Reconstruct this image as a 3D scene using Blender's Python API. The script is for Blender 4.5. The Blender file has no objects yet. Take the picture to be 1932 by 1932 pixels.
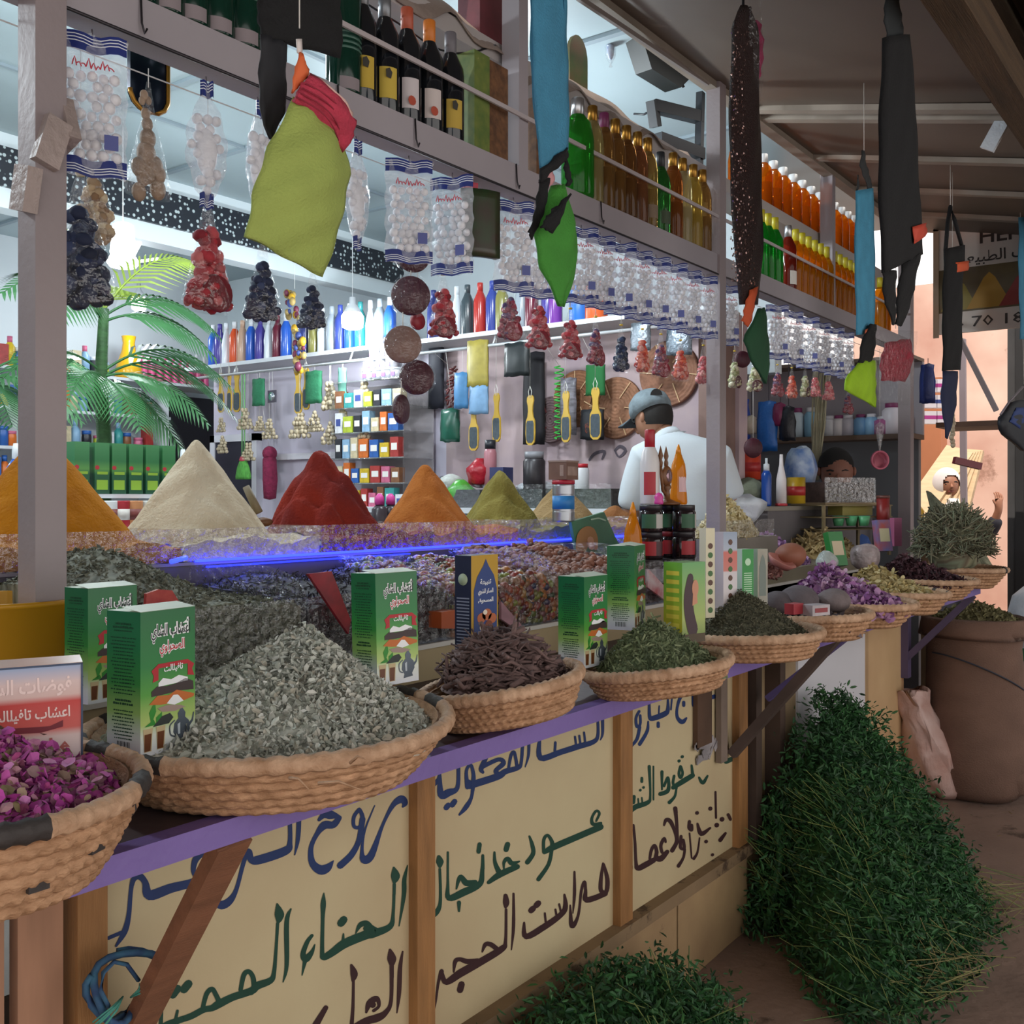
import bpy, math, random
import numpy as np
from mathutils import Vector, Matrix, Euler

random.seed(7); rng = np.random.default_rng(7)
SC = bpy.context.scene
COL = SC.collection
PI = math.pi

# ---------------------------------------------------------------- camera, world, sun, exposure
CAM_H = 1.5                       # the phone is held 1.5 m above the dirt floor
YAW = math.atan2(1423, 1932)      # the stall front runs along +X, the shop lies towards +Y
FPX = 1932.0; HORIZON = 940.0
CC, SS = math.cos(YAW), math.sin(YAW)
cam = bpy.data.cameras.new('camera'); cam.lens = 36.0; cam.sensor_width = 36.0
cam.shift_y = -(966 - HORIZON) / 1932.0
cam.clip_start = .05; cam.clip_end = 100
camo = bpy.data.objects.new('camera', cam); COL.objects.link(camo)
camo.location = (0, 0, CAM_H); camo.rotation_euler = (PI/2, 0, YAW - PI/2)
SC.camera = camo

w = bpy.data.worlds.new('sky'); SC.world = w; w.use_nodes = True
bg = w.node_tree.nodes['Background']; bg.inputs[0].default_value = (1.0, .96, .93, 1); bg.inputs[1].default_value = 1.6
sun = bpy.data.lights.new('sun', 'SUN'); sun.energy = 4.2; sun.color = (1, .9, .78); sun.angle = .01
suno = bpy.data.objects.new('sun', sun); COL.objects.link(suno)
suno.rotation_euler = Vector((.45, .12, -.88)).to_track_quat('-Z', 'Y').to_euler(); suno.location = (9, 1, 8)
vs = SC.view_settings; vs.view_transform = 'Standard'; vs.look = 'None'; vs.gamma = 1; vs.use_curve_mapping = False
vs.exposure = 0.0
cy = SC.cycles
cy.max_bounces = 7; cy.diffuse_bounces = 3; cy.glossy_bounces = 2; cy.transmission_bounces = 3; cy.transparent_max_bounces = 24
cy.sample_clamp_indirect = 4; cy.caustics_reflective = False; cy.caustics_refractive = False

# ---------------------------------------------------------------- measuring helpers: a direction seen in the photo meets a real plane of the place
def ray(u, v):
    r = (u - 966) / FPX
    return Vector((CC + SS*r, SS - CC*r, (HORIZON - v) / FPX))
def onY(u, v, Y):
    d = ray(u, v); return Vector((0, 0, CAM_H)) + d*(Y/d.y)
def onX(u, v, X):
    d = ray(u, v); return Vector((0, 0, CAM_H)) + d*(X/d.x)
def onZ(u, v, Z):
    d = ray(u, v); return Vector((0, 0, CAM_H)) + d*((Z - CAM_H)/d.z)
def onD(u, v, t):
    return Vector((0, 0, CAM_H)) + ray(u, v)*t

# ---------------------------------------------------------------- materials
def lin(h):
    if not isinstance(h, str): return tuple(h)[:3]
    h = h.lstrip('#'); o = []
    for i in (0, 2, 4):
        c = int(h[i:i+2], 16)/255
        o.append(c/12.92 if c <= .04045 else ((c+.055)/1.055)**2.4)
    return tuple(o)
MATS = {}
def mat(col, rough=.6, metal=0, ns=0, nv=.25, bump=0, bs=None, trans=0, alpha=1, emit=0, ramp=None, spec=.5, stretch=None, col2=None, stain=None):
    """one procedural material: base colour broken by noise (ns = scale, nv = depth), bump, per-leaf ramp, thin see-through (alpha), emission"""
    key = repr((col, rough, metal, ns, nv, bump, bs, trans, alpha, emit, ramp, spec, stretch, col2, stain))
    if key in MATS: return MATS[key]
    m = bpy.data.materials.new('mat_%s' % (col if isinstance(col, str) else 'c')); m.use_nodes = True
    nt = m.node_tree; N = nt.nodes; L = nt.links
    p = N['Principled BSDF']; out = N['Material Output']
    c = lin(col) + (1,)
    p.inputs['Base Color'].default_value = c
    p.inputs['Roughness'].default_value = rough; p.inputs['Metallic'].default_value = metal
    p.inputs['Specular IOR Level'].default_value = spec
    if trans: p.inputs['Transmission Weight'].default_value = trans
    if emit:
        p.inputs['Emission Color'].default_value = c; p.inputs['Emission Strength'].default_value = emit
    tc = None
    def coords():
        nonlocal tc
        if tc is None:
            tc = N.new('ShaderNodeTexCoord').outputs['Object']
            if stretch:
                mp = N.new('ShaderNodeMapping'); mp.inputs['Scale'].default_value = stretch; L.new(tc, mp.inputs[0]); tc = mp.outputs[0]
        return tc
    csock = None
    if ramp:
        at = N.new('ShaderNodeAttribute'); at.attribute_name = 'rnd'
        cr = N.new('ShaderNodeValToRGB'); e = cr.color_ramp.elements
        while len(e) < len(ramp): e.new(.5)
        for i, h in enumerate(ramp):
            e[i].position = i/max(1, len(ramp)-1); e[i].color = lin(h) + (1,)
        L.new(at.outputs['Fac'], cr.inputs[0]); csock = cr.outputs[0]
    if ns:
        nz = N.new('ShaderNodeTexNoise'); nz.inputs['Scale'].default_value = ns; nz.inputs['Detail'].default_value = 5
        L.new(coords(), nz.inputs['Vector'])
        mx = N.new('ShaderNodeMix'); mx.data_type = 'RGBA'
        rmp = N.new('ShaderNodeValToRGB'); rmp.color_ramp.elements[0].position = .3; rmp.color_ramp.elements[1].position = .7
        L.new(nz.outputs['Fac'], rmp.inputs[0]); L.new(rmp.outputs[0], mx.inputs[0])
        if csock:
            mm = N.new('ShaderNodeMix'); mm.data_type = 'RGBA'; mm.blend_type = 'MULTIPLY'; mm.inputs[0].default_value = nv
            L.new(csock, mm.inputs[6]); L.new(rmp.outputs[0], mm.inputs[7]); csock = mm.outputs[2]
        else:
            b = lin(col2) if col2 else tuple(x*(1-nv) for x in c[:3])
            mx.inputs[6].default_value = b + (1,); mx.inputs[7].default_value = c
            csock = mx.outputs[2]
    if stain:                               # (colour, scale, threshold): spots and scuffs with a shape of their own
        n2 = N.new('ShaderNodeTexNoise'); n2.inputs['Scale'].default_value = stain[1]; n2.inputs['Detail'].default_value = 8; n2.inputs['Roughness'].default_value = .7
        L.new(coords(), n2.inputs['Vector'])
        r2 = N.new('ShaderNodeValToRGB'); r2.color_ramp.elements[0].position = stain[2]; r2.color_ramp.elements[1].position = min(1, stain[2]+.07)
        L.new(n2.outputs['Fac'], r2.inputs[0])
        m2 = N.new('ShaderNodeMix'); m2.data_type = 'RGBA'; L.new(r2.outputs[0], m2.inputs[0])
        if csock: L.new(csock, m2.inputs[6])
        else: m2.inputs[6].default_value = c
        m2.inputs[7].default_value = lin(stain[0]) + (1,); csock = m2.outputs[2]
    if csock: L.new(csock, p.inputs['Base Color'])
    if bump:
        nb = N.new('ShaderNodeTexNoise'); nb.inputs['Scale'].default_value = bs or 60; nb.inputs['Detail'].default_value = 6
        L.new(coords(), nb.inputs['Vector'])
        bp = N.new('ShaderNodeBump'); bp.inputs['Strength'].default_value = bump; bp.inputs['Distance'].default_value = .01
        L.new(nb.outputs['Fac'], bp.inputs['Height']); L.new(bp.outputs[0], p.inputs['Normal'])
    if alpha < 1:
        tr = N.new('ShaderNodeBsdfTransparent'); tr.inputs[0].default_value = tuple(min(1, .35+.65*x**.5) if not trans else x**.6 for x in c[:3]) + (1,)
        ms = N.new('ShaderNodeMixShader'); ms.inputs[0].default_value = alpha
        L.new(tr.outputs[0], ms.inputs[1]); L.new(p.outputs[0], ms.inputs[2]); L.new(ms.outputs[0], out.inputs[0])
        p.inputs['Transmission Weight'].default_value = 0
    MATS[key] = m
    return m
def tint(col, a=.45, rough=.08):
    """coloured see-through bottle glass or plastic: clear tint under a glossy coat"""
    key = ('tint', col, a, rough)
    if key in MATS: return MATS[key]
    m = bpy.data.materials.new('glass_'+col); m.use_nodes = True; nt = m.node_tree; N = nt.nodes; L = nt.links
    p = N['Principled BSDF']; c = lin(col)
    p.inputs['Base Color'].default_value = c + (1,); p.inputs['Roughness'].default_value = rough
    tr = N.new('ShaderNodeBsdfTransparent'); tr.inputs[0].default_value = tuple(min(1, x**.55) for x in c) + (1,)
    ms = N.new('ShaderNodeMixShader'); ms.inputs[0].default_value = a
    L.new(tr.outputs[0], ms.inputs[1]); L.new(p.outputs[0], ms.inputs[2]); L.new(ms.outputs[0], N['Material Output'].inputs[0])
    MATS[key] = m
    return m
def film(a=.16, col='f4f8ff', soft=.12):
    """clear cellophane: mostly see-through with bright crinkled reflections"""
    key = ('film', a, col, soft)
    if key in MATS: return MATS[key]
    m = bpy.data.materials.new('cellophane'); m.use_nodes = True; nt = m.node_tree; N = nt.nodes; L = nt.links
    p = N['Principled BSDF']; p.inputs['Base Color'].default_value = lin(col) + (1,); p.inputs['Roughness'].default_value = .12
    gl = N.new('ShaderNodeBsdfGlossy'); gl.inputs['Roughness'].default_value = .16; m2 = N.new('ShaderNodeMixShader'); m2.inputs[0].default_value = soft
    L.new(gl.outputs[0], m2.inputs[1]); L.new(p.outputs[0], m2.inputs[2])
    tc = N.new('ShaderNodeTexCoord'); nb = N.new('ShaderNodeTexNoise'); nb.inputs['Scale'].default_value = 45; nb.inputs['Detail'].default_value = 3
    L.new(tc.outputs['Object'], nb.inputs['Vector']); bp = N.new('ShaderNodeBump'); bp.inputs['Strength'].default_value = .9; bp.inputs['Distance'].default_value = .02
    L.new(nb.outputs['Fac'], bp.inputs['Height']); L.new(bp.outputs[0], p.inputs['Normal']); L.new(bp.outputs[0], gl.inputs['Normal'])
    tr = N.new('ShaderNodeBsdfTransparent'); ms = N.new('ShaderNodeMixShader'); ms.inputs[0].default_value = a
    L.new(tr.outputs[0], ms.inputs[1]); L.new(m2.outputs[0], ms.inputs[2]); L.new(ms.outputs[0], N['Material Output'].inputs[0])
    MATS[key] = m
    return m

# ---------------------------------------------------------------- mesh building
def rotz(a): return Matrix.Rotation(a, 3, 'Z')
class B:
    def __init__(s): s.v = []; s.f = []; s.m = []; s.s = []; s.cm = 0; s.xf = None
    def add(s, vs, fs, smooth=False):
        o = len(s.v)
        for p in vs:
            p = Vector(p); s.v.append(tuple(s.xf @ p) if s.xf is not None else tuple(p))
        for f in fs: s.f.append([i+o for i in f]); s.m.append(s.cm); s.s.append(smooth)
        return s
    def mi(s, i): s.cm = i; return s
    def box(s, a, b):
        x0, y0, z0 = a; x1, y1, z1 = b
        return s.add([(x0,y0,z0),(x1,y0,z0),(x1,y1,z0),(x0,y1,z0),(x0,y0,z1),(x1,y0,z1),(x1,y1,z1),(x0,y1,z1)],
                     [(0,3,2,1),(4,5,6,7),(0,1,5,4),(1,2,6,5),(2,3,7,6),(3,0,4,7)])
    def cbox(s, c, d, R=None):
        c = Vector(c); R = R or Matrix.Identity(3); hx, hy, hz = d[0]/2, d[1]/2, d[2]/2
        vs = [c + R @ Vector((x*hx, y*hy, z*hz)) for z in (-1, 1) for x, y in ((-1,-1),(1,-1),(1,1),(-1,1))]
        return s.add(vs, [(0,3,2,1),(4,5,6,7),(0,1,5,4),(1,2,6,5),(2,3,7,6),(3,0,4,7)])
    def beam(s, a, b, wx, wz, up=(0,0,1)):
        a = Vector(a); b = Vector(b); d = (b-a); L = d.length; d.normalize(); up = Vector(up)
        sd = d.cross(up).normalized(); up = sd.cross(d)
        R = Matrix((d, sd, up)).transposed()
        return s.cbox((a+b)/2, (L, wx, wz), R)
    def lathe(s, prof, n=20, c=(0,0,0), R=None, sx=1, sy=1, smooth=True, wob=0):
        c = Vector(c); vs = []; fs = []
        for j, (r, z) in enumerate(prof):
            for i in range(n):
                a = 2*PI*i/n; q = 1 + (wob*math.sin(3*a+j*1.7) if wob else 0)
                p = Vector((r*q*math.cos(a)*sx, r*q*math.sin(a)*sy, z)); vs.append(c + (R @ p if R else p))
        for j in range(len(prof)-1):
            for i in range(n):
                k = (i+1) % n; fs.append((j*n+i, j*n+k, (j+1)*n+k, (j+1)*n+i))
        if prof[0][0] > 1e-5: fs.append(tuple(range(n-1, -1, -1)))
        if prof[-1][0] > 1e-5: fs.append(tuple((len(prof)-1)*n+i for i in range(n)))
        return s.add(vs, fs, smooth)
    def ball(s, c, r, n=10, m=6, sq=(1,1,1), R=None):
        prof = [(max(1e-6, r*math.sin(PI*j/m)), -r*math.cos(PI*j/m)) for j in range(m+1)]
        c = Vector(c); vs = []; fs = []
        for rr, z in prof:
            for i in range(n):
                a = 2*PI*i/n; p = Vector((rr*math.cos(a)*sq[0], rr*math.sin(a)*sq[1], z*sq[2])); vs.append(c + (R @ p if R else p))
        for j in range(m):
            for i in range(n):
                k = (i+1) % n; fs.append((j*n+i, j*n+k, (j+1)*n+k, (j+1)*n+i))
        return s.add(vs, fs, True)
    def tube(s, pts, r, n=6, smooth=True):
        pts = [Vector(p) for p in pts]; m = len(pts); rs = r if isinstance(r, (list, tuple)) else [r]*m
        vs = []; fs = []; ref = None
        for i, p in enumerate(pts):
            d = (pts[min(i+1, m-1)] - pts[max(i-1, 0)]).normalized()
            if ref is None or abs(d.dot(ref)) > .95: ref = Vector((0,0,1)) if abs(d.z) < .9 else Vector((1,0,0))
            a = d.cross(ref).normalized(); b = d.cross(a)
            for k in range(n):
                t = 2*PI*k/n; vs.append(p + (a*math.cos(t) + b*math.sin(t))*rs[i])
        for i in range(m-1):
            for k in range(n):
                q = (k+1) % n; fs.append((i*n+k, i*n+q, (i+1)*n+q, (i+1)*n+k))
        fs.append(tuple(range(n-1, -1, -1))); fs.append(tuple((m-1)*n+i for i in range(n)))
        return s.add(vs, fs, smooth)
    def grid(s, P, smooth=True, thick=0, close=False):
        """P: rows of points -> surface; thick gives it a back side"""
        h = len(P); wd = len(P[0]); vs = [Vector(p) for row in P for p in row]
        fs = [(j*wd+i, j*wd+i+1, (j+1)*wd+i+1, (j+1)*wd+i) for j in range(h-1) for i in range(wd-1)]
        if close: fs += [(j*wd+wd-1, j*wd, (j+1)*wd, (j+1)*wd+wd-1) for j in range(h-1)]
        if thick:
            k = len(vs); nrm = [Vector() for _ in vs]
            for f in fs:
                n = (vs[f[1]]-vs[f[0]]).cross(vs[f[3]]-vs[f[0]])
                for i in f: nrm[i] += n
            vs = vs + [p - (nrm[i].normalized() if nrm[i].length else Vector((0,1,0)))*thick for i, p in enumerate(vs)]
            fs = fs + [tuple(reversed([i+k for i in f])) for f in fs]
            rim = [(j*wd, (j+1)*wd) for j in range(h-1)] + [((j+1)*wd+wd-1, j*wd+wd-1) for j in range(h-1)] + \
                  [(i+1, i) for i in range(wd-1)] + [((h-1)*wd+i, (h-1)*wd+i+1) for i in range(wd-1)]
            fs += [(a, b, b+k, a+k) for a, b in rim]
        return s.add(vs, fs, smooth)
    def prism(s, poly, o, ux, uy, depth=0):
        """2-D outline laid on the plane (o, ux, uy), pushed back by depth"""
        o = Vector(o); ux = Vector(ux); uy = Vector(uy); n = ux.cross(uy).normalized(); k = len(poly)
        vs = [o + ux*x + uy*y for x, y in poly]
        if not depth: return s.add(vs, [tuple(range(k))])
        vs += [p - n*depth for p in vs]
        fs = [tuple(range(k)), tuple(range(2*k-1, k-1, -1))] + [(i, i+k, (i+1) % k + k, (i+1) % k) for i in range(k)]
        return s.add(vs, fs)
    def stroke(s, pts, conv, n=4):
        """brush stroke through (u, v, width) on a plane: smooth ribbon with round ends; conv maps (u, v) to a point"""
        if len(pts) == 1: pts = [pts[0], (pts[0][0]+.5, pts[0][1]-.5, pts[0][2])]
        Q = []
        m = len(pts)
        for i in range(m-1):
            p0, p1, p2, p3 = pts[max(i-1,0)], pts[i], pts[i+1], pts[min(i+2,m-1)]
            for k in range(n):
                t = k/n
                Q.append(tuple(.5*(2*b + (c-a)*t + (2*a-5*b+4*c-d)*t*t + (3*b-a-3*c+d)*t**3) for a, b, c, d in zip(p0, p1, p2, p3)))
        Q.append(pts[-1])
        Lf = []; Rt = []
        for i, (x, y, wd) in enumerate(Q):
            a = Q[max(i-1,0)]; b = Q[min(i+1,len(Q)-1)]; dx, dy = b[0]-a[0], b[1]-a[1]; l = math.hypot(dx, dy) or 1
            nx, ny = -dy/l*wd/2, dx/l*wd/2
            Lf.append((x+nx, y+ny)); Rt.append((x-nx, y-ny))
        for i in range(len(Q)):                # every dab of paint lies a hair above the one before
            off = s.layer(conv)
            if i: s.add([Vector(conv(*p)) + off for p in (Lf[i-1], Rt[i-1], Rt[i], Lf[i])], [(0,1,2,3)])
            x, y, wd = Q[i]; off = s.layer(conv)
            s.add([Vector(conv(x+math.cos(2*PI*k/8)*wd/2, y+math.sin(2*PI*k/8)*wd/2)) + off for k in range(8)], [tuple(range(8))])
        return s
    lay = 0
    def layer(s, conv):
        s.lay = (s.lay + 1) % 60; a, b, c = (Vector(conv(*q)) for q in ((0,0),(1,0),(0,1))); n = (b-a).cross(c-a).normalized()
        return n*(.000008*s.lay)*(1 if n.y < 0 or (abs(n.y) < .1 and n.x < 0) else -1)
    def obj(s, name, mats, parent=None, loc=None, rnd=None, flat=False):
        me = bpy.data.meshes.new(name); me.from_pydata(s.v, [], s.f)
        for x in (mats if isinstance(mats, (list, tuple)) else [mats]): me.materials.append(x)
        me.polygons.foreach_set('material_index', s.m); me.polygons.foreach_set('use_smooth', s.s)
        me.update()
        return link(name, me, parent, loc)
def link(name, me, parent=None, loc=None):
    o = bpy.data.objects.new(name, me); COL.objects.link(o)
    if parent is not None: o.parent = parent
    if loc is not None: o.location = loc
    return o
LABELS = {}
def tag(o, label=None, cat=None, group=None, kind=None):
    if label: o['label'] = label
    if cat: o['category'] = cat
    if group: o['group'] = group
    if kind: o['kind'] = kind
    return o
def thing(name, label, cat, loc=(0,0,0), rz=0, group=None, rx=0, ry=0):
    o = bpy.data.objects.new(name, None); COL.objects.link(o); o.empty_display_size = .05
    o.location = loc; o.rotation_euler = (rx, ry, rz)
    return tag(o, label, cat, group)
def body(t):
    return next(c for c in t.children if c.name.split('.')[0] in ('carton','glass_body','board','pouch'))
def dup(o, loc=None, rz=None, label=None, group=None, swap=None, scale=None):
    """copy a thing with its parts and sub-parts; swap = {part name: material}"""
    def cp(x, par):
        c = x.copy(); COL.objects.link(c)
        if par is not None: c.parent = par
        nm = x.name.split('.')[0]
        if swap and nm in swap:
            c.data = x.data.copy(); c.data.materials[0] = swap[nm]
        for ch in list(x.children): cp(ch, c)
        return c
    r = cp(o, None)
    if loc is not None: r.location = loc
    if rz is not None: r.rotation_euler = (r.rotation_euler.x, r.rotation_euler.y, rz)
    if scale is not None: r.scale = scale if not isinstance(scale, (int, float)) else (scale,)*3
    if label: r['label'] = label
    if group: r['group'] = group
    return r
def scatter(name, tv, tf, P, R, S, mats, parent=None, rnd=None, base=None, smooth=False, mi=0):
    """one loose mass (leaves, petals, chips): template (tv, tf) set at P with rotations R and sizes S; base = B() added first"""
    tv = np.asarray(tv, float); n = len(P); k = len(tv)
    V = np.einsum('nij,nkj->nki', R, tv[None]*np.asarray(S).reshape(n, 1, -1)) + np.asarray(P)[:, None, :]
    vs = V.reshape(-1, 3).tolist(); b = base or B(); o = len(b.v)
    fs = [[i + o + q*k for i in f] for q in range(n) for f in tf]
    me = bpy.data.meshes.new(name); me.from_pydata(list(b.v) + vs, [], b.f + fs)
    for x in (mats if isinstance(mats, (list, tuple)) else [mats]): me.materials.append(x)
    me.polygons.foreach_set('material_index', b.m + [mi]*len(fs)); me.polygons.foreach_set('use_smooth', b.s + [smooth]*len(fs))
    at = me.attributes.new('rnd', 'FLOAT', 'POINT')
    rv = np.concatenate([rng.random(len(b.v)), np.repeat(rng.random(n) if rnd is None else rnd, k)]).astype(np.float32)
    at.data.foreach_set('value', rv); me.update()
    return link(name, me, parent)
def rrot(n, tilt=PI):
    """n random rotations; tilt limits how far a piece leans from lying flat"""
    a = rng.random(n)*2*PI; t = (rng.random(n)-.5)*2*tilt; p = rng.random(n)*2*PI
    ca, sa, ct, st, cp, sp = np.cos(a), np.sin(a), np.cos(t), np.sin(t), np.cos(p), np.sin(p)
    Z = np.zeros(n); O = np.ones(n)
    Rz = np.stack([np.stack([ca,-sa,Z],1), np.stack([sa,ca,Z],1), np.stack([Z,Z,O],1)], 1)
    Rx = np.stack([np.stack([O,Z,Z],1), np.stack([Z,ct,-st],1), np.stack([Z,st,ct],1)], 1)
    Rp = np.stack([np.stack([cp,-sp,Z],1), np.stack([sp,cp,Z],1), np.stack([Z,Z,O],1)], 1)
    return np.einsum('nij,njk,nkl->nil', Rp, Rx, Rz)
def frame_rot(d):
    """rotations that turn local +X along the unit vectors d (n, 3), with a random roll"""
    d = d/np.linalg.norm(d, axis=1)[:, None]; n = len(d)
    h = rng.normal(size=(n, 3)); y = np.cross(h, d); y /= np.linalg.norm(y, axis=1)[:, None]; z = np.cross(d, y)
    return np.stack([d, y, z], 2)

# ---------------------------------------------------------------- lettering
def shape_ar(t):
    """Arabic text in its joined letter forms, laid out from the left"""
    F = {'ا':0xFE8D,'أ':0xFE83,'ب':0xFE8F,'ة':0xFE93,'ت':0xFE95,'ث':0xFE99,'ج':0xFE9D,'ح':0xFEA1,'خ':0xFEA5,'د':0xFEA9,'ذ':0xFEAB,'ر':0xFEAD,'ز':0xFEAF,'س':0xFEB1,
         'ش':0xFEB5,'ص':0xFEB9,'ض':0xFEBD,'ط':0xFEC1,'ع':0xFEC9,'غ':0xFECD,'ف':0xFED1,'ق':0xFED5,'ك':0xFED9,'ل':0xFEDD,'م':0xFEE1,'ن':0xFEE5,'ه':0xFEE9,'و':0xFEED,'ي':0xFEF1}
    two = set('اأةدذرزو'); out = []
    for i, ch in enumerate(t):
        if ch not in F: out.append(ch); continue
        pv = i > 0 and t[i-1] in F and t[i-1] not in two
        nx = i+1 < len(t) and t[i+1] in F and ch not in two
        k = F[ch]
        if ch in two: out.append(chr(k + (1 if pv else 0)))
        else: out.append(chr(k + (3 if pv and nx else 2 if nx else 1 if pv else 0)))
    return ''.join(reversed(out))
def text(body, size, width=None, arab=False, bold=0):
    """outline of a line of print, centred, in the XZ plane facing -Y; returns (verts, faces)"""
    cu = bpy.data.curves.new('print', 'FONT'); cu.body = shape_ar(body) if arab else body
    cu.size = size; cu.align_x = 'CENTER'; cu.align_y = 'CENTER'; cu.resolution_u = 1; cu.offset = bold
    o = bpy.data.objects.new('print', cu); COL.objects.link(o)
    me = bpy.data.meshes.new_from_object(o.evaluated_get(bpy.context.evaluated_depsgraph_get()))
    vs = [(v.co.x, 0, v.co.y) for v in me.vertices]; fs = [tuple(p.vertices) for p in me.polygons]
    bpy.data.objects.remove(o); bpy.data.meshes.remove(me); bpy.data.curves.remove(cu)
    if vs:
        xs = [v[0] for v in vs]; zs = [v[2] for v in vs]; cx = (min(xs)+max(xs))/2; cz = (min(zs)+max(zs))/2
        k = (width/(max(xs)-min(xs))) if width else 1
        vs = [((v[0]-cx)*k, 0, v[2]-cz) for v in vs]
    return vs, fs
TXT = {}
def put_text(b, body, at, size, width=None, arab=False, bold=0, R=None):
    k = (body, size, width, arab, bold)
    if k not in TXT: TXT[k] = text(*k)
    vs, fs = TXT[k]; at = Vector(at)
    b.add([at + (R @ Vector(p) if R else Vector(p)) for p in vs], fs)

# ================================================================ THE SETTING
def struct(name, b, m, label=None):
    o = b.obj(name, m); o['kind'] = 'structure'
    if label: o['label'] = label
    return o
YF = 1.70          # plane of the stall posts and the front shelf
# dirt floor, gently uneven
g = B(); P = []
for j in range(61):
    row = []
    for i in range(71):
        x = -3 + 15*i/70; y = -3.2 + 6.6*j/60
        row.append((x, y, .012*math.sin(x*2.1+y*1.3)*math.cos(y*2.7-x*.8) - .012 + .004*math.sin(x*9)*math.sin(y*8)))
    P.append(row)
g.grid(P)
struct('floor', g, mat('9d8273', .92, ns=2.2, nv=.35, bump=.55, bs=26, stain=('5f4c40', 3.5, .58)))
b = B().box((-3, 2.55, 0), (6.2, 7.1, .25)); struct('floor_inner', b, mat('8a8078', .8, ns=4))
white = mat('dfe6ea', .55, ns=3, nv=.05)
b = B().box((-3, 1.78, 3.3), (7.0, 7.2, 3.36)); struct('ceiling', b, mat('9dadb2', .4, ns=1.5, nv=.06))
b = B()
for x in (-1.2, .1, 1.4, 2.7, 3.4, 4.6): b.box((x, 1.8, 3.285), (x+.03, 7.0, 3.3))
for y in (3.1, 4.2, 6.0): b.box((-3, y, 3.287), (6.9, y+.02, 3.3))
struct('trim_1', b, mat('84929a', .5))
b = B().box((-3, 6.95, 0), (7, 7.1, 3.3)); struct('wall_back', b, white)
b = B().box((-3.1, 1.78, 0), (-3, 7.1, 3.3)); struct('wall_left', b, white)
b = B().box((5.45, 2.2, 2.2), (5.55, 6.95, 3.3)); struct('wall_right', b, mat('d3dde2', .6))
# straw and crumbs trodden into the dirt
k = 240; P = np.stack([1.2+5.2*rng.random(k), -.3+1.7*rng.random(k), np.full(k, .006)], 1)
CH = ([(-.5,-.12,0),(.5,-.1,.02),(.5,.1,.02),(-.5,.12,0),(0,0,.12)], [(0,1,4),(1,2,4),(2,3,4),(3,0,4)])
tag(scatter('ground_litter', CH[0], CH[1], P, rrot(k, .25), .008+.03*rng.random(k)**2, mat('8f7c5c', .9, ramp=['4f4034','a08a60','6a5644','3f5a30'])), 'bits of straw and crumbs trodden into the dirt floor', 'litter', kind='stuff')
# partition: plum painted plaster in front, white boarded part behind
plum = mat('b09ca4', .75, ns=5, nv=.22, col2='c4aeae', stain=('6f6068', 2.6, .64))
b = B().box((4.70, 2.08, .25), (4.80, 3.95, 2.40)); struct('wall_partition', b, plum)
b = B().box((4.70, 3.95, .25), (4.80, 6.15, 2.40)); struct('wall_partition_white', b, mat('d6cfdf', .5, ns=2, nv=.06))
b = B()
b.box((4.66, 5.67, .3), (4.70, 6.08, 1.90)); b.mi(0)
struct('door_1', b, mat('2c2a38', .5))
b = B()
for y0, y1, z0, z1 in ((5.62,5.67,.3,1.95),(6.08,6.13,.3,1.95),(5.62,6.13,1.90,1.95),(4.72,4.76,.3,1.80),(4.72,5.5,1.76,1.80)): b.box((4.65, y0, z0), (4.70, y1, z1))
struct('trim_2', b, mat('e8e6ee', .5))
b = B().box((4.5, 2.10, .3), (4.7, 2.2, 2.42)); struct('trim_3', b, mat('8b6f66', .7, ns=8))
# perforated frieze on a white bulkhead
b = B().box((-3, 5.0, 2.93), (5.45, 5.12, 3.30)); struct('trim_4', b, mat('dde8ec', .45))
fr = B().box((-3, 4.975, 3.03), (5.45, 4.998, 3.225))
m = bpy.data.materials.new('pierced_black'); m.use_nodes = True; nt = m.node_tree; p = nt.nodes['Principled BSDF']
tc = nt.nodes.new('ShaderNodeTexCoord'); vo = nt.nodes.new('ShaderNodeTexVoronoi'); vo.inputs['Scale'].default_value = 34; vo.inputs['Randomness'].default_value = .6
cr = nt.nodes.new('ShaderNodeValToRGB'); cr.color_ramp.elements[0].position = .27; cr.color_ramp.elements[1].position = .35
cr.color_ramp.elements[0].color = lin('b5c2c4')+(1,); cr.color_ramp.elements[1].color = lin('1d222b')+(1,)
mp = nt.nodes.new('ShaderNodeMapping'); mp.inputs['Scale'].default_value = (1, 0, 1)
nt.links.new(tc.outputs['Object'], mp.inputs[0]); nt.links.new(mp.outputs[0], vo.inputs['Vector']); nt.links.new(vo.outputs['Distance'], cr.inputs[0]); nt.links.new(cr.outputs[0], p.inputs['Base Color'])
o = struct('trim_5', fr, m)
# far end of the lane: pale sunlit wall, ochre wall, dark end wall
b = B().box((10.5, .2, 0), (10.7, 3.4, 3.6)); struct('wall_far', b, mat('e0c4b4', .8, ns=1.3, nv=.25, col2='b98f80', stain=('9a7868', 1.6, .62)))
struct('wall_green', B().box((8.7, 2.28, 0), (8.85, 6.5, 1.62)), mat('8fa890', .8, ns=3))
b = B().box((8.9, 2.16, 0), (9.1, 6.5, 2.5)); struct('wall_ochre', b, mat('c07a55', .8, ns=2))
b = B().box((6.9, 3.1, 0), (7.0, 6.9, 3.3)); struct('wall_far_side', b, mat('6b6f72', .8))
b = B().box((7.3, -.55, 0), (7.5, 1.36, 3.2)); b.mi(1).box((7.28, 1.26, 0), (7.3, 1.31, 3.2)); b.box((7.28, .5, 0), (7.3, .56, 3.2))
struct('door_2', b, [mat('4a4a4c', .6, ns=6), mat('2b2b2d', .6)])
b = B().box((5.9, -2.2, 0), (6.1, -.1, 3.1)); struct('wall_opposite', b, mat('3b332c', .9, ns=3))
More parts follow.
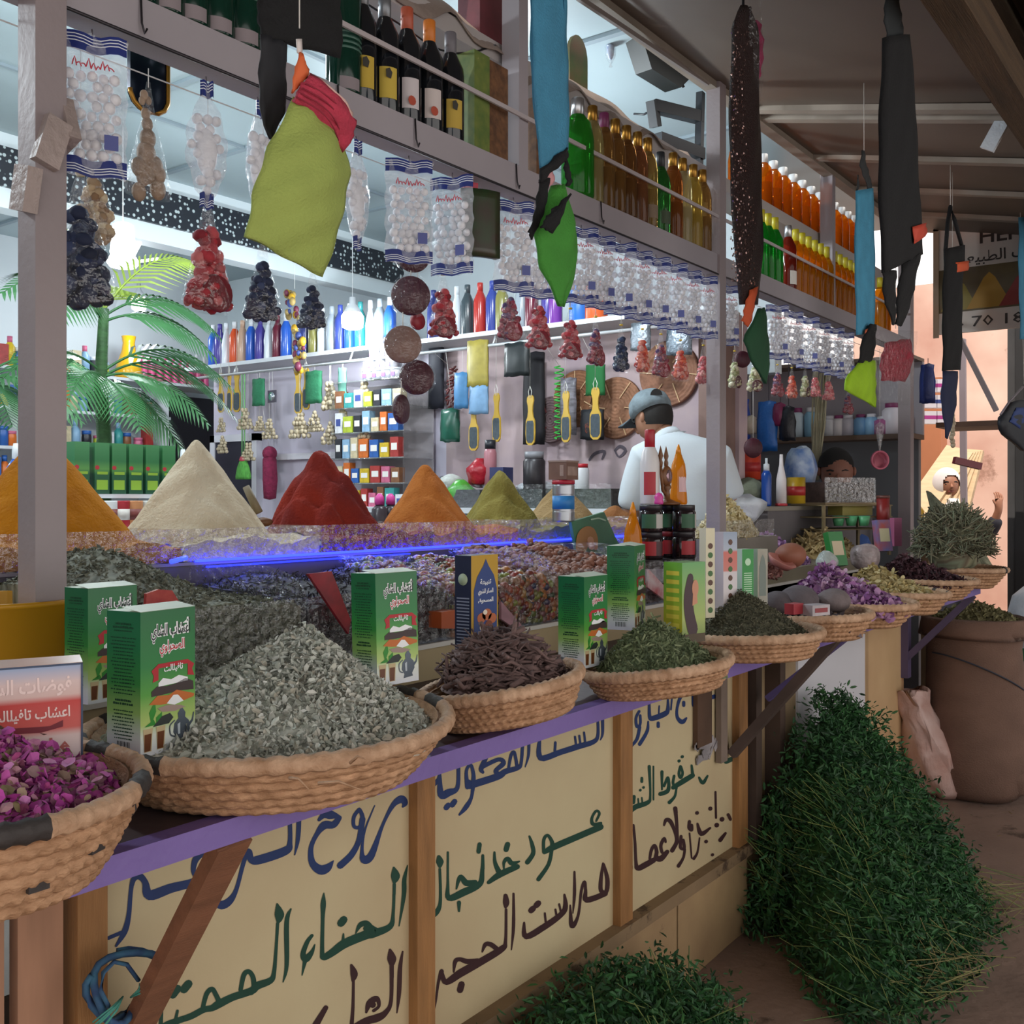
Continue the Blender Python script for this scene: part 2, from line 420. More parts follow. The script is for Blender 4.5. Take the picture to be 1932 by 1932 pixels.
# roof over the lane: sloping awning of pale sheets, and the dark cane roof of the opposite stalls
aw = B(); zA, zB, yA, yB = 3.10, 2.87, 1.74, .66
aw.add([(-2.5,yA,zA),(6.35,yA,zA),(6.35,yB,zB),(-2.5,yB,zB),(-2.5,yA,zA+.02),(6.35,yA,zA+.02),(6.35,yB,zB+.02),(-2.5,yB,zB+.02)],
       [(0,1,2,3),(7,6,5,4),(0,4,5,1),(1,5,6,2),(2,6,7,3),(3,7,4,0)])
struct('ceiling_awning', aw, mat('6a5d52', .5, ns=1.6, nv=.25, col2='5a4c42', stain=('857a70', 1.1, .66)))
b = B()
for x, c in ((1.2,.07),(2.6,.07),(3.93,.05),(4.05,.05),(4.66,.05),(5.25,.04),(5.8,.05)):
    b.beam((x, yA-.02, zA-.012), (x, yB+.02, zB-.012), c, .022)
b.beam((-2.5, yA-.03, zA-.02), (6.35, yA-.03, zA-.02), .05, .035)
struct('trim_6', b, mat('a3978a', .6, ns=6))
b = B().beam((-2.5, yB, zB-.05), (6.4, yB, zB-.05), .09, .12)
b.beam((-2.5, yB-.16, zB+.1), (6.4, yB-.16, zB+.1), .08, .1)
struct('trim_7', b, mat('5b4630', .85, ns=9, nv=.5, bump=.5, stretch=(.3, 6, 6)))
b = B().box((-2.5, -2.1, 3.12), (6.6, .80, 3.17))
for k in range(28): b.beam((-2.5, .7-.1*k, 3.08+.02*(k % 3)), (6.5, .68-.1*k, 3.09), .05, .05)
struct('ceiling_cane', b, mat('4a3d2c', .9, ns=12, nv=.55, stretch=(.4, 5, 5), bump=.4))

# ================================================================ THE COUNTER
TOPZ = 1.07
def pieces(u0): pass
ctr = thing('market_counter', 'long cream counter with hand painted Arabic writing and a purple edge', 'counter', (0, 0, 0))
cream = mat('cdbf98', .62, ns=1.7, nv=.16, col2='bba682', stain=('5d4330', 24, .70), bump=.12, bs=30)
wood = mat('a87848', .6, ns=7, nv=.35, stretch=(6, 6, .7), stain=('4a3120', 9, .68), bump=.2)
B().box((-1.2, 1.15, 1.042), (3.88, 2.62, 1.068)).box((3.88, 1.15, 1.042), (5.36, 1.88, 1.068)).obj('countertop', mat('5b4a4c', .55, ns=3, nv=.35, bump=.25, bs=20), ctr)
B().box((-1.2, 1.118, 1.036), (5.36, 1.15, 1.070)).obj('edge_strip', mat('7d68ad', .5, ns=5, nv=.15, stain=('4c3a52', 16, .70), bump=.15), ctr)['label'] = 'purple painted edge strip'
for x0, x1 in ((-.6, .60), (.91, 1.638), (1.69, 2.492), (2.553, 3.29)):
    B().box((x0, 1.480, .30), (x1, 1.50, 1.042)).obj('sign_panel', cream, ctr)
for x0, x1, z1 in ((.862, .912, 1.04), (1.636, 1.694, 1.04), (2.488, 2.556, 1.04), (3.288, 3.362, 1.04)):
    B().box((x0, 1.455, .29), (x1, 1.51, z1)).obj('panel_post', wood, ctr)
pl = mat('b5876a', .65, ns=6, nv=.25, stretch=(5, 5, .6), stain=('5a4030', 13, .7))
for x0, x1 in ((.56, .655), (.66, .755), (.775, .845)):
    B().box((x0, 1.466, .29), (x1, 1.49, 1.04)).obj('plank', pl, ctr)
B().box((-.6, 1.44, .262), (3.37, 1.50, .30)).obj('ledge', mat('8f7658', .8, ns=5, nv=.35, stain=('4e3b2b', 8, .55)), ctr)
for x0, x1 in ((-.6, 2.0), (2.015, 2.84), (2.85, 3.37)):
    B().box((x0, 1.462, -.03), (x1, 1.52, .262)).obj('plinth', mat('b79a70', .8, ns=2.6, nv=.3, col2='8a6c50', stain=('5d4634', 5, .63), bump=.25, bs=18), ctr)
dk = mat('d8d8de', .6, ns=2, nv=.08, stain=('8f8a88', 6, .7)); crm2 = mat('d2b184', .65, ns=2, nv=.2, col2='b8926a')
B().box((3.37, 1.50, 0), (3.93, 1.53, 1.042)).obj('end_panel', mat('a58d6b', .7, ns=4, nv=.3), ctr)
B().box((3.93, 1.49, 0), (4.77, 1.52, 1.042)).obj('end_panel', dk, ctr)['label'] = 'white painted end panel'
B().box((4.77, 1.475, 0), (5.30, 1.53, 1.042)).obj('end_panel', crm2, ctr)
B().box((5.30, 1.475, 0), (5.34, 1.88, 1.042)).obj('end_panel', mat('b58a62', .7, ns=4, nv=.3), ctr)
for x in (3.40, 3.62):
    B().box((x, 1.44, .3), (x+.05, 1.50, 1.04)).obj('panel_post', mat('4f3d33', .75, ns=6, nv=.4), ctr)
# diagonal braces that carry the overhanging top
brown = mat('8e5f45', .7, ns=6, nv=.35, stretch=(1, 6, 6), stain=('3e2a20', 14, .66), bump=.25)
B().beam((.905, 1.145, 1.03), (.955, 1.47, .62), .022, .055, (1,0,0)).obj('brace', brown, ctr)
B().beam((3.35, 1.14, 1.04), (3.24, 1.46, .63), .03, .05, (1,0,0)).obj('brace', mat('54433c', .75, ns=6, nv=.4), ctr)
B().beam((3.52, 1.13, 1.05), (3.40, 1.40, .80), .02, .045, (1,0,0)).obj('brace', mat('5d4f86', .6, ns=6), ctr)['label'] = 'purple painted brace'
b = B().beam((5.31, 1.45, .70), (5.31, 1.14, 1.03), .03, .03, (1,0,0)); b.box((5.29, 1.44, .60), (5.345, 1.475, .92))
b.obj('brace', mat('5c4f6e', .6, ns=6, nv=.3), ctr)
# raised step with a white lip that carries the glass bins
b = B().box((.70, 1.60, 1.068), (5.30, 1.98, 1.145)); b.mi(1).box((.70, 1.59, 1.145), (5.30, 2.0, 1.156)); b.obj('bin_step', [mat('cbb68f', .6, ns=4), mat('e6e2da', .4)], ctr)
b = B().box((.3, 2.0, 1.068), (3.88, 2.60, 1.352)); b.mi(1).box((.3, 1.995, 1.345), (3.88, 2.0, 1.352)); b.obj('tray_stand', [mat('5d5764', .5), mat('8f8896', .4)], ctr)

def strokes(b, txt, lo, hi):
    conv = lambda u, v: onY(u, v, 1.4790)
    for s in txt.strip().split('/'):
        pts = [tuple(float(q) for q in p.split(',')) for p in s.split()]
        if pts and lo <= pts[0][0] < hi: b.stroke(pts, conv, 5)
    return b
BLUE = """392,1631,8 396,1617,12 383,1609,14 369,1622,12 365,1643,9 372,1655,12/376,1648,13 366,1664,15 322,1676,18 282,1689,19 274,1665,12 263,1653,13 252,1659,10 247,1681,8 243,1727,9 235,1758,11 219,1785,4/235,1757,7 204,1770,7/
410,1659,4 408,1688,6 415,1707,16 432,1701,14 446,1678,8 460,1626,8 469,1606,11 474,1622,13 490,1622,17 539,1605,16 547,1589,9 547,1552,8/564,1546,9 562,1583,8 556,1613,2/
602,1547,6 611,1538,12 623,1537,17 642,1541,4/640,1543,10 629,1556,13 612,1557,15 598,1574,9 587,1599,9 589,1627,13 604,1641,18 618,1637,15 629,1624,2/
678,1527,7 668,1541,7 668,1559,7 679,1560,7 684,1542,8 679,1528,7/684,1545,11 677,1586,10 663,1613,12 642,1633,13/
707,1520,2 688,1568,4 683,1608,7 688,1622,16 702,1611,13 722,1557,6 741,1520,9 757,1508,15 764,1515,11 760,1522,4/
1137,1357,6 1137,1384,5 1133,1396,2/1128,1359,5 1128,1388,6 1119,1400,9 1089,1409,11 1058,1419,11 1020,1430,11 1018,1396,6/1085,1390,4 1087,1406,4/1093,1388,4 1095,1403,4/1102,1382,4 1104,1400,4/1048,1401,5 1047,1417,5/
998,1403,6 997,1426,5 991,1447,2/986,1407,6 983,1441,6 976,1449,9 953,1456,11 939,1465,13 886,1482,14/959,1453,5 964,1426,6 970,1419,6 974,1436,6 976,1447,7/
918,1428,8 908,1450,9 911,1457,6/908,1448,8 940,1433,8 950,1440,9 935,1455,8 945,1462,10/
882,1485,9 880,1455,6 888,1443,6 893,1459,7 893,1474,8 890,1503,6 880,1522,9 867,1537,4/884,1476,10/
865,1447,7 863,1486,8 847,1495,14 832,1499,13 830,1459,5/842,1524,10 846,1519,10/853,1519,10 858,1512,10/807,1476,8 815,1480,12 826,1472,7 828,1462,3/
1170,1353,3 1173,1363,5 1171,1377,3/1190,1342,4 1191,1359,5 1184,1373,7/1206,1342,5 1200,1355,5 1202,1371,6 1208,1366,5 1208,1350,5/1207,1372,6 1202,1394,6 1191,1408,5/1223,1361,3 1221,1380,6 1207,1404,7/
1225,1328,5 1226,1353,7 1233,1355,10 1254,1347,10 1260,1339,7 1260,1316,3/1244,1332,3 1243,1347,3/1242,1364,6 1242,1371,6/1268,1315,3 1266,1339,3/1297,1310,3 1285,1314,6 1278,1334,5 1278,1353,6 1287,1362,9 1295,1355,4/1290,1325,6 1290,1331,6/1309,1311,8 1309,1330,8/1334,1318,8 1348,1314,8/1319,1312,14"""
GREEN = """769,1633,2 763,1660,8 762,1690,8 753,1747,2/743,1637,4 746,1652,17 744,1663,8/744,1668,6 742,1723,6 736,1748,11 705,1761,16 690,1764,17 651,1780,17 627,1797,14 611,1806,12 608,1795,8 609,1733,7 610,1705,10 611,1685,2/671,1761,2 679,1746,9 691,1742,11 700,1750,11 713,1757,10/692,1752,14/648,1762,3 647,1778,7/643,1742,14 649,1735,14/
589,1765,6 580,1777,8 572,1799,10 577,1809,14 588,1797,8 594,1782,2/577,1806,10 570,1840,2/549,1715,3 541,1740,9 541,1820,8 534,1853,2/523,1706,4 527,1725,18 525,1740,6/524,1742,6 521,1790,6 517,1835,8 510,1850,12 485,1860,15 477,1868,14 462,1874,14 438,1882,14 412,1895,15 400,1902,12 384,1905,12 361,1917,12 338,1925,12 318,1933,14 303,1940,11/
454,1868,8 460,1840,9 469,1833,9 477,1843,9 480,1862,10/474,1873,10/383,1900,8 390,1875,9 400,1866,9 407,1876,9 414,1891,10/326,1877,15 335,1865,15/347,1867,15 356,1856,15/335,1907,5 331,1925,6/310,1801,5 309,1824,11 311,1855,8 306,1886,7 303,1940,8/274,1893,18 281,1885,18/280,1916,8 262,1926,20 248,1942,20/
1125,1549,4 1131,1535,5 1125,1530,5 1117,1543,5 1119,1555,7 1134,1553,5/1133,1560,12 1096,1576,12 1045,1598,12 1027,1608,8/1026,1608,6 1026,1585,6 1033,1576,6 1041,1587,7 1043,1600,10/1041,1604,7 1035,1631,7 1016,1659,8/999,1578,4 1004,1593,7 1006,1610,8 995,1627,9/958,1593,10 955,1603,10/951,1640,3 951,1627,6 958,1620,8 966,1629,9 980,1625,3/976,1635,10 943,1650,12 922,1665,7/933,1608,4 934,1627,7 941,1644,10/
905,1593,8 903,1607,8/911,1614,5 910,1646,8 905,1668,11 876,1683,14 847,1694,11 845,1666,5 845,1608,4/861,1677,3 865,1662,7 870,1654,8 880,1666,12 897,1664,8/866,1703,8 866,1719,4/828,1616,6 830,1626,14 830,1635,6/830,1640,5 831,1698,6 825,1719,10 811,1727,13 804,1716,7 803,1688,3/
1307,1463,9 1289,1474,10 1270,1486,8/1305,1444,4 1307,1462,6/1284,1446,5 1281,1459,5 1284,1467,6 1288,1459,5 1285,1447,5/1281,1436,6/1287,1428,6/1272,1464,5 1270,1478,5 1276,1487,6/1276,1490,4 1273,1503,5 1263,1514,7/1249,1456,6 1249,1490,3/1253,1483,5 1260,1467,5 1262,1482,6 1259,1493,8 1246,1498,8/1233,1446,3 1233,1509,3/1225,1446,6 1227,1501,4 1222,1514,8 1200,1522,10 1188,1530,8 1184,1520,5 1181,1511,4/1196,1503,7 1195,1514,7/1211,1468,5 1211,1475,5/1208,1491,5/1214,1486,5/1204,1507,3 1205,1517,3/1211,1505,3 1212,1515,3/1319,1467,4 1326,1477,7 1335,1464,4/1370,1437,9 1381,1432,9"""
BROWN = """760,1795,3 755,1826,8 753,1873,8 749,1911,2/736,1792,5 739,1808,17 739,1820,9/739,1820,8 738,1888,7 728,1910,10 713,1920,15 690,1927,14 668,1940,14/691,1910,4 697,1893,12 711,1884,10 715,1898,6 705,1907,6/703,1896,12/663,1821,5 668,1837,14 666,1850,6/667,1850,5 666,1900,6 663,1940,8/615,1901,9 595,1935,13/
1138,1629,4 1134,1659,7 1134,1680,8 1144,1682,8 1146,1659,8 1139,1631,5/1142,1686,10 1107,1698,11 1105,1680,6 1103,1664,6 1097,1680,5 1091,1727,5 1079,1747,9 1076,1708,3/1084,1645,4 1084,1688,6 1081,1723,2/1065,1688,4 1067,1708,9 1061,1723,10 1032,1745,12 993,1767,11 989,1741,4/1048,1716,4 1051,1733,4/1055,1706,4 1059,1723,4/1028,1723,4 1030,1743,4/1012,1708,11 1016,1704,11/1002,1718,11 1006,1714,11/
969,1686,4 969,1747,6 965,1792,2/954,1690,8 955,1703,12 954,1711,6/955,1716,5 954,1775,6 947,1790,12 908,1814,14 869,1836,15 842,1853,11 834,1838,8 833,1833,8 827,1855,5 821,1895,4 810,1920,9 796,1916,7 796,1891,3 801,1867,2/910,1796,3 916,1782,8 926,1782,9 937,1790,9/856,1834,3 859,1814,8 868,1810,8 882,1814,10 902,1812,8/871,1857,12 868,1868,12/
1188,1617,4 1191,1639,6 1180,1655,8/1182,1675,8/1195,1557,5 1198,1588,5 1200,1628,6 1204,1638,10 1219,1631,11 1233,1623,10/1226,1620,5 1229,1604,6 1235,1595,6 1239,1607,7 1237,1619,8/1238,1619,10 1247,1620,11 1259,1607,8/1249,1608,6 1247,1595,6 1253,1582,6 1256,1589,4/1253,1557,4 1257,1547,7 1265,1550,8 1273,1568,6 1277,1587,7 1268,1605,8/1274,1525,8 1277,1554,6 1278,1589,6/
1285,1578,6 1284,1599,6 1291,1600,6 1289,1585,6/1292,1603,5 1289,1619,5 1280,1634,7/1301,1550,6 1300,1562,6 1305,1566,6 1305,1557,6/1301,1572,3 1303,1595,3 1305,1619,3/1320,1581,3 1316,1608,4 1309,1620,6/1316,1554,4 1323,1573,9 1340,1562,4/1315,1534,7/1340,1526,8/1350,1494,4 1351,1543,4/1352,1557,9/1362,1546,9/1374,1537,6 1378,1546,6/1369,1572,5 1359,1585,8/1332,1588,7/1344,1613,6"""
for nm, t, c in (('blue', BLUE, '1a3468'), ('green', GREEN, '174436'), ('brown', BROWN, '3c2124')):
    for lo, hi, w_ in ((0, 780, 'first'), (780, 1165, 'second'), (1165, 2000, 'third')): strokes(B(), t, lo, hi).obj('lettering', mat(c, .55, ns=30, nv=.15), ctr)['label'] = nm + ' painted Arabic lettering on the %s panel' % w_
# torn tape and a plank stub nailed on the third panel
b = B()
for k in range(9):
    y = 1.474 - .004*(k % 3); a = onY(1318+random.random()*40, 1392+random.random()*55, y); b.cbox(a, (.05+.05*random.random(), .003, .012+.02*random.random()), Matrix.Rotation(random.uniform(-.9, .9), 3, 'Y'))
b.obj('torn_tape', mat('a9a3a6', .3, ns=20, nv=.4), ctr)
b = B().box((2.985, 1.462, .70), (3.09, 1.478, 1.03)); b.mi(1).box((3.145, 1.455, .62), (3.195, 1.475, 1.04))
b.obj('plank', [mat('5d4433', .8, ns=8, nv=.4), mat('857468', .7, ns=8, nv=.3)], ctr)
# frayed turquoise rope knotted on the near brace
rp = thing('rope', 'frayed turquoise and blue rope knotted around the brown brace', 'rope', (0, 0, 0))
b = B(); c0 = onY(232, 1862, 1.40)
pts = [c0 + Vector((.055*math.sin(t*.9)*(1+.2*math.sin(t)), .015*math.cos(t*2), .05*math.cos(t*.9))) for t in np.linspace(0, 13, 40)]
b.tube(pts, .006, 5); b.tube([onY(u, v, 1.38) for u, v in ((262,1850),(240,1820),(215,1815),(195,1835),(190,1870),(205,1900))], .0035, 5)
b.obj('knot', mat('3f6f8a', .8, ns=40, nv=.5, col2='2c3f6e'), rp)
b = B()
for k in range(14):
    e = onY(262+random.uniform(-2,30), 1850+random.uniform(-2,22)-k, 1.37); s0 = onY(246, 1882, 1.385); b.tube([s0, (s0+e)/2+Vector((0,-.01,.004)), e], .0013, 4)
for k in range(10):
    e = onY(172+random.uniform(0,22), 1936+random.uniform(-8,8), 1.37); s0 = onY(232, 1880, 1.385); b.tube([s0, (s0+e)/2+Vector((0,-.01,.006)), e], .0015, 4)
b.obj('frayed_end', mat('4f9f8f', .8, ns=40, nv=.4), rp)

# ================================================================ POSTS, FRONT SHELVES AND THEIR BOTTLES
pw = mat('9c9092', .55, ns=3, nv=.16, stain=('6d5f5c', 7, .66), bump=.12)
PX = (.942, 3.63, 6.20)
PN = ('pale painted near post standing in front of the turmeric cone', 'pale painted post in the middle of the stall, before the man in white', 'thin pale post at the far end of the stall')
for x, lab in zip(PX, PN):
    t = thing('support_post', lab, 'post', (x, YF, 1.05), 0, 'stall posts')
    h = .028 if x < 5 else .035
    z1 = 2.07
    B().box((-h, -h, .01), (h, h, z1)).obj('shaft', pw, t)
    if x < 1:
        b = B()
        b.cbox((-.004, -.036, 1.055), (.044, .020, .085), Matrix.Rotation(.30, 3, 'Y')); b.cbox((.033, -.012, 1.10), (.022, .05, .08), Matrix.Rotation(-.35, 3, 'X'))
        b.cbox((-.040, -.020, .97), (.026, .046, .075), Matrix.Rotation(.25, 3, 'X'))
        b.obj('tape_wrap', mat('b0a09b', .5, ns=12, nv=.2, bump=.5), t)
SB = mat('a9a2a8', .5, ns=2.5, nv=.14, stain=('7c7376', 6, .68))
sh = thing('lower_bottle_shelf', 'long narrow pale shelf rail under the lower row of bottles', 'shelf', (0, 0, 0))
B().box((-1, 1.682, 2.357), (6.23, 1.752, 2.43)).obj('board', SB, sh)
b = B()
for z in (2.565,):
    b.box((.97, 1.675, z), (3.60, 1.681, z+.012)); b.box((3.66, 1.675, z), (6.17, 1.681, z+.012))
b.obj('guard_rail', mat('b7aeb0', .45), sh)
b = B()
b.tube([(-1,1.678,2.352),(6.2,1.678,2.352)], .0035, 5)
for x in (1.12, 1.62, 1.88, 2.3, 2.75): b.tube([(x,1.679,2.43),(x,1.676,2.38),(x+.004,1.672,2.36),(x+.01,1.674,2.372)], .0022, 5)
b.obj('hanging_wire', mat('3d3a3e', .4, metal=.7), sh)
up = thing('upper_bottle_shelf', 'high pale shelf board above the bottles, draped with torn tarp', 'shelf', (0, 0, 0))
B().box((-1, 1.765, 2.745), (6.2, 1.90, 2.80)).obj('board', mat('b9b3b2', .5, ns=2.5, nv=.14, stain=('7c7376', 6, .68)), up)
b = B(); P = []
for i in range(60):
    x = 1.9 + 1.68*i/59; row = []
    for j in range(7):
        t = j/6; row.append((x, 1.90-.15*t+.006*math.sin(x*21+j), 2.806 + .035*math.sin(PI*t)*(1+.5*math.sin(x*7)) - (.055+.03*math.sin(x*11)+.02*math.sin(x*29))*max(0, t-.72)*3.2))
    P.append(row)
b.grid(P, thick=.003).obj('tarp', mat('94857c', .55, ns=9, nv=.35, bump=.6, bs=25), up)
for x in (2.35, 4.93):
    t = thing('shelf_upright', 'slim pale upright between the two bottle shelves, %s' % ('beside the cork boxes' if x < 3 else 'among the orange bottles'), 'upright', (x, 1.72, 2.43))
    B().box((-.022, -.030, 0), (.022, .03, .66)).obj('shaft', SB, t)
# wires
wi = thing('cable', 'black cable sagging in front of the upper shelf', 'cable', (0,0,0))
b = B()
b.tube([onY(u, v, 1.76) for u, v in ((690,6),(720,25),(748,42),(775,60),(800,78),(830,94),(858,101),(895,99),(935,85))], .0028, 5)
b.tube([onY(u, v, 1.78) for u, v in ((730,0),(770,22),(810,48),(850,70),(880,68))], .0022, 5)
b.obj('wire', mat('1f1f24', .5), wi)
rl = tag(B().beam(onY(1090,-5,1.70), onY(1335,158,1.70), .012, .016).obj('top_rail', mat('8f8682', .5)), 'thin pale rail running along the awning edge to the middle post', 'rail')

BP = {'wine': [(.0,0),(.034,0),(.0365,.006),(.0365,.175),(.034,.195),(.022,.222),(.0148,.238),(.0142,.262)],
      'tall': [(.0,0),(.033,0),(.036,.008),(.036,.20),(.030,.235),(.0155,.265),(.0145,.285)],
      'jug':  [(.0,0),(.04,0),(.043,.008),(.043,.15),(.036,.19),(.017,.215),(.016,.235)],
      'vial': [(.0,0),(.028,0),(.030,.006),(.030,.13),(.024,.16),(.012,.185),(.012,.20)],
      'soda': [(.0,0),(.030,0),(.032,.01),(.030,.09),(.0325,.13),(.026,.175),(.014,.225),(.0125,.262)]}
def make_bottle(kind, glass, cap, label, cat='bottle', group=None, lab=None, fill=None, caph=.055, capr=None, sz=1, n=14):
    t = thing('bottle', label, cat, (0,0,0), 0, group)
    pr = [(r*sz, z*sz) for r, z in BP[kind]]
    B().lathe(pr, n).obj('glass_body', glass, t)
    zt = pr[-1][1]; cr = (capr or pr[-1][0]/sz+.0018)*sz
    B().lathe([(0, zt-caph*.55),(cr, zt-caph*.55),(cr, zt+caph*.4),(cr*.92, zt+caph*.45),(0, zt+caph*.45)], n).obj('cap', cap, t)
    if lab:
        c, z0, z1 = lab; r = pr[2][0]+.0007; vs = []; fs = []; k = 9
        for i in range(k):
            a = -PI/2 + (-.62 + 1.24*i/(k-1)) - .35; vs += [(r*math.cos(a), r*math.sin(a), z0*sz), (r*math.cos(a), r*math.sin(a), z1*sz)]
            if i: fs.append((2*i-2, 2*i, 2*i+1, 2*i-1))
        B().add(vs, fs, True).obj('paper_label', c, body(t))
    if fill:
        f = [(max(0, r-.0025), z+.003) for r, z in pr if z < fill[1]*sz]; f += [(f[-1][0], fill[1]*sz), (0, fill[1]*sz)]
        B().lathe(f, n).obj('liquid', fill[0], t)
    return t
ORD = ['first','second','third','fourth','fifth','sixth','seventh','eighth','ninth','tenth','eleventh','twelfth','thirteenth','fourteenth','fifteenth','sixteenth','seventeenth','eighteenth','nineteenth','twentieth']
ZL = 2.43; ZU = 2.80
metal = mat('c3c6c9', .3, metal=.9); gold = mat('a67a35', .3, metal=.85); steel = mat('7d8084', .35, metal=.6)
dg = tint('12352a', .85)
# dark green ribbed bottles at the near end
p = make_bottle('tall', dg, mat('2a2f30', .4), 'dark green bottle', group='dark green bottles on the front shelf', lab=(mat('8f8488', .6), .006, .030), sz=1.15)
b = B()
for k in range(5): b.lathe([(.0418,.10+k*.012),(.0424,.103+k*.012),(.0418,.106+k*.012)], 14)
b.obj('ribs', mat('44665a', .3), p)
us = (258, 308, 357, 405, 455, 505, 648)
for i, u in enumerate(us):
    o = p if i == 0 else dup(p)
    o.location = onY(u, 100, 1.725); o.location.z = ZL
    o['label'] = 'dark green ribbed bottle on the front shelf, ' + ('last one, before the wine bottles' if i == 6 else ORD[i] + ' from the near post')
blackg = mat('181b20', .12, spec=.7)
wl = [(683, steel, mat('c4a63c', .6), 'silver capped black wine bottle with a yellow label, next to the green bottles'),
      (726, steel, mat('c9ae45', .6), 'silver capped black wine bottle with a yellow label, second of the wine bottles'),
      (768, mat('b5563c', .45), mat('cfc6c8', .6), 'black wine bottle with a red brown cap and white label'),
      (810, mat('d37a2a', .45), mat('cfc3bf', .6), 'black wine bottle with an orange cap and white label'),
      (850, mat('6d6a70', .45), mat('c0a243', .6), 'black wine bottle with a dull grey cap beside the green tin')]
for u, cm_, lm, lb in wl:
    t = make_bottle('wine', blackg, cm_, lb, group='wine bottles on the front shelf', lab=(lm, .03, .105), caph=.065)
    t.location = onY(u, 200, 1.725); t.location.z = ZL; t.rotation_euler.z = -.2
    bb = B(); 
    if 'white' in lb: bb.prism([(.012*math.cos(a*PI/5), .012*math.sin(a*PI/5)) for a in range(10)], (-.012,-.0378,.048), (1,0,0), (0,0,1)).obj('label_print', mat('b04a35', .6), body(t))
    else: bb.prism([(-.008,-.01),(.006,-.012),(.010,.004),(.002,.014),(-.009,.008)], (-.014,-.0376,.088), (1,0,0), (0,0,1)).obj('label_print', mat('3a3730', .6), body(t))
# printed tin and cork-coloured boxes
def carton(name, label, cat, w_, d_, h_, front, side=None, top=None, loc=(0,0,0), rz=0, group=None, tilt=0, flap=True):
    """printed carton standing on its base: front face towards -Y, side face towards -X"""
    t = thing(name, label, cat, loc, rz, group, rx=tilt)
    b = B(); side = side or front; top = top or front
    x, y = w_/2, d_/2
    b.add([(-x,-y,0),(x,-y,0),(x,y,0),(-x,y,0),(-x,-y,h_),(x,-y,h_),(x,y,h_),(-x,y,h_)], [(0,3,2,1)])
    b.f += [[0,1,5,4]]; b.m += [0]; b.s += [False]
    for f in ((1,2,6,5),(2,3,7,6),(3,0,4,7)): b.f.append(list(f)); b.m.append(1); b.s.append(False)
    b.f.append([4,5,6,7]); b.m.append(2); b.s.append(False)
    b.obj('carton', [front, side, top], t)
    if flap:
        B().add([(-x,-y,h_+.0006),(x,-y,h_+.0006),(x,-y+d_*.55,h_+.006),(-x,-y+d_*.55,h_+.006),(-x,-y,h_+.0002),(x,-y,h_+.0002),(x,-y+d_*.55,h_+.0052),(-x,-y+d_*.55,h_+.0052)],
                [(0,1,2,3),(7,6,5,4),(0,4,5,1),(1,5,6,2),(2,6,7,3),(3,7,4,0)]).obj('flap', top, t)
    return t
olive = mat('77823f', .5, ns=28, nv=.4, col2='4f6a35', stain=('b4b88a', 14, .62))
carton('tin', 'tall olive green printed tin beside the last wine bottle', 'tin', .066, .06, .265, olive, olive, mat('a8b04a', .4), onY(893, 260, 1.725).xy.to_3d() + Vector((0,0,ZL)), 0, flap=False)
corkm = mat('7c5638', .7, ns=45, nv=.5, col2='4f3524')
for u, y, hh, lb in ((925, 1.74, .27, 'brown cork patterned box between the olive tin and the upright'), (962, 1.755, .29, 'brown cork patterned box touching the slim upright'), (1012, 1.755, .25, 'brown cork patterned box behind the large blue strap')):
    q = onY(u, 260, y); carton('box', lb, 'box', .085, .06, hh, corkm, corkm, corkm, (q.x, y, ZL), 0, 'cork boxes', flap=False)
# amber and clear bottles before the middle post
spec_ = [(1090, 'jug', '2f8a2c', metal, 'large bright green bottle with a silver cap before the blue strap', None),
         (1118, 'tall', 'a99a6a', gold, 'pale bottle with a copper cap next to the large green bottle', None),
         (1140, 'tall', '8e6a3c', mat('7a2f5c', .4), 'amber bottle with a magenta cap', None),
         (1161, 'tall', '8a6436', gold, '', None), (1182, 'tall', '7d5630', gold, '', None), (1203, 'tall', '8a5a3a', gold, '', None), (1222, 'tall', '9a7f4a', gold, '', 'dark'),
         (1246, 'wine', '2f6a2e', mat('22262a', .4), 'dark green bottle with a black cap among the amber ones', None),
         (1270, 'tall', '8d5326', gold, '', None), (1288, 'tall', 'b5a77e', gold, '', None), (1308, 'tall', 'b49a4a', gold, '', None), (1325, 'tall', '97733f', gold, '', None)]
gi = 0
for u, kd, c, cp, lb, ex in spec_:
    if not lb:
        lb = 'gold capped amber bottle, %s of the gold capped ones from the green bottle' % ORD[gi]; gi += 1
    t = make_bottle(kd, tint(c, .42), cp, lb, group='bottles before the middle post', sz=1.0 if kd != 'jug' else 1.2, fill=(tint(c, .6), .13) if kd == 'tall' else None,
                    lab=(mat('3c4a34' if kd == 'wine' else '7d6b58', .6), .03, .075) if (ex or kd == 'wine') else None, caph=.06)
    t.location = onY(u, 350, 1.72); t.location.z = ZL
# second bay: orange bottles above, yellow capped below
og = tint('c8690f', .24); rd = tint('7d3006', .68)
p = make_bottle('jug', og, mat('e4e8ea', .4), 'x', group='orange bottles on the upper shelf', fill=(rd, .12), capr=.021, caph=.04)
us = (1392, 1416, 1440, 1459, 1477, 1496, 1513, 1530, 1546, 1574, 1587, 1599, 1610)
for i, u in enumerate(us):
    o = p if i == 0 else dup(p); q = onY(u, 350, 1.83); o.location = (q.x, 1.83, ZU)
    o['label'] = 'orange bottle with a white cap on the upper shelf, %s from the middle post' % ORD[i]
p = make_bottle('wine', tint('1e8a2c', .4), mat('b5a81f', .4), 'x', group='green bottles with yellow caps', caph=.06)
for i, u in enumerate((1436, 1449, 1462)):
    o = p if i == 0 else dup(p); q = onY(u, 450, 1.72); o.location = (q.x, 1.72, ZL)
    o['label'] = 'bright green bottle with a yellow cap, %s of three on the lower shelf' % ORD[i]
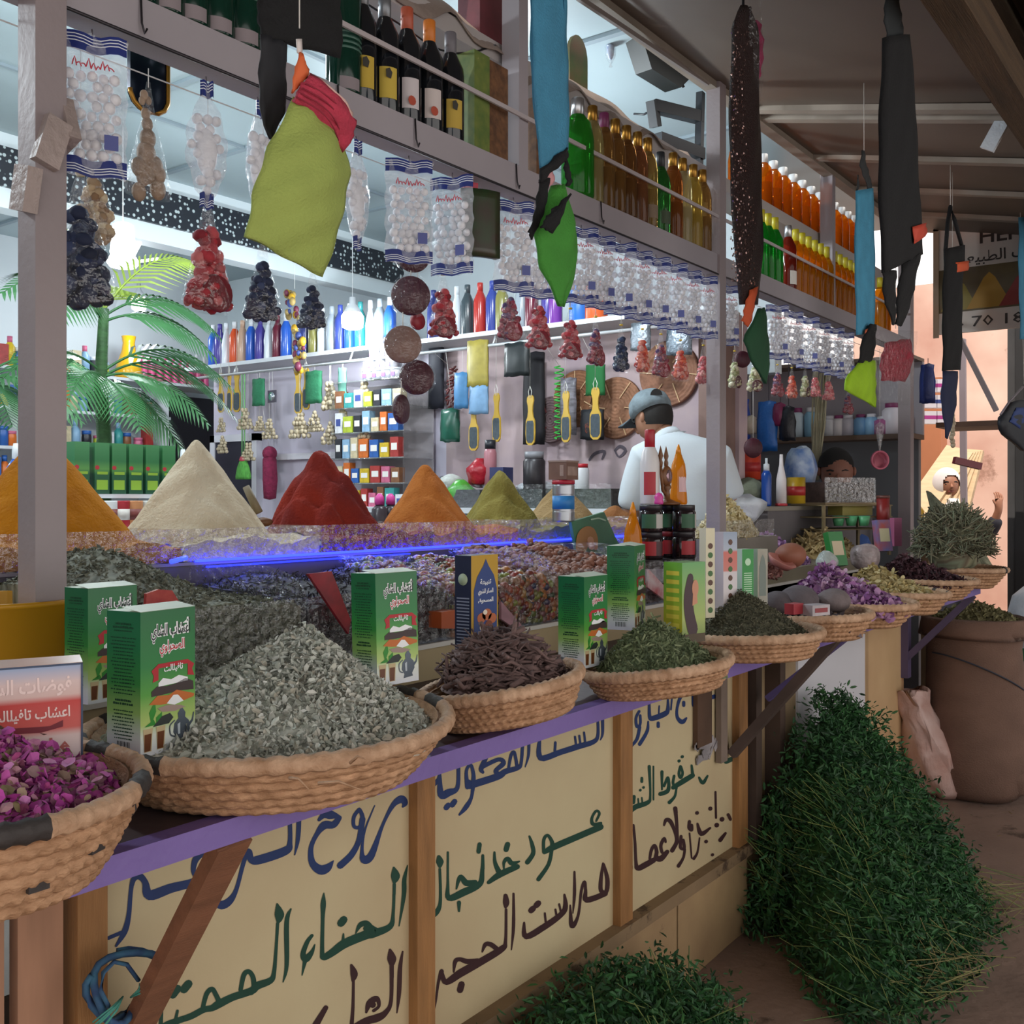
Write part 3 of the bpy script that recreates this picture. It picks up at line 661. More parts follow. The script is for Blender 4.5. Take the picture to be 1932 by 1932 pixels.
t = make_bottle('wine', tint('7a2418', .5), metal, 'dark red bottle with a white label between the green and orange bottles', lab=(mat('d9d6d0', .6), .02, .08), fill=(mat('6a1f14', .3), .15)); q = onY(1487, 450, 1.72); t.location = (q.x, 1.72, ZL)
p = make_bottle('wine', tint('d08a14', .32), mat('b5a81f', .4), 'x', group='orange bottles with yellow caps', caph=.06, fill=(tint('b85c0a', .5), .15))
for i, u in enumerate((1501, 1513, 1525, 1537, 1548, 1559, 1574, 1584, 1594, 1603, 1612, 1660, 1668)):
    o = p if i == 0 else dup(p); q = onY(u, 480, 1.72); o.location = (q.x, 1.72, ZL)
    o['label'] = 'yellow capped orange bottle on the lower shelf, %s after the dark red one' % ORD[i]
# poster tins leaning on the upper shelf
q = onY(1092, 100, 1.83)
t = thing('arched_sign', 'small arched green picture board on the upper shelf by the blue strap', 'sign', (q.x, 1.83, 2.83))
arch = [(-.055,0),(.055,0),(.055,.13)] + [(.055*math.cos(a), .13+.07*math.sin(a)) for a in np.linspace(.2, PI-.2, 9)] + [(-.055,.13)]
B().prism(arch, (0,0,0), (1,0,0), (0,0,1), .012).obj('board', mat('2d6b38', .5, ns=9, nv=.5, col2='7b5a44'), t)
for uu, lb in ((905, 'dark red carton stacked high above the wine bottles'), (945, 'dark red carton high beside the upright')):
    q = onY(uu, 10, 1.83); carton('box', lb, 'box', .10, .08, .22, mat('5a1e28', .6, ns=20, nv=.4), None, None, (q.x, 1.83, ZU), 0, flap=False)

# ================================================================ BASKETS AND WHAT IS HEAPED IN THEM
straw = mat('c69c78', .75, ns=40, nv=.42, col2='97704f', bump=.5, bs=120, stretch=(1, 1, 2.0))
straw_l = mat('cda98a', .7, ns=36, nv=.35, col2='a37e5f', bump=.4, bs=110)
dark = mat('3a3432', .7, ns=30, nv=.3, bump=.4)
def basket(label, x, y, r, rb, z0, h, tilt=0, bands=(), coils=6, rimr=.011, light=straw, sx=1, dots=False, ang=None, group='coiled straw baskets'):
    a = math.atan2(y, x) if ang is None else ang
    t = thing('straw_basket', label, 'basket', (x, y, z0), 0, group)
    t.rotation_euler = (Matrix.Rotation(-tilt, 3, Vector((math.cos(a), math.sin(a), 0)))).to_euler()
    n = 240; b = B(); prof = []
    K = coils*6
    for j in range(K+1):
        q = j/K; rr = rb + (r-rb)*q**.75 if True else 0
        bump = .0068*abs(math.sin(PI*q*coils))**.8
        prof.append((rr + bump, q*h))
    vs = []; fs = []
    inner = [(rr-.016 - (.0042*abs(math.sin(PI*i/K*coils))), z) for i, (rr, z) in enumerate(prof)]
    full = [(0.001, .0)] + prof + [(inner[-1][0], h)] + [(rr, z+.006) for rr, z in reversed(inner)][1:] + [(0.001, .008)]
    for j, (rr, z) in enumerate(full):
        c = int(j/6)
        for i in range(n):
            th = 2*PI*i/n; st = .0030*math.sin(i*2*PI/4 + c*1.9)*abs(math.sin(PI*j/6)) if 0 < j < K+2 else 0
            q = rr + st; vs.append((q*math.cos(th)*sx, q*math.sin(th), z + .0022*math.sin(2*th+1)))
    for j in range(len(full)-1):
        for i in range(n): k = (i+1) % n; fs.append((j*n+i, j*n+k, (j+1)*n+k, (j+1)*n+i))
    b.add(vs, fs, True).obj('woven_body', light, t)
    b = B(); m = 180; ring = 8; vs = []; fs = []
    for i in range(m):
        th = 2*PI*i/m; rr = rimr*(1 + .13*math.sin(i*2*PI/3.1))
        for k in range(ring):
            p = 2*PI*k/ring; q = r + rr*math.cos(p)
            vs.append((q*math.cos(th)*sx, q*math.sin(th), h + rr*1.15*math.sin(p) + .0022*math.sin(2*th+1)))
    for i in range(m):
        k2 = (i+1) % m; th = 2*PI*(i+.5)/m + a
        dk_ = any(abs((math.degrees(2*PI*(i+.5)/m) - d0 + 180) % 360 - 180) < wd for d0, wd in bands)
        b.mi(1 if dk_ else 0)
        for k in range(ring):
            q = (k+1) % ring; b.f.append([i*ring+k, i*ring+q, k2*ring+q, k2*ring+k]); b.m.append(b.cm); b.s.append(True)
    b.v = [tuple(p) for p in vs]
    b.obj('rim', [straw_l, dark], t)
    if dots:
        b = B()
        for i in range(16):
            th = 2*PI*i/16; 
            for q in (.35, .55, .75):
                if (i + int(q*10)) % 3 == 0:
                    rr = rb + (r-rb)*q**.75 + .004; b.cbox((rr*math.cos(th), rr*math.sin(th), q*h), (.006, .022, .011), rotz(th))
        b.obj('dark_stitch', dark, t)
    return t
def d2(x, y): return math.degrees(math.atan2(y, x))
BK = [
 ('wide shallow straw basket of pink rosebuds cut by the frame', .552, 1.166, .190, .130, 1.07, .105, 0.0, [(-100,9),(-45,7),(8,7),(60,7)], True),
 ('largest straw basket, holding grey green sage, with black bound rim', 1.053, 1.234, .272, .195, 1.07, .085, .02, [(-8,6),(-28,6),(10,4),(150,5),(172,6),(195,6),(120,5)], False),
 ('straw basket filled with brown root sticks', 1.555, 1.159, .152, .118, 1.086, .066, .17, [(-20,4),(40,6),(15,4)], False),
 ('straw basket of dark green curled leaves by a green box', 1.977, 1.058, .157, .120, 1.084, .056, .13, [], False),
 ('straw basket heaped with fine brown green tea', 2.60, 1.104, .176, .135, 1.075, .064, .05, [], False),
 ('small straw basket holding grey stones and a red packet', 3.09, 1.115, .166, .12, 1.07, .072, .05, [], False),
 ('straw basket of purple dried petals', 3.50, 1.15, .218, .15, 1.07, .075, 0, [(-30,5),(20,5)], False),
 ('straw basket of pale yellow dried flowers', 3.97, 1.13, .19, .13, 1.07, .075, 0, [(-35,4),(10,4),(-70,4)], False),
 ('straw basket of dark red hibiscus', 4.60, 1.19, .215, .14, 1.07, .08, 0, [(-60,3)], False),
 ('farthest straw basket, under a grey green dried plant', 5.28, 1.186, .20, .12, 1.07, .09, 0, [(-60,5),(-100,4)], False)]
for lab, x, y, r, rb, z0, h, tl, bd, dt in BK:
    basket(lab, x, y, r, rb, z0, h, tl, bd, dots=dt, coils=5 if h < .08 else 6)
# frayed straw ends on the largest basket
o = [q for q in COL.objects if q.name == 'straw_basket.001'][0]
b = B()
for u, v, du, dv in ((375,1440,-35,40),(545,1468,38,22),(600,1478,80,12),(660,1440,30,-8),(240,1432,-20,-18)):
    p0 = onZ(u, v, 1.155); p1 = onD(u+du, v+dv, (p0 - Vector((0,0,1.5))).dot(Vector((CC,SS,0))) - .01)
    M = Matrix.Translation(o.location) @ o.rotation_euler.to_matrix().to_4x4(); Mi = M.inverted()
    B().tube([Mi @ p0, Mi @ (p0*.5+p1*.5+Vector((0,0,.006))), Mi @ p1], [.0022, .0018, .0008], 4).obj('frayed_straw', straw_l, o)

LEAF = ([(-.5,0,0),(-.15,.26,.10),(.25,.22,.06),(.5,0,-.05),(.25,-.22,.08),(-.15,-.26,.12),(0,0,-.04)], [(0,6,1),(1,6,2),(2,6,3),(3,6,4),(4,6,5),(5,6,0)])
CURL = ([(-.5,-.18,.12),(-.5,.18,.12),(-.2,0,-.06),(.15,-.2,.14),(.15,.2,.10),(.5,0,.06)], [(0,2,1),(1,2,4),(2,3,4),(0,3,2),(3,5,4)])
PETAL = ([(-.5,0,0),(-.25,.3,.10),(.2,.42,.22),(.5,.12,.32),(.5,-.12,.32),(.2,-.42,.22),(-.25,-.3,.10),(0,0,-.02)], [(0,7,1),(1,7,2),(2,7,3),(3,7,4),(4,7,5),(5,7,6),(6,7,0)])
CHIP = ([(-.5,-.3,-.1),(.4,-.35,0),(.5,.3,.1),(-.4,.35,0),(0,0,.3),(0,0,-.25)], [(0,1,4),(1,2,4),(2,3,4),(3,0,4),(1,0,5),(2,1,5),(3,2,5),(0,3,5)])
STICK = ([(x, .5*math.cos(t)*(1-.25*abs(x)), .5*math.sin(t)*(1-.25*abs(x))) for x in (-1,-.4,.3,1) for t in (0, PI/2, PI, 1.5*PI)],
         [(j*4+k, j*4+(k+1) % 4, (j+1)*4+(k+1) % 4, (j+1)*4+k) for j in range(3) for k in range(4)] + [(3,2,1,0),(12,13,14,15)])
def mound(name, label, cat, cx, cy, z0, R, H, off, n, tmpl, size, mats, prof=1.25, tilt=PI*.8, jit=.006, sx=1, ry=1, base=None, aniso=None, group=None, edge=None, flatten=None):
    """heap: a lumpy cone under n loose pieces"""
    def hz(q): return H*max(0, 1 - q**prof) if True else 0
    b = B(); rows = []
    for j in range(13):
        q = j/12; row = []
        for i in range(40):
            th = 2*PI*i/40; k = 1 + .05*math.sin(3*th+j) + .03*math.sin(7*th+2*j)
            row.append((cx + off[0]*(1-q) + R*q*k*math.cos(th)*sx, cy + off[1]*(1-q) + R*q*k*math.sin(th)*ry, z0 + hz(q)*.97 - .004 + .004*math.sin(5*th+j*2)))
        rows.append(row)
    b.grid(list(reversed(rows)), close=True)
    q = np.sqrt(rng.random(n)); th = rng.random(n)*2*PI
    P = np.stack([cx + off[0]*(1-q) + R*q*np.cos(th)*sx, cy + off[1]*(1-q) + R*q*np.sin(th)*ry, z0 + H*np.maximum(0, 1-q**prof) + rng.normal(size=n)*jit], 1)
    S = size[0] + (size[1]-size[0])*rng.random(n)**1.6
    if aniso: S = S[:, None]*np.array([aniso])
    o = scatter(name, tmpl[0], tmpl[1], P, rrot(n, tilt), S, mats, base=b, mi=0)
    tag(o, label, cat, group, 'stuff')
    return o
sage_m = mat('8d9488', .85, ramp=['8a8e82','b7baae','d0d2c8','a3a499','e0e0d8','b8b09f','c3c6bb'])
mound('sage_leaves', 'big grey green heap of crumbled sage leaves in the largest basket', 'dried herb', 1.058, 1.238, 1.140, .246, .145, (.12,.06), 15000, LEAF, (.006,.019), sage_m, prof=1.0, jit=.004)
rose_m = mat('b03a90', .8, ramp=['7d2367','b2439a','c95fb0','a03a78','94885e','c488a4','b03f9c','6e6a42','d08ac0','a9308c'])
mound('rosebuds', 'heap of dried magenta rosebuds in the near basket', 'dried flowers', .545, 1.165, 1.163, .168, .115, (-.08,.03), 7500, PETAL, (.007,.019), rose_m, prof=1.1, jit=.007)
# brown roots: bent sticks lying every way
cx, cy = 1.545, 1.163; random.seed(12)
b = B(); rows = [[(cx+.03*(1-j/10)+.115*j/10*math.cos(2*PI*i/30), cy+.02*(1-j/10)+.115*j/10*math.sin(2*PI*i/30), 1.142+.066*(1-(j/10)**1.6)) for i in range(30)] for j in range(11)]
b.grid(rows[::-1], close=True)
for k in range(620):
    q = random.random()**.5; th = random.random()*2*PI; ln = random.uniform(.05, .13)*(1 - .35*q); r_ = .0021 + .0052*random.random()**3
    c = Vector((cx+.03*(1-q)+.108*q*math.cos(th), cy+.02*(1-q)+.108*q*math.sin(th), 1.158+.078*(1-q**1.6)+random.gauss(0,.006)))
    a = random.random()*2*PI if q < .6 else th + PI/2 + random.gauss(0,.5); d = Vector((math.cos(a), math.sin(a), random.gauss(0,.38))).normalized()
    if k < 14: d = Vector((random.gauss(0,.4), random.gauss(0,.4), 1)).normalized(); ln = .09
    w1 = Vector((random.gauss(0,1), random.gauss(0,1), random.gauss(0,.6)))*ln*.13; w2 = Vector((random.gauss(0,1), random.gauss(0,1), random.gauss(0,.6)))*ln*.10
    b.tube([c-d*ln/2, c-d*ln*.2+w1, c+d*ln*.15+w2, c+d*ln*.5], [r_*.8, r_, r_*.9, r_*.5], 5)
o = b.obj('root_sticks', mat('806762', .85, ns=22, nv=.5, col2='493838', bump=.3, bs=150))
tag(o, 'tangled heap of dark brown root sticks in the third basket', 'dried roots', kind='stuff')
leaf_m = mat('5d6a45', .8, ramp=['46523a','6f7d58','8a9670','566346','9aa27c','657250'])
mound('curled_leaves', 'heap of dark green curled verbena leaves before the green box', 'dried herb', 1.985, 1.062, 1.128, .138, .105, (.02,.03), 2600, CURL, (.010,.026), leaf_m, prof=1.15, jit=.005, aniso=(1,.55,.8))
tea_m = mat('4d4c3c', .85, ramp=['3a392e','5d5b48','6d6a55','4a4a3a','7d7762'])
mound('fine_tea', 'heap of fine brown green tea in the fifth basket', 'tea', 2.59, 1.110, 1.130, .160, .122, (-.01,.03), 6000, CURL, (.005,.012), tea_m, prof=1.15, jit=.003)
for i, (x, y, r, c, lb) in enumerate(((3.06,1.16,.062,'6a6064','large dark grey stone at the back of the small basket'),(3.16,1.085,.052,'7f7272','rounded grey brown stone at the front of the small basket'),(2.99,1.20,.05,'5f565a','dark grey stone half hidden behind the red packet'))):
    b = B(); b.ball((0,0,0), r, 14, 9, (1.25,1,.72))
    b.v = [(p[0]*(1+.08*math.sin(9*p[1]*20)), p[1], p[2]*(1+.06*math.sin(p[0]*90))) for p in b.v]
    tag(b.obj('stone', mat(c, .85, ns=20, nv=.25, bump=.4), None, (x, y, 1.155+r*.5)), lb, 'stone', 'grey stones in the small basket')
mound('pumice_base', 'grey rubble under the stones in the small basket', 'rubble', 3.09, 1.115, 1.105, .14, .045, (0,0), 260, CHIP, (.015,.035), mat('6d6366', .9, ramp=['4d4548','7c7074','655b5e']))
pur_m = mat('8a5a90', .8, ramp=['5d2f63','8d568f','b58cae','9a6a9c','c8a9bd','743f79'])
mound('purple_petals', 'heap of purple and lilac dried petals, nearer of the two', 'dried flowers', 3.47, 1.16, 1.125, .205, .15, (-.06,.04), 2600, PETAL, (.015,.034), pur_m, prof=.95, jit=.008)
yel_m = mat('b7a574', .8, ramp=['8f7d4f','bfae7e','d2c598','a6945f','c7b27a'])
mound('yellow_flowers', 'heap of pale yellow dried chamomile', 'dried flowers', 3.94, 1.15, 1.125, .18, .12, (-.05,.05), 1600, PETAL, (.014,.03), yel_m, prof=1.0, jit=.008)
hib_m = mat('3a2027', .75, ramp=['1f1116','43242b','56323a','2c171d'])
mound('hibiscus', 'heap of almost black red hibiscus', 'dried flowers', 4.57, 1.20, 1.135, .20, .115, (-.06,.05), 1800, CURL, (.02,.04), hib_m, prof=1.0, jit=.008)
# tall dried plant bundle and clump on the farthest basket
n = 1500; th = rng.random(n)*2*PI; ph = np.arccos(rng.random(n)*1.2-.2); rr = .13+.05*rng.random(n)
D = np.stack([np.sin(ph)*np.cos(th), np.sin(ph)*np.sin(th), np.cos(ph)], 1)
P = D*rr[:, None]*np.array([[1.35, 1, 1.15]]) + np.array([[5.18, 1.20, 1.27]])
cl_m = mat('77785e', .9, ramp=['4b4a3a','75765c','8d8b70','6a5d4c','7f8a72','5f5548'])
b = B().ball((5.18,1.20,1.27), .125, 16, 10, (1.35,1,1.15))
tag(scatter('dried_plant_clump', STICK[0], STICK[1], P, frame_rot(D + .7*rng.normal(size=(n,3))), np.stack([.022+.02*rng.random(n), np.full(n,.006), np.full(n,.006)], 1), cl_m, base=b), 'round grey green clump of dried sprigs on the farthest basket', 'dried herb', kind='stuff')
bk = thing('herb_bundle', 'pointed grey green bundle of dried stems leaning behind the round clump', 'herb bundle', onD(1808, 1010, 5.55), 0)
b = B()
tip = onD(1752, 928, 5.6) - bk.location; end = onD(1850, 1075, 5.5) - bk.location
for k in range(60):
    a = random.random()*2*PI; r_ = random.random()**.5*.10; o1 = Vector((math.cos(a)*r_*.6, math.sin(a)*r_, math.sin(a)*r_*.5))
    b.tube([tip + o1*.12, (tip+end)/2 + o1, end + o1*.9], [.004, .02, .012], 5)
b.obj('stems', mat('8b8c74', .9, ns=30, nv=.4, bump=.5), bk)
B().lathe([(.1,-.02),(.105,0),(.1,.02)], 16, (tip+end)/2*1.0, Matrix.Rotation(.8, 3, 'Y')).obj('tie', mat('6a5a42', .8), bk)

# ---------------------------------------------------------------- glass bins behind the baskets
glass = film(.10, 'dfe6f2'); glass_b = tint('c9d2e6', .22, .05)
BX = (.99, 1.46, 1.927, 2.383, 2.84, 3.30)
BN = ('clear acrylic bin holding grey green crushed herb', 'clear acrylic bin of black tea leaves', 'clear acrylic bin of coloured glazed nuts', 'clear acrylic bin of brown dried fruit', 'clear acrylic bin under the stacked jars')
for i in range(5):
    t = thing('acrylic_bin', BN[i], 'bin', (BX[i], 1.6, 1.157), 0, 'acrylic bins along the counter step')
    w_ = BX[i+1]-BX[i]-.008
    B().box((0, 0, 0), (w_, .004, .137)).obj('front_pane', glass, t)
    B().box((0, 0, 0), (w_, .385, .004)).obj('bottom', glass_b, t)
    prof = [(0,0),(.385,0),(.385,.19),(.16,.20)] + [(.16-.16*math.sin(a), .137+.063*math.cos(a)) for a in np.linspace(0, PI/2, 8)]
    B().prism(prof, (w_+.002, 0, 0), (0,1,0), (0,0,1), .005).obj('side_pane', glass, t)
def bed(name, label, cat, x0, x1, y0, y1, zf, n, tmpl, size, mats, tilt=PI, aniso=None, jit=.004, basez=1.163, kind='stuff', smooth=False):
    """contents of a bin: an uneven surface zf(x, y) carrying loose pieces, closed down to the bin floor"""
    b = B(); N = 26
    top = [[(x0+(x1-x0)*i/N, y0+(y1-y0)*j/N, zf(i/N, j/N)) for i in range(N+1)] for j in range(N+1)]
    b.grid(top)
    ring = [(i,0) for i in range(N+1)] + [(N,j) for j in range(1,N+1)] + [(i,N) for i in range(N-1,-1,-1)] + [(0,j) for j in range(N-1,0,-1)]
    vs = [top[j][i] for i, j in ring]; k = len(vs); vs += [(p[0],p[1],basez) for p in vs]
    b.add(vs, [(q, q+k, (q+1) % k + k, (q+1) % k) for q in range(k)] + [tuple(range(2*k-1,k-1,-1))])
    a = rng.random(n); c = rng.random(n); z = np.array([zf(p, q) for p, q in zip(a, c)]) + rng.normal(size=n)*jit
    fx = int(n*.25); P = np.stack([x0+(x1-x0)*a, y0+(y1-y0)*c, z], 1)
    P[:fx, 1] = y0; P[:fx, 2] = basez + (np.array([zf(p, 0) for p in a[:fx]])-basez)*rng.random(fx)
    S = size[0]+(size[1]-size[0])*rng.random(n)
    if aniso: S = S[:, None]*np.array([aniso])
    return tag(scatter(name, tmpl[0], tmpl[1], P, rrot(n, tilt), S, mats, base=b, smooth=smooth), label, cat, kind=kind)
herb_m = mat('77796a', .9, ramp=['4b4c40','73756a','8c8d7f','62624f','7e8175'])
bed('crushed_herb', 'long grey green heap of crushed herb in the first bin', 'dried herb', .998, 1.450, 1.612, 1.97,
    lambda a, c: 1.30 + .10*math.exp(-((a-.35)**2/.12 + (c-.75)**2/.25)) - .02*a + .004*math.sin(a*23+c*9), 5000, CURL, (.008,.018), herb_m, jit=.003)
bed('black_tea', 'bed of black tea leaves in the second bin', 'tea', 1.470, 1.915, 1.612, 1.97, lambda a, c: 1.265+.045*c+.008*math.sin(a*9+c*5), 2600, CURL, (.012,.03), mat('2b2729', .7, ramp=['141315','2e2a2d','433e44','221f22']), aniso=(1,.4,.6))
NUT = B().ball((0,0,0), .5, 7, 5, (1,.8,.75)); NT = (NUT.v, NUT.f)
nut_m = mat('a0623a', .35, ramp=['9a4c24','6a2e24','2f3b28','8a9040','452638','a86c30','28304a','8a3a30','9a7c48','5f324c'])
bed('glazed_nuts', 'bed of multicoloured glazed nuts in the third bin', 'nuts', 1.937, 2.372, 1.612, 1.97, lambda a, c: 1.272+.045*c+.008*math.sin(a*11), 1100, NT, (.026,.040), nut_m, smooth=True)
date_m = mat('6b3f30', .55, ramp=['4a2a22','7a4a38','8f5d48','5d3529'])
bed('dried_figs', 'bed of brown dried fruit in the fourth bin', 'dried fruit', 2.393, 2.83, 1.612, 1.97, lambda a, c: 1.275+.065*c+.008*math.sin(a*9), 900, NT, (.024,.036), date_m, smooth=True)
bed('brown_seed', 'dark seed bed in the bin beneath the jars', 'seeds', 2.85, 3.29, 1.612, 1.97, lambda a, c: 1.20, 700, CURL, (.012,.03), mat('3b3230', .7, ramp=['2a2322','4a3f3b']))

# ---------------------------------------------------------------- spice cones in the glass tray
tr = thing('spice_tray', 'long shallow glass fronted tray holding the spice cones', 'tray', (0, 2.0, 1.352))
B().box((.3, 0, 0), (3.88, .004, .077)).obj('front_pane', film(.14, 'e6e2ee'), tr)
CX = (1.24, 1.656, 2.093, 2.557, 2.97, 3.36, 3.78)
for a, c in zip(CX[:-1], CX[1:]): B().box(((a+c)/2-.002, .004, 0), ((a+c)/2+.002, .5, .076)).obj('divider', film(.2, 'e6e2ee'), tr)
def noise2(x, y, s):
    return (math.sin(x*s*1.3+y*s*.7+s) + math.sin(x*s*.5-y*s*1.9+2*s) + math.sin((x+y)*s*2.3+.5*s))/3
def cone(label, x, z1, r, hexc, hex2, w0, w1, lump=1.0, bedz=1.385, pw_=1.0, sharp=.018, cat='spice cone', rough_=.95, off=0):
    b = B(); N = 96; x0, x1 = x-w0, x+w1; y0, y1 = 2.008, 2.46; cy_ = 2.24; top = []
    for j in range(N+1):
        row = []
        for i in range(N+1):
            px = x0+(x1-x0)*i/N; py = y0+(y1-y0)*j/N
            th = math.atan2(py-cy_, px-x); rho = math.hypot(px-x-off, py-cy_)
            rr = rho*(1 + .05*lump*math.sin(3*th+1) + .03*lump*math.sin(7*th+x*9)) + .010*lump*noise2(px, py, 38)
            h = (z1-bedz)*max(0, 1-(rr/r))**pw_ if rr > sharp else (z1-bedz)*(1-(sharp*.55+.45*rr*rr/sharp)/r)**pw_
            bedn = bedz + .018*noise2(px, py, 17) + .008*noise2(px, py, 41) + .008
            z = max(bedn, bedz + h + .0045*lump*noise2(px, py, 70) + .002*lump*noise2(px, py, 150))
            row.append((px, py, z))
        top.append(row)
    b.grid(top)
    for k in range(N):
        for a_, c_ in (((0,k),(0,k+1)),):
            p, q = top[a_[0]][a_[1]], top[c_[0]][c_[1]]; b.add([p, q, (q[0],q[1],1.3535), (p[0],p[1],1.3535)], [(0,3,2,1)])
    o = b.obj('spice_cone', mat(hexc, rough_, ns=9, nv=.3, col2=hex2, bump=.55, bs=130, spec=.15))
    return tag(o, label, cat, 'tall powder cones in the tray')
cone('turmeric orange powder cone behind the near post', CX[0], 1.655, .215, 'c4801c', 'a8660f', .30, .205, .35)
cone('tall pale cream powder cone, tallest in view', CX[1], 1.665, .195, 'dccfb6', 'c4b398', .205, .215, .55, sharp=.016)
cone('dark red paprika powder cone with a hollowed flank', CX[2], 1.655, .165, '8f3022', '702a28', .215, .23, 1.5, pw_=.8, sharp=.02)
cone('orange brown spice powder cone', CX[3], 1.625, .165, 'bd7438', 'a05c2a', .23, .205, .6)
cone('olive green powder cone, next to the orange brown one', CX[4], 1.615, .155, '95894a', '7d7238', .205, .195, .8)
cone('beige powder cone behind the tin can', CX[5], 1.575, .165, 'a98d66', '90754f', .195, .21, .7)
cone('low brown powder mound at the end of the tray', CX[6], 1.475, .14, '9a6a45', '80522f', .21, .17, .9)
# wooden scoop stuck in the cream powder
q = onY(480, 985, 2.20)
t = thing('wooden_scoop', 'small wooden scoop lying between the cream and red cones', 'scoop', (0,0,0))
B().tube([onY(464, 918, 2.25), onY(488, 968, 2.22)], [.010, .013], 8).obj('handle', mat('8a7a5c', .6, ns=20, nv=.3), t)
B().ball(onY(497, 985, 2.20), .022, 10, 6, (1.3, 1, .6)).obj('bowl', mat('6a4324', .5), t)
# blue LED strips under the tray
led = thing('light_strip', 'glowing blue LED strip along the front of the spice tray', 'light strip', (0,0,0))
em = mat('1f2cff', .4, emit=7)
b = B(); b.box((1.47, 1.986, 1.352), (3.83, 1.994, 1.358)); b.obj('tube', em, led)
b = B(); b.box((1.50, 1.984, 1.338), (2.2, 1.992, 1.342)); b.obj('tube', mat('1f2cff', .4, emit=3), led)
b = B(); b.tube([onY(322,1060,1.97), onY(352,1052,1.97)], .0055, 6); b.tube([onY(126,1078,1.97), onY(160,1078,1.97)], .006, 6); b.obj('tube', em, led)
for x, w_ in ((1.9, 2.2),):
    la = bpy.data.lights.new('strip_glow', 'AREA'); la.shape = 'RECTANGLE'; la.size = 2.3; la.size_y = .01; la.energy = 1.3; la.color = (.12, .16, 1)
    lo = bpy.data.objects.new('strip_glow', la); COL.objects.link(lo); lo.location = (2.65, 1.980, 1.350); lo.rotation_euler = (-PI/2+.3, 0, 0); lo.parent = led
# yellow tub beside the near post
t = thing('yellow_tub', 'deep yellow plastic tub standing behind the near post', 'tub', onY(10, 1190, 1.80).xy.to_3d() + Vector((-.01,0,1.16)))
B().lathe([(0,0),(.13,0),(.135,.01),(.14,.155),(.146,.157),(.146,.165),(.134,.165),(.13,.02),(0,.018)], 28).obj('body', mat('c08a14', .45), t)

# ================================================================ PRINTED BOXES, JARS AND BOTTLES STANDING AMONG THE BASKETS
def grad(stops, axis=2, size=.2, rough=.35):
    """print that changes colour up the carton: stops = [(height 0..1, hex)]"""
    m = bpy.data.materials.new('printed_card'); m.use_nodes = True; nt = m.node_tree; N = nt.nodes; L = nt.links
    p = N['Principled BSDF']; p.inputs['Roughness'].default_value = rough
    tc = N.new('ShaderNodeTexCoord'); sp = N.new('ShaderNodeSeparateXYZ'); L.new(tc.outputs['Object'], sp.inputs[0])
    dv = N.new('ShaderNodeMath'); dv.operation = 'DIVIDE'; dv.inputs[1].default_value = size; L.new(sp.outputs[axis], dv.inputs[0])
    cr = N.new('ShaderNodeValToRGB'); e = cr.color_ramp.elements
    while len(e) < len(stops): e.new(.5)
    for i, (q, h) in enumerate(stops): e[i].position = q; e[i].color = lin(h) + (1,)
    L.new(dv.outputs[0], cr.inputs[0]); L.new(cr.outputs[0], p.inputs['Base Color'])
    return m
W_, D_, H_ = .096, .066, .195
gfront = grad([(0,'e3e6ee'),(.14,'dfe6d8'),(.22,'b5cc74'),(.42,'4f9a35'),(.62,'157a35'),(1,'116636')], size=H_)
gside = grad([(0,'d8d4e8'),(.12,'d3d6d8'),(.30,'8fb562'),(.5,'2f8238'),(.75,'10693a'),(1,'0f5f3a')], size=H_)
black = mat('22262b', .5); whitep = mat('eef0f2', .5); redp = mat('b01f2b', .5); dgreen = mat('0b3f24', .5)
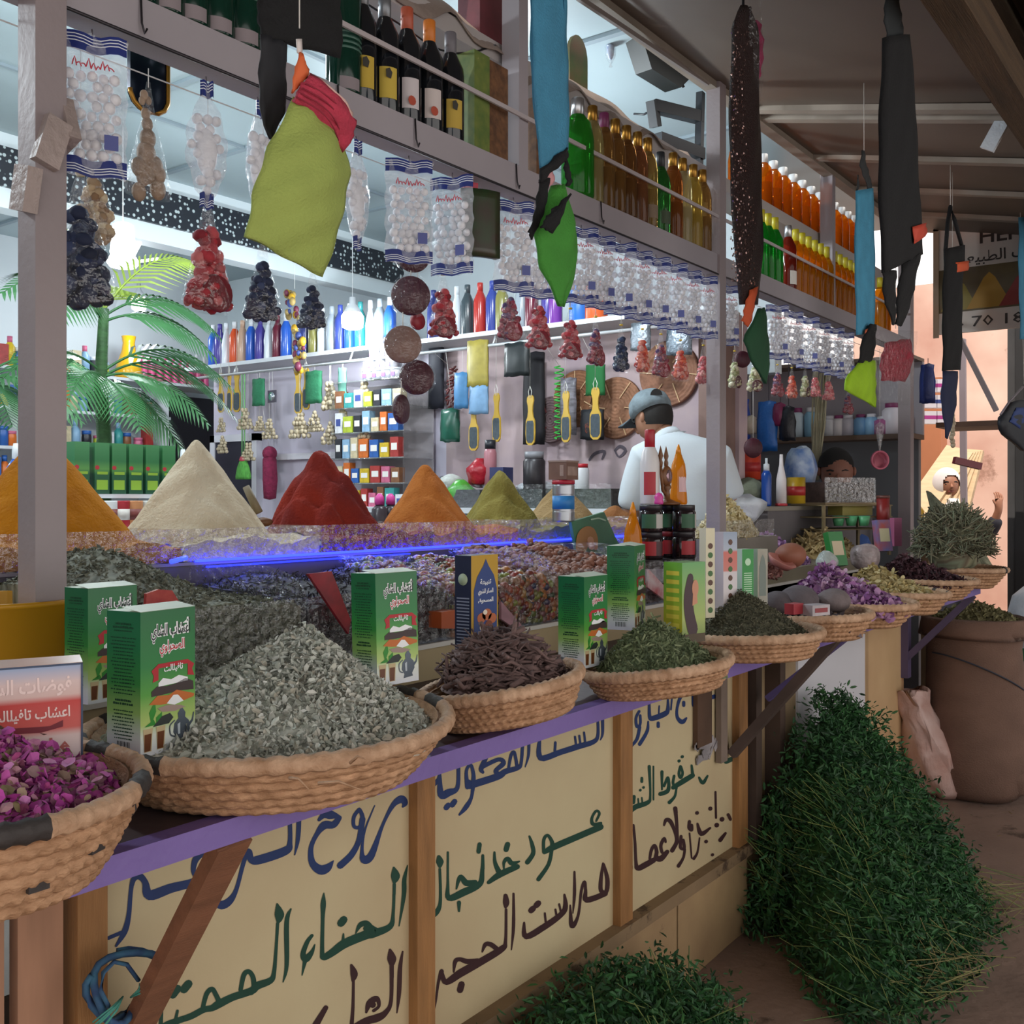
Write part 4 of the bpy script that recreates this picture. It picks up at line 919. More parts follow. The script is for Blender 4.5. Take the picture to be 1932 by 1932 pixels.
def tea_box(label):
    t = carton('tea_box', label, 'box', W_, D_, H_, gfront, gside, mat('c9d3c0', .5), group='green herbal tea boxes')
    y = -D_/2
    P2 = lambda pts, dy=.0006: [(x, y-dy, z) for x, z in pts]
    b = B(); put_text(b, 'أعشاب الشاي', (.004, y-.0006, .166), .021, .070, True, .0016); b.mi(1); put_text(b, 'أعشاب الشاي', (.004, y-.0009, .166), .021, .069, True, .0002)
    b.obj('title_print', [whitep, black], body(t))
    b = B(); put_text(b, 'الصحراوي', (.006, y-.0006, .142), .018, .045, True, .0016); b.mi(1); put_text(b, 'الصحراوي', (.006, y-.0009, .142), .018, .044, True, .0002)
    b.obj('title_print', [whitep, mat('c2323a', .5)], body(t))
    b = B(); b.add(P2([(-.028,.098),(-.018,.1),(-.018,.116),(.034,.116),(.034,.1),(.046,.098),(.042,.108),(.046,.114),(.034,.122),(-.018,.122),(-.030,.114),(-.026,.106)]), [(0,1,2,9,10,11),(2,3,8,9),(3,4,5,6,7,8)])
    b.mi(1); put_text(b, 'تافيلالت', (.008, y-.001, .1135), .012, .034, True, .0003); b.obj('ribbon_print', [redp, whitep], body(t))
    # desert picture: white salt, dark hills, orange dunes
    b = B()
    b.add(P2([(-.018,.096),(-.01,.102),(.004,.098),(.018,.102),(.034,.097),(.034,.092),(-.018,.091)]), [(0,1,2,3,4,5,6)])
    b.mi(1).add(P2([(-.03,.086),(-.02,.092),(-.004,.09),(.012,.091),(.03,.096),(.044,.09),(.045,.078),(.02,.08),(-.01,.079),(-.03,.079)]), [tuple(range(10))])
    b.mi(2).add(P2([(-.034,.069),(-.02,.079),(0,.077),(.014,.082),(.03,.077),(.046,.072),(.045,.068),(.02,.064),(-.015,.066)], .0007), [tuple(range(9))])
    b.mi(0).add(P2([(-.004,.066),(.008,.076),(.016,.075),(.026,.065),(.010,.062)], .001), [tuple(range(5))])
    b.mi(3).add(P2([(-.02,.062),(-.002,.064),(.02,.06),(.03,.056),(.01,.053),(-.012,.056)], .0009), [tuple(range(6))])
    b.obj('picture_print', [whitep, mat('3b2c2c', .5), mat('c26a2a', .5), mat('a08a80', .5)], body(t))
    # tea glasses, pot, mint
    b = B(); 
    for x in (-.036, -.014): b.add(P2([(x-.006,.006),(x+.006,.006),(x+.008,.037),(x-.008,.037)]), [(0,1,2,3)]); 
    b.mi(1)
    for x in (-.036, -.014): b.add(P2([(x-.006,.007),(x+.004,.007),(x+.006,.030),(x-.006,.030)], .0009), [(0,1,2,3)])
    b.obj('picture_print', [mat('c9b48a', .5), mat('6b3a18', .4)], body(t))
    b = B(); px = .022
    b.add(P2([(px-.010,.008),(px+.012,.010),(px+.010,.015),(px+.016,.024),(px+.014,.036),(px+.007,.042),(px+.008,.048),(px+.002,.056),(px+.001,.060),(px,.056),(px-.006,.049),(px-.005,.042),(px-.012,.036),(px-.014,.024),(px-.008,.015)]), [tuple(range(15))])
    b.add(P2([(px+.014,.026),(px+.022,.034),(px+.024,.046),(px+.022,.046),(px+.019,.036),(px+.013,.032)]), [tuple(range(6))])
    b.stroke([(px-.012,.040,.002),(px-.020,.034,.002),(px-.019,.022,.002),(px-.012,.018,.002)], lambda u, v: (u, y-.0007, v))
    b.mi(1).add(P2([(px-.006,.020),(px-.002,.020),(px-.002,.036),(px-.007,.034)], .001), [(0,1,2,3)])
    b.obj('picture_print', [mat('5a6470', .35, metal=.3), mat('b9c4cc', .3)], body(t))
    b = B(); b.add(P2([(-.030,.042),(-.022,.058),(-.024,.072),(-.034,.058)]), [(0,1,2,3)]); b.add(P2([(-.042,.040),(-.026,.048),(-.022,.040)]), [(0,1,2)]); b.add(P2([(-.022,.042),(-.012,.050),(-.012,.056),(-.022,.050)]), [(0,1,2,3)])
    b.mi(1).add(P2([(-.028,.038),(-.012,.050),(.002,.052),(.008,.045),(.0,.038)], .0008), [tuple(range(5))])
    b.obj('picture_print', [mat('2f8a2c', .5), mat('2c3330', .5)], body(t))
    # side panel: lines of small print
    b = B(); x = -W_/2-.0006; random.seed(3)
    for k in range(34):
        z = .178 - k*.0047
        if k in (3, 21, 24): continue
        hd = k in (0, 1, 22, 23); wd = random.uniform(.026, .046) if hd else random.uniform(.034, .05); h2 = .0014 if hd else .0008; c = .0
        n = 9; 
        for q in range(n):
            a = -wd/2 + wd*q/n; a2 = a + wd/n*random.uniform(.55, .95)
            b.add([(x, c-a, z-h2), (x, c-a2, z-h2), (x, c-a2, z+h2*random.uniform(.4,1.4)), (x, c-a, z+h2)], [(0,1,2,3)])
    b.obj('small_print', dgreen, body(t))
    b = B()
    for k in range(12): b.add([(x, .012-k*.0022, .008),(x, .012-k*.0022-(.0006 if k % 3 else .0013), .008),(x, .012-k*.0022-(.0006 if k % 3 else .0013), .019),(x, .012-k*.0022, .019)], [(0,1,2,3)])
    b.obj('barcode', black, body(t))
    return t
def stand(t, corner, rz, w_=W_, d_=D_, sc=1):
    """stand a carton so that its near vertical edge meets the given bottom corner"""
    c = Vector(corner); o = Matrix.Rotation(rz, 3, 'Z') @ Vector((w_/2*sc, d_/2*sc, 0)); t.location = c + o; t.rotation_euler.z = rz; t.scale = (sc,)*3
    return t
tb = tea_box('green herbal tea box standing foremost, on the rim of the sage basket')
stand(tb, onD(265, 1431, 1.37), math.radians(7))
for (u, v, t_, rz, sc, lb, rx) in (
    (166, 1330, 1.60, 3, .93, 'green herbal tea box just behind the foremost one, beside the near post', 0),
    (712, 1298, 1.76, -6, 1.0, 'green herbal tea box leaning between the sage and the root sticks', -.03),
    (1102, 1262, 2.18, 0, 1.0, 'green herbal tea box on the rim of the curled leaf basket', 0),
    (1197, 1190, 2.36, 14, 1.0, 'green herbal tea box turned away behind the curled leaves', 0)):
    o = stand(dup(tb, label=lb), onD(u, v, t_), math.radians(rz), sc=sc); o.rotation_euler.x = rx
# pink infusion box at the rose basket
pf = grad([(0,'e9dfe0'),(.35,'e0c9c4'),(.42,'d2625a'),(.66,'c4352f'),(.72,'d9b8b0'),(.84,'d9c0bc'),(1,'8aa5c9')], size=.135)
t = carton('infusion_box', 'pale pink and red infusion box lettered Herbe behind the rosebuds', 'box', .135, .05, .135, pf, mat('d8cfd0', .4), mat('d4b0a2', .2), group=None)
y = -.0256; b = B(); put_text(b, 'فوضات الشاي', (.0, y, .106), .024, .11, True, .0006); b.mi(0); put_text(b, 'اعشاب تافيلالت', (.008, y, .075), .018, .09, True, .0004); b.obj('title_print', mat('f2d8d2', .5), body(t))
b = B(); put_text(b, 'Herbe', (.022, y, .036), .026, .062, False, .0006); b.obj('title_print', mat('b0605a', .5), body(t))
b = B(); b.add([(-.035,y,.068),(-.02,y,.062),(.03,y,.060),(.045,y,.066),(.045,y,.058),(.02,y,.053),(-.02,y,.055)], [tuple(range(7))]); b.add([(-.04,y,.012),(.05,y,.012),(.05,y,.018),(-.04,y,.018)], [(0,1,2,3)]); b.obj('picture_print', mat('7a2430', .5), body(t))
b = B().box((-.0677,-.0262,0),(-.0655,-.0252,.135)); b.box((.0655,-.0262,0),(.0677,-.0252,.135)); b.box((-.0677,-.0262,.1328),(.0677,-.0252,.135)); b.obj('border_print', mat('394a66', .5), body(t))
q = onD(156, 1455, 1.27); a = -.42; t.location = q + Matrix.Rotation(a, 3, 'Z') @ Vector((-.0675, .025, 0)); t.rotation_euler.z = a
# navy and yellow box stuck in the root sticks
nv_ = mat('1d2440', .4); t = carton('powder_box', 'tall navy and yellow box with a painted arch, standing in the root sticks', 'box', .088, .042, .27, mat('b8901e', .4), nv_, nv_, flap=False)
y = -.0216; b = B()
arch = [(-.036,.02),(.040,.02),(.040,.20),(.030,.228),(.012,.248),(.003,.262),(-.006,.248),(-.026,.226),(-.036,.20)]
b.add([(x, y, z) for x, z in arch], [tuple(range(9))]); b.obj('arch_print', mat('1f3a78', .4), body(t))
b = B(); put_text(b, 'تنبيهة', (.002, y-.0004, .215), .014, .036, True, .0003); put_text(b, 'السكر الشوي', (.002, y-.0004, .195), .012, .05, True, .0003); put_text(b, 'المسحوق', (.002, y-.0004, .178), .012, .05, True, .0003); b.obj('title_print', whitep, body(t))
b = B()
for (cx, cz, r, i) in ((-.012,.143,.014,0),(.006,.149,.016,0),(.024,.140,.014,0),(.012,.128,.012,1),(-.008,.124,.010,2),(.0,.154,.007,2),(.0,.103,.022,0),(.02,.100,.018,1),(-.016,.098,.014,1),(.008,.085,.014,0)):
    b.mi(i).add([(cx+r*math.cos(k*PI/6), y-.0005-.0001*i, cz+r*.75*math.sin(k*PI/6)) for k in range(12)], [tuple(range(12))])
b.obj('picture_print', [mat('b5623a', .5), mat('7a3a22', .5), mat('e8dcc8', .5)], body(t))
b = B().add([(x, y-.0006, z) for x, z in ((-.042,.064),(-.026,.058),(-.01,.066),(.012,.060),(.03,.070),(.044,.066),(.044,.012),(-.042,.012))], [tuple(range(8))]); b.obj('burst_print', mat('d9d01e', .5), body(t))
b = B(); x = -.0446
for k in range(26): b.box((x, -.016, .018+k*.0066), (x+.0004, .016, .0205+k*.0066))
b.mi(1).lathe([(0,0),(.012,0),(.012,.0006),(0,.0006)], 16, (x+.0004, 0, .222), Matrix.Rotation(-PI/2, 3, 'Y')); b.mi(0)
b.obj('small_print', [mat('8a8fa5', .5), mat('a9b89a', .5)], body(t))
stand(t, onD(889, 1243, 2.04), 0, .088, .042); t.location.z -= .065
# henna box with a portrait, green and yellow
t = carton('henna_box', 'green and yellow hair henna box with a dark haired portrait', 'box', .078, .058, .185, grad([(0,'5d7a2a'),(.3,'9fb05a'),(1,'5fa05a')], size=.185), grad([(0,'c4b01e'),(.25,'b8b42a'),(.6,'7fae3a'),(1,'6fae3f')], size=.185), mat('5a8a3a', .5), flap=False)
y = -.0296; b = B(); b.stroke([(-.012,.15,.02),(-.018,.11,.030),(-.016,.07,.032),(-.004,.03,.034)], lambda u, v: (u, y, v)); b.obj('picture_print', mat('3a2028', .5), body(t))
b = B().add([(.004+.011*math.cos(k*PI/6), y-.0006, .125+.02*math.sin(k*PI/6)) for k in range(12)], [tuple(range(12))]); b.add([(-.004,y-.0005,.112),(.010,y-.0005,.108),(.012,y-.0005,.09),(-.006,y-.0005,.085)], [(0,1,2,3)]); b.obj('picture_print', mat('c48a6a', .5), body(t))
b = B()
for k in range(7): b.box((-.0396, -.02, .035+k*.02), (-.0391, .02, .045+k*.02))
b.obj('small_print', mat('d8c94a', .5), body(t))
b = B().box((-.038, y-.0004, .0), (.038, y, .02)); b.obj('border_print', mat('4a3a1e', .5), body(t))
stand(t, onD(1287, 1190, 2.34), math.radians(-16), .078, .058); t.location.z -= .03
# slim boxes behind the fine tea
for (u, v, t_, w_, d_, h_, fr, sd, rz, nm, lb, gp) in (
    (1334, 1150, 2.70, .028, .03, .235, mat('d9d2b4', .5), mat('cfc6a4', .5), -30, 'spice_carton', 'narrow cream box with green and brown motifs behind the fine tea', None),
    (1368, 1140, 2.76, .050, .04, .215, grad([(0,'d8cfd0'),(.5,'cfc9cc'),(.52,'c9766a'),(.75,'c9665a'),(.78,'aab4c4'),(1,'8f9fb5')], size=.215), mat('bfb4b8', .5), -22, 'spice_carton', 'grey and salmon pink box next to the narrow cream one', None),
    (1403, 1135, 2.82, .040, .035, .165, mat('1d8a35', .4), mat('b9cdb8', .5), -26, 'spice_carton', 'small bright green box with a round white emblem', None),
    (1432, 1130, 2.86, .036, .03, .160, mat('a9a596', .5, ns=20, nv=.3), mat('8f9f86', .5), -26, 'spice_carton', 'pale packet with a grey arch, last of the row behind the fine tea', None)):
    t = carton(nm, lb, 'box', w_, d_, h_, fr, sd, sd, flap=False); t.location = onD(u, v, t_); t.location.z -= .02; t.rotation_euler.z = math.radians(rz)
    y = -d_/2-.0005; b = B()
    if 'cream' in lb:
        for k in range(8): b.mi(k % 2).add([((.008)*math.cos(a*PI/4), y, .02+.024*k+.008*math.sin(a*PI/4)) for a in range(8)], [tuple(range(8))])
        b.obj('picture_print', [mat('3f6a35', .5), mat('5a3a2a', .5)], body(t))
    elif 'emblem' in lb:
        b.add([(.010*math.cos(a*PI/8), y, .13+.010*math.sin(a*PI/8)) for a in range(16)], [tuple(range(16))])
        for k in range(14): b.add([(-.014,y,.02+.006*k),(.014,y,.02+.006*k),(.014,y,.0225+.006*k),(-.014,y,.0225+.006*k)], [(0,1,2,3)])
        b.obj('small_print', mat('bfe0c0', .5), body(t))
    elif 'arch' in lb:
        b.add([(-.012,y,.03),(.012,y,.03),(.012,y,.11),(.006,y,.135),(0,y,.145),(-.006,y,.135),(-.012,y,.11)], [tuple(range(7))]); b.obj('arch_print', mat('6f7a72', .5), body(t))
    else:
        for k in range(4): b.add([(-.018,y,.118+.012*k),(.018,y,.118+.012*k),(.018,y,.123+.012*k),(-.018,y,.123+.012*k)], [(0,1,2,3)])
        for k in range(5): b.mi(1).add([(-.008+.012*math.cos(a+k), y-.0001*k, .03+.012*k+.012*math.sin(a+k)) for a in range(6)], [tuple(range(6))])
        b.obj('picture_print', [mat('e8d4d0', .5), mat('7d7a76', .5)], body(t))
# flat sachets and cards tucked between bins and baskets
for pts, Y, m1, nm, cat, lb in (
    (((582,1083),(626,1078),(662,1170),(658,1196),(640,1170)), 1.57, mat('a52c38', .25, ns=25, nv=.3, col2='7a2a33'), 'tea_sachet', 'sachet', 'glossy red sachet leaning against the black tea bin'),
    (((277,1120),(300,1112),(325,1114),(345,1146),(275,1150)), 1.59, mat('9c2c36', .25, ns=30, nv=.3, col2='c0524a'), 'spice_sachet', 'sachet', 'rounded red sachet behind the foremost green box'),
    (((946,1135),(985,1180),(972,1186),(946,1168)), 1.575, mat('b98a96', .5, ns=30, nv=.3), 'pink_leaflet', 'leaflet', 'slim pink leaflet behind the navy box'),
    (((1225,1075),(1258,1110),(1258,1135),(1222,1108)), 1.575, mat('b02a35', .35, ns=18, nv=.5, col2='d8cfd0'), 'spice_sachet', 'sachet', 'red and white sachet between the turned green box and henna box'),
    (((833,1155),(859,1151),(860,1186),(833,1186)), 1.57, mat('b8562a', .4), 'small_carton', 'box', 'little orange carton low behind the navy box')):
    q = [onY(u, v, Y) for u, v in pts]; c = sum(q, Vector())/len(q)
    b = B(); k = len(q); dp = .04 if 'carton' in nm else .008
    vs = [p - c for p in q] + [p - c + Vector((0, dp, 0)) for p in q]
    b.add(vs, [tuple(range(k)), tuple(range(2*k-1,k-1,-1))] + [(i, i+k, (i+1) % k+k, (i+1) % k) for i in range(k)])
    tag(b.obj(nm, m1, None, c), lb, cat)
# green sachet with a fair haired portrait, tilted on the dried fruit
t = thing('henna_sachet', 'tilted green sachet with a fair haired portrait above the dried fruit', 'sachet', onY(1122, 1000, 1.92), 0)
q = [onY(u, v, 1.92) - t.location for u, v in ((1078,985),(1140,966),(1168,1028),(1150,1048),(1088,1036))]
b = B(); b.add(q + [p + Vector((0,.012,0)) for p in q], [(0,4,3,2,1),(5,6,7,8,9)] + [(i, (i+1) % 5, (i+1) % 5+5, i+5) for i in range(5)]); b.obj('pouch', mat('4f8a68', .35, ns=14, nv=.25), t)
cv = lambda u, v: onY(u, v, 1.9175) - t.location
B().stroke([(1097,1034,22),(1102,1012,26),(1112,1004,22),(1122,1016,12),(1124,1034,8)], cv).obj('picture_print', mat('b98a5a', .5), body(t))
cv2 = lambda u, v: onY(u, v, 1.916) - t.location
B().stroke([(1114,1018,12),(1116,1032,11)], cv2).obj('picture_print', mat('d9a98c', .5), body(t))
B().stroke([(1116,980,3),(1130,978,3),(1142,982,3)], cv2).obj('title_print', mat('b9d9bf', .5), body(t))

# ---------------------------------------------------------------- stack of dark honey jars with labels
def jar(label, lidc, labc, r=.042, h=.092):
    t = thing('preserve_jar', label, 'jar', (0,0,0), 0, 'stacked preserve jars')
    B().lathe([(0,0),(r*.94,0),(r,.006),(r,h*.72),(r*.9,h*.80),(r*.88,h*.82)], 20).obj('glass_body', mat('241a1c', .12, spec=.7), t)
    B().lathe([(0,h*.80),(r*.93,h*.80),(r*.93,h*.97),(r*.9,h),(0,h)], 20).obj('lid', lidc, t)
    vs = []; fs = []; k = 13
    for i in range(k):
        a = -PI*.62 - 1.5 + 3.0*i/(k-1); vs += [((r+.0008)*math.cos(a), (r+.0008)*math.sin(a), h*.14), ((r+.0008)*math.cos(a), (r+.0008)*math.sin(a), h*.66)]
        if i: fs.append((2*i-2, 2*i, 2*i+1, 2*i-1))
    b = B(); b.add(vs, fs, True)
    for i in range(k//2-1, k//2+2): b.m[i] = 1
    b.obj('paper_label', labc, t)
    return t
lid_b = mat('2b2629', .4); lid_r = mat('8a2f33', .4)
gl = [mat('2c5a3c', .5), mat('b9b4ae', .5)]; rl_ = [mat('a8202a', .5), mat('4a2226', .5)]; wl_ = [mat('b5b0b8', .5), mat('8a8590', .5)]; ng = mat('4a5a78', .5)
base = onD(1228, 1097, 3.55); JZ = 1.2
cols = [(1228, 3.50), (1262, 3.62), (1290, 3.56)]
n_ = 0
for ci, (u, t_) in enumerate(cols):
    for lv in range(3 if ci != 1 else 3):
        q = onD(u, 1090, t_)
        lbm = (wl_ if lv == 0 else rl_ if lv == 1 else gl)
        t = jar('dark preserve jar, %s, in the %s stack from the orange bottle' % (('white labelled, lowest', 'red labelled, in the middle', 'green labelled, topmost')[lv], ORD[ci]), lid_b if (lv != 1 or ci != 1) else lid_r, lbm)
        t.location = (q.x, q.y, JZ + .0925*lv); t.rotation_euler.z = .3*ci
b = B().box((0,0,0),(.36,.13,.04)); q = onD(1195, 1095, 3.45)
tag(b.obj('jar_tray', mat('8a2a30', .45), None, (q.x-.02, q.y-.03, JZ-.041)), 'low red plastic tray under the stacked jars', 'tray')
JT = JZ + .0925*3
q = onD(1226, 940, 3.52); t = make_bottle('vial', mat('d9d4d2', .3), mat('a8202c', .4), 'white lotion bottle with a red cap on top of the jars', lab=(mat('b02c34', .5), .03, .10), sz=1.12, caph=.075, capr=.016); t.location = (q.x, q.y, JT); t.rotation_euler.z = -.72
q = onD(1194, 1045, 3.42); t = thing('syrup_bottle', 'tall orange tapered bottle standing beside the jar stack', 'bottle', (q.x, q.y, JZ+.002))
org = tint('e08a1a', .6); B().lathe([(0,0),(.034,0),(.037,.01),(.035,.05),(.030,.10),(.033,.14),(.028,.19),(.014,.235),(.012,.24)], 16).obj('glass_body', org, t)
B().lathe([(0,.235),(.013,.235),(.010,.26),(.003,.285),(0,.285)], 12).obj('cap', mat('d98518', .3), t)
b = B(); k = 7; vs = []; fs = []
for i in range(k):
    a = -2.6+1.1*i/(k-1); vs += [(.0352*math.cos(a), .0352*math.sin(a), .06), (.031*math.cos(a), .031*math.sin(a), .15)]
    if i: fs.append((2*i-2, 2*i, 2*i+1, 2*i-1))
b.add(vs, fs, True).obj('paper_label', mat('d9b4b8', .5), t)
t2 = thing('syrup_bottle', 'second orange tapered bottle, up on the jars behind the carved stand', 'bottle', (*onD(1280, 935, 3.64).xy, JT))
for c in t.children:
    cc = c.copy(); COL.objects.link(cc); cc.parent = t2
t2.scale = (.85,.85,.75)
t = thing('carved_stand', 'carved brown wooden mirror stand on top of the jars', 'ornament', (*onD(1258, 938, 3.56).xy, JT))
wd = mat('7d4f2c', .45, ns=18, nv=.3)
B().lathe([(0,0),(.045,0),(.048,.006),(.03,.012),(.012,.02),(.010,.05),(.016,.06),(.012,.07),(.0,.072)], 16).obj('foot', wd, t)
B().ball((0,0,.10), .036, 16, 10, (1,.35,1)).obj('oval_frame', wd, t)
B().ball((0,-.009,.10), .022, 14, 8, (1,.3,1)).obj('mirror', mat('9c8088', .15, metal=.6), t)
for x in (-.045, -.005):
    B().lathe([(0,.13),(.006,.13),(.008,.145),(.005,.155),(.009,.168),(.004,.19),(.0,.205)], 10, (x,0,0)).obj('finial', wd, t)
B().tube([(-.045,0,.13),(-.04,0,.10),(-.03,0,.05),(0,0,.03)], .006, 6).obj('bracket', wd, t)
tag(B().lathe([(0,0),(.014,0),(.016,.008),(.013,.016),(.016,.024),(.010,.036),(0,.04)], 12).obj('pink_bottle', mat('d84a9c', .4), None, (*onD(1243, 938, 3.45).xy, JT+.002)), 'tiny bright pink ribbed bottle at the foot of the carved stand', 'bottle')
# tins on the tray
q = onD(1063, 985, 3.55)
t = thing('tin_can', 'ribbed tin can with a blue label and red lid in front of the beige cone', 'can', (q.x, q.y, 1.4185))
prof = [(0,0),(.038,0)] + [(.038+.0016*(k % 2), .003+.004*k) for k in range(9)] + [(.038,.04),(.038,.092)] + [(.038+.0016*(k % 2), .094+.004*k) for k in range(9)] + [(.038,.132),(0,.132)]
B().lathe(prof, 24).obj('body', mat('a9adb2', .3, metal=.8), t)
B().lathe([(.0386,.044),(.0386,.09)], 24).obj('paper_label', mat('2f7fc0', .5), t)
B().lathe([(0,.130),(.040,.130),(.040,.144),(0,.145)], 24).obj('lid', mat('b02a3a', .4), t)
t = thing('square_tin', 'brown square tin stacked on the red lidded can', 'tin', (q.x, q.y, 1.564))
B().box((-.037,-.037,0),(.037,.037,.062)).obj('body', mat('7a5a4c', .45, ns=16, nv=.3), t)
b = B().box((-.0376,-.025,.012),(-.037,-.010,.05)); b.box((-.03,-.0376,.014),(.028,-.037,.045)); b.obj('paper_label', mat('a58c80', .5, ns=40, nv=.4), t)
B().box((-.039,-.039,.06),(.039,.039,.066)).obj('lid', mat('8f7a70', .4), t)

# ================================================================ THINGS THAT HANG
def cloth(Lp, Rp, Y, org, bulge=.015, thick=.004, cols=10, rows=18, wr=.004, b=None):
    """hanging fabric between two edges seen in the plane Y, swelling towards the lane"""
    def along(pts, t):
        d = [0]
        for p, q in zip(pts[:-1], pts[1:]): d.append(d[-1] + math.hypot(q[0]-p[0], q[1]-p[1]))
        s = t*d[-1]
        for i in range(len(pts)-1):
            if s <= d[i+1] or i == len(pts)-2:
                k = (s-d[i])/((d[i+1]-d[i]) or 1); return (pts[i][0]+(pts[i+1][0]-pts[i][0])*k, pts[i][1]+(pts[i+1][1]-pts[i][1])*k)
    b = b or B(); P = []
    for j in range(rows+1):
        t = j/rows; l = along(Lp, t); r = along(Rp, t); row = []
        for i in range(cols+1):
            k = i/cols; p = onY(l[0]+(r[0]-l[0])*k, l[1]+(r[1]-l[1])*k, Y) - org
            p.y -= bulge*math.sin(PI*k)*math.sin(PI*min(1, .15+.85*t)) + wr*math.sin(k*9+t*6)*math.sin(t*13+k*4)
            row.append(p)
        P.append(row)
    b.grid(P, thick=thick)
    return b
def hang(name, label, cat, u, v, Y, group=None):
    return thing(name, label, cat, onY(u, v, Y), 0, group)
def cord(parent, a, b_, m=None, r=.0013, name='cord'):
    B().tube([a, b_], r, 4).obj(name, m or mat('d9d6d0', .6), parent)
def upto(t, z, dx=0): return Vector((dx, 0, z - t.location.z))
AWZ = lambda y: 2.87 + (y-.66)*(3.10-2.87)/(1.74-.66)
blk = mat('0c0d10', .85, ns=40, nv=.3, bump=.3, bs=200)
# yellow green bath mitt, nearest the lens
t = hang('bath_mitt', 'large yellow green bath mitt with a pink cuff hanging before the wine bottles', 'bath mitt', 565, 80, 1.10)
O = t.location
cloth([(551,187),(505,285),(474,370),(460,447)], [(643,277),(657,330),(640,400),(606,521)], 1.10, O, .032, .006, 16, 24, .005).obj('mitt_body', mat('a0b05a', .9, ns=12, nv=.12, bump=.35, bs=230), t)
b = cloth([(579,148),(564,168),(550,190)], [(664,232),(654,258),(643,281)], 1.093, O, .018, .010, 22, 8, .004)
b.obj('cuff', mat('c23a52', .85, ns=60, nv=.25, bump=.5, bs=150), t)
b = B()
for k in range(1, 5):
    b.tube([onY(579-29*k/5+(85-.5*k)*q, 148+42*k/5+85*q, 1.083) - O - Vector((0,.018*math.sin(PI*q),0)) for q in np.linspace(.02, .98, 9)], .0012, 4)
b.obj('cuff_seam', mat('8f2438', .8), t)
cloth([(582,138),(578,150)], [(663,214),(666,234)], 1.104, O, .012, .004, 12, 3, .003).obj('cuff_lining', mat('e0b9ae', .85), t)
cloth([(566,102),(552,150),(549,176)], [(568,102),(581,136),(566,160)], 1.095, O, .004, .003, 5, 8, .002).obj('price_tag', mat('dd6a3a', .7), t)
cord(t, Vector((0,0,.02)), upto(t, AWZ(1.10)))
cloth([(558,74),(560,100)], [(568,74),(569,104)], 1.096, O, .001, .002, 2, 3, 0).obj('tag_pin', mat('d9d0cc', .5), t)
# black mitt above and behind it
t = hang('bath_mitt', 'black bath mitt with a long strap beside the wine bottles', 'bath mitt', 560, -20, 1.17); O = t.location
cloth([(487,-25),(486,40),(490,72)], [(636,-25),(637,60),(637,107)], 1.17, O, .015, .008, 12, 10).obj('mitt_body', blk, t)
cloth([(490,66),(489,150),(492,235),(508,263)], [(540,78),(538,150),(535,210),(512,262)], 1.165, O, .006, .003, 6, 14).obj('strap', mat('1f2025', .7), t)
cord(t, Vector((0,0,0)), upto(t, AWZ(1.17)))
# blue strap and green mitt before the middle post
t = hang('back_strap', 'wide sky blue back strap hanging from above the frame, before the cork boxes', 'back strap', 1033, -30, 1.12); O = t.location
blue = mat('3f87a8', .75, ns=18, nv=.15, bump=.4, bs=220)
cloth([(998,-30),(1003,150),(1011,260),(1018,320)], [(1066,-30),(1068,150),(1069,240),(1070,283)], 1.12, O, .006, .005, 8, 22, .003).obj('strap', blue, t)
b = B(); b.tube([onY(u, v, 1.115)-O for u, v in ((1002,-25),(1006,150),(1014,262))], .0014, 4); b.tube([onY(u, v, 1.115)-O for u, v in ((1063,-25),(1065,150),(1066,240))], .0014, 4)
b.obj('stitching', mat('2f6f92', .7), t)
cloth([(1018,318),(1016,345)], [(1070,281),(1064,300)], 1.118, O, .006, .006, 6, 4).obj('end_band', blk, t)
cord(t, Vector((0,0,0)), upto(t, AWZ(1.12)))
t = hang('bath_mitt', 'bright green bath mitt with black trim below the wide blue strap', 'bath mitt', 1040, 320, 1.14); O = t.location
grn = mat('3f8f2f', .8, ns=14, nv=.2, bump=.35, bs=200)
cloth([(1040,355),(1006,430),(1018,505),(1052,578)], [(1058,350),(1083,425),(1082,500),(1062,577)], 1.14, O, .028, .006, 12, 18).obj('mitt_body', grn, t)
b = cloth([(1016,340),(1011,395),(995,438)], [(1036,335),(1028,380),(1003,452)], 1.132, O, .006, .004, 5, 10)
cloth([(1040,398),(1018,428)], [(1077,364),(1042,440)], 1.100, O, .004, .004, 6, 8, b=b)
cloth([(1062,300),(1068,340),(1066,350)], [(1068,298),(1078,350),(1076,352)], 1.135, O, .002, .003, 3, 6, b=b)
b.obj('trim', blk, t)
cloth([(1030,322),(1034,352)], [(1044,318),(1043,348)], 1.136, O, .002, .002, 3, 4).obj('price_tag', mat('c98f92', .6), t)
# glittering brown scourer strap with a dark green mitt
t = hang('scourer_strap', 'long glittering dark brown scourer strap in front of the middle post', 'back strap', 1402, 0, 1.16); O = t.location
br = mat('32130f', .42, ns=160, nv=.6, bump=1.0, bs=260, spec=.7)
cloth([(1396,18),(1379,48),(1376,250),(1383,470),(1395,575)], [(1408,16),(1424,58),(1428,300),(1431,470),(1424,575)], 1.16, O, .020, .012, 8, 40, .004).obj('strap', br, t)
b = B()
for k in range(420):
    q = random.random(); u = 1379+random.random()*46; v = 60+q*480; p = onY(u, v, 1.135) - O; b.cbox(p, (.005, .002, .0035), Euler((random.random(), random.random()*3, random.random())).to_matrix())
b.obj('sequins', mat('a88a84', .2, metal=.8), t)
b = B(); b.tube([Vector((0,0,-.02)), upto(t, AWZ(1.16))], .004, 5); b.obj('cord', blk, t)
t = hang('bath_mitt', 'dark green pointed mitt with an orange paper tag under the brown strap', 'bath mitt', 1425, 555, 1.15); O = t.location
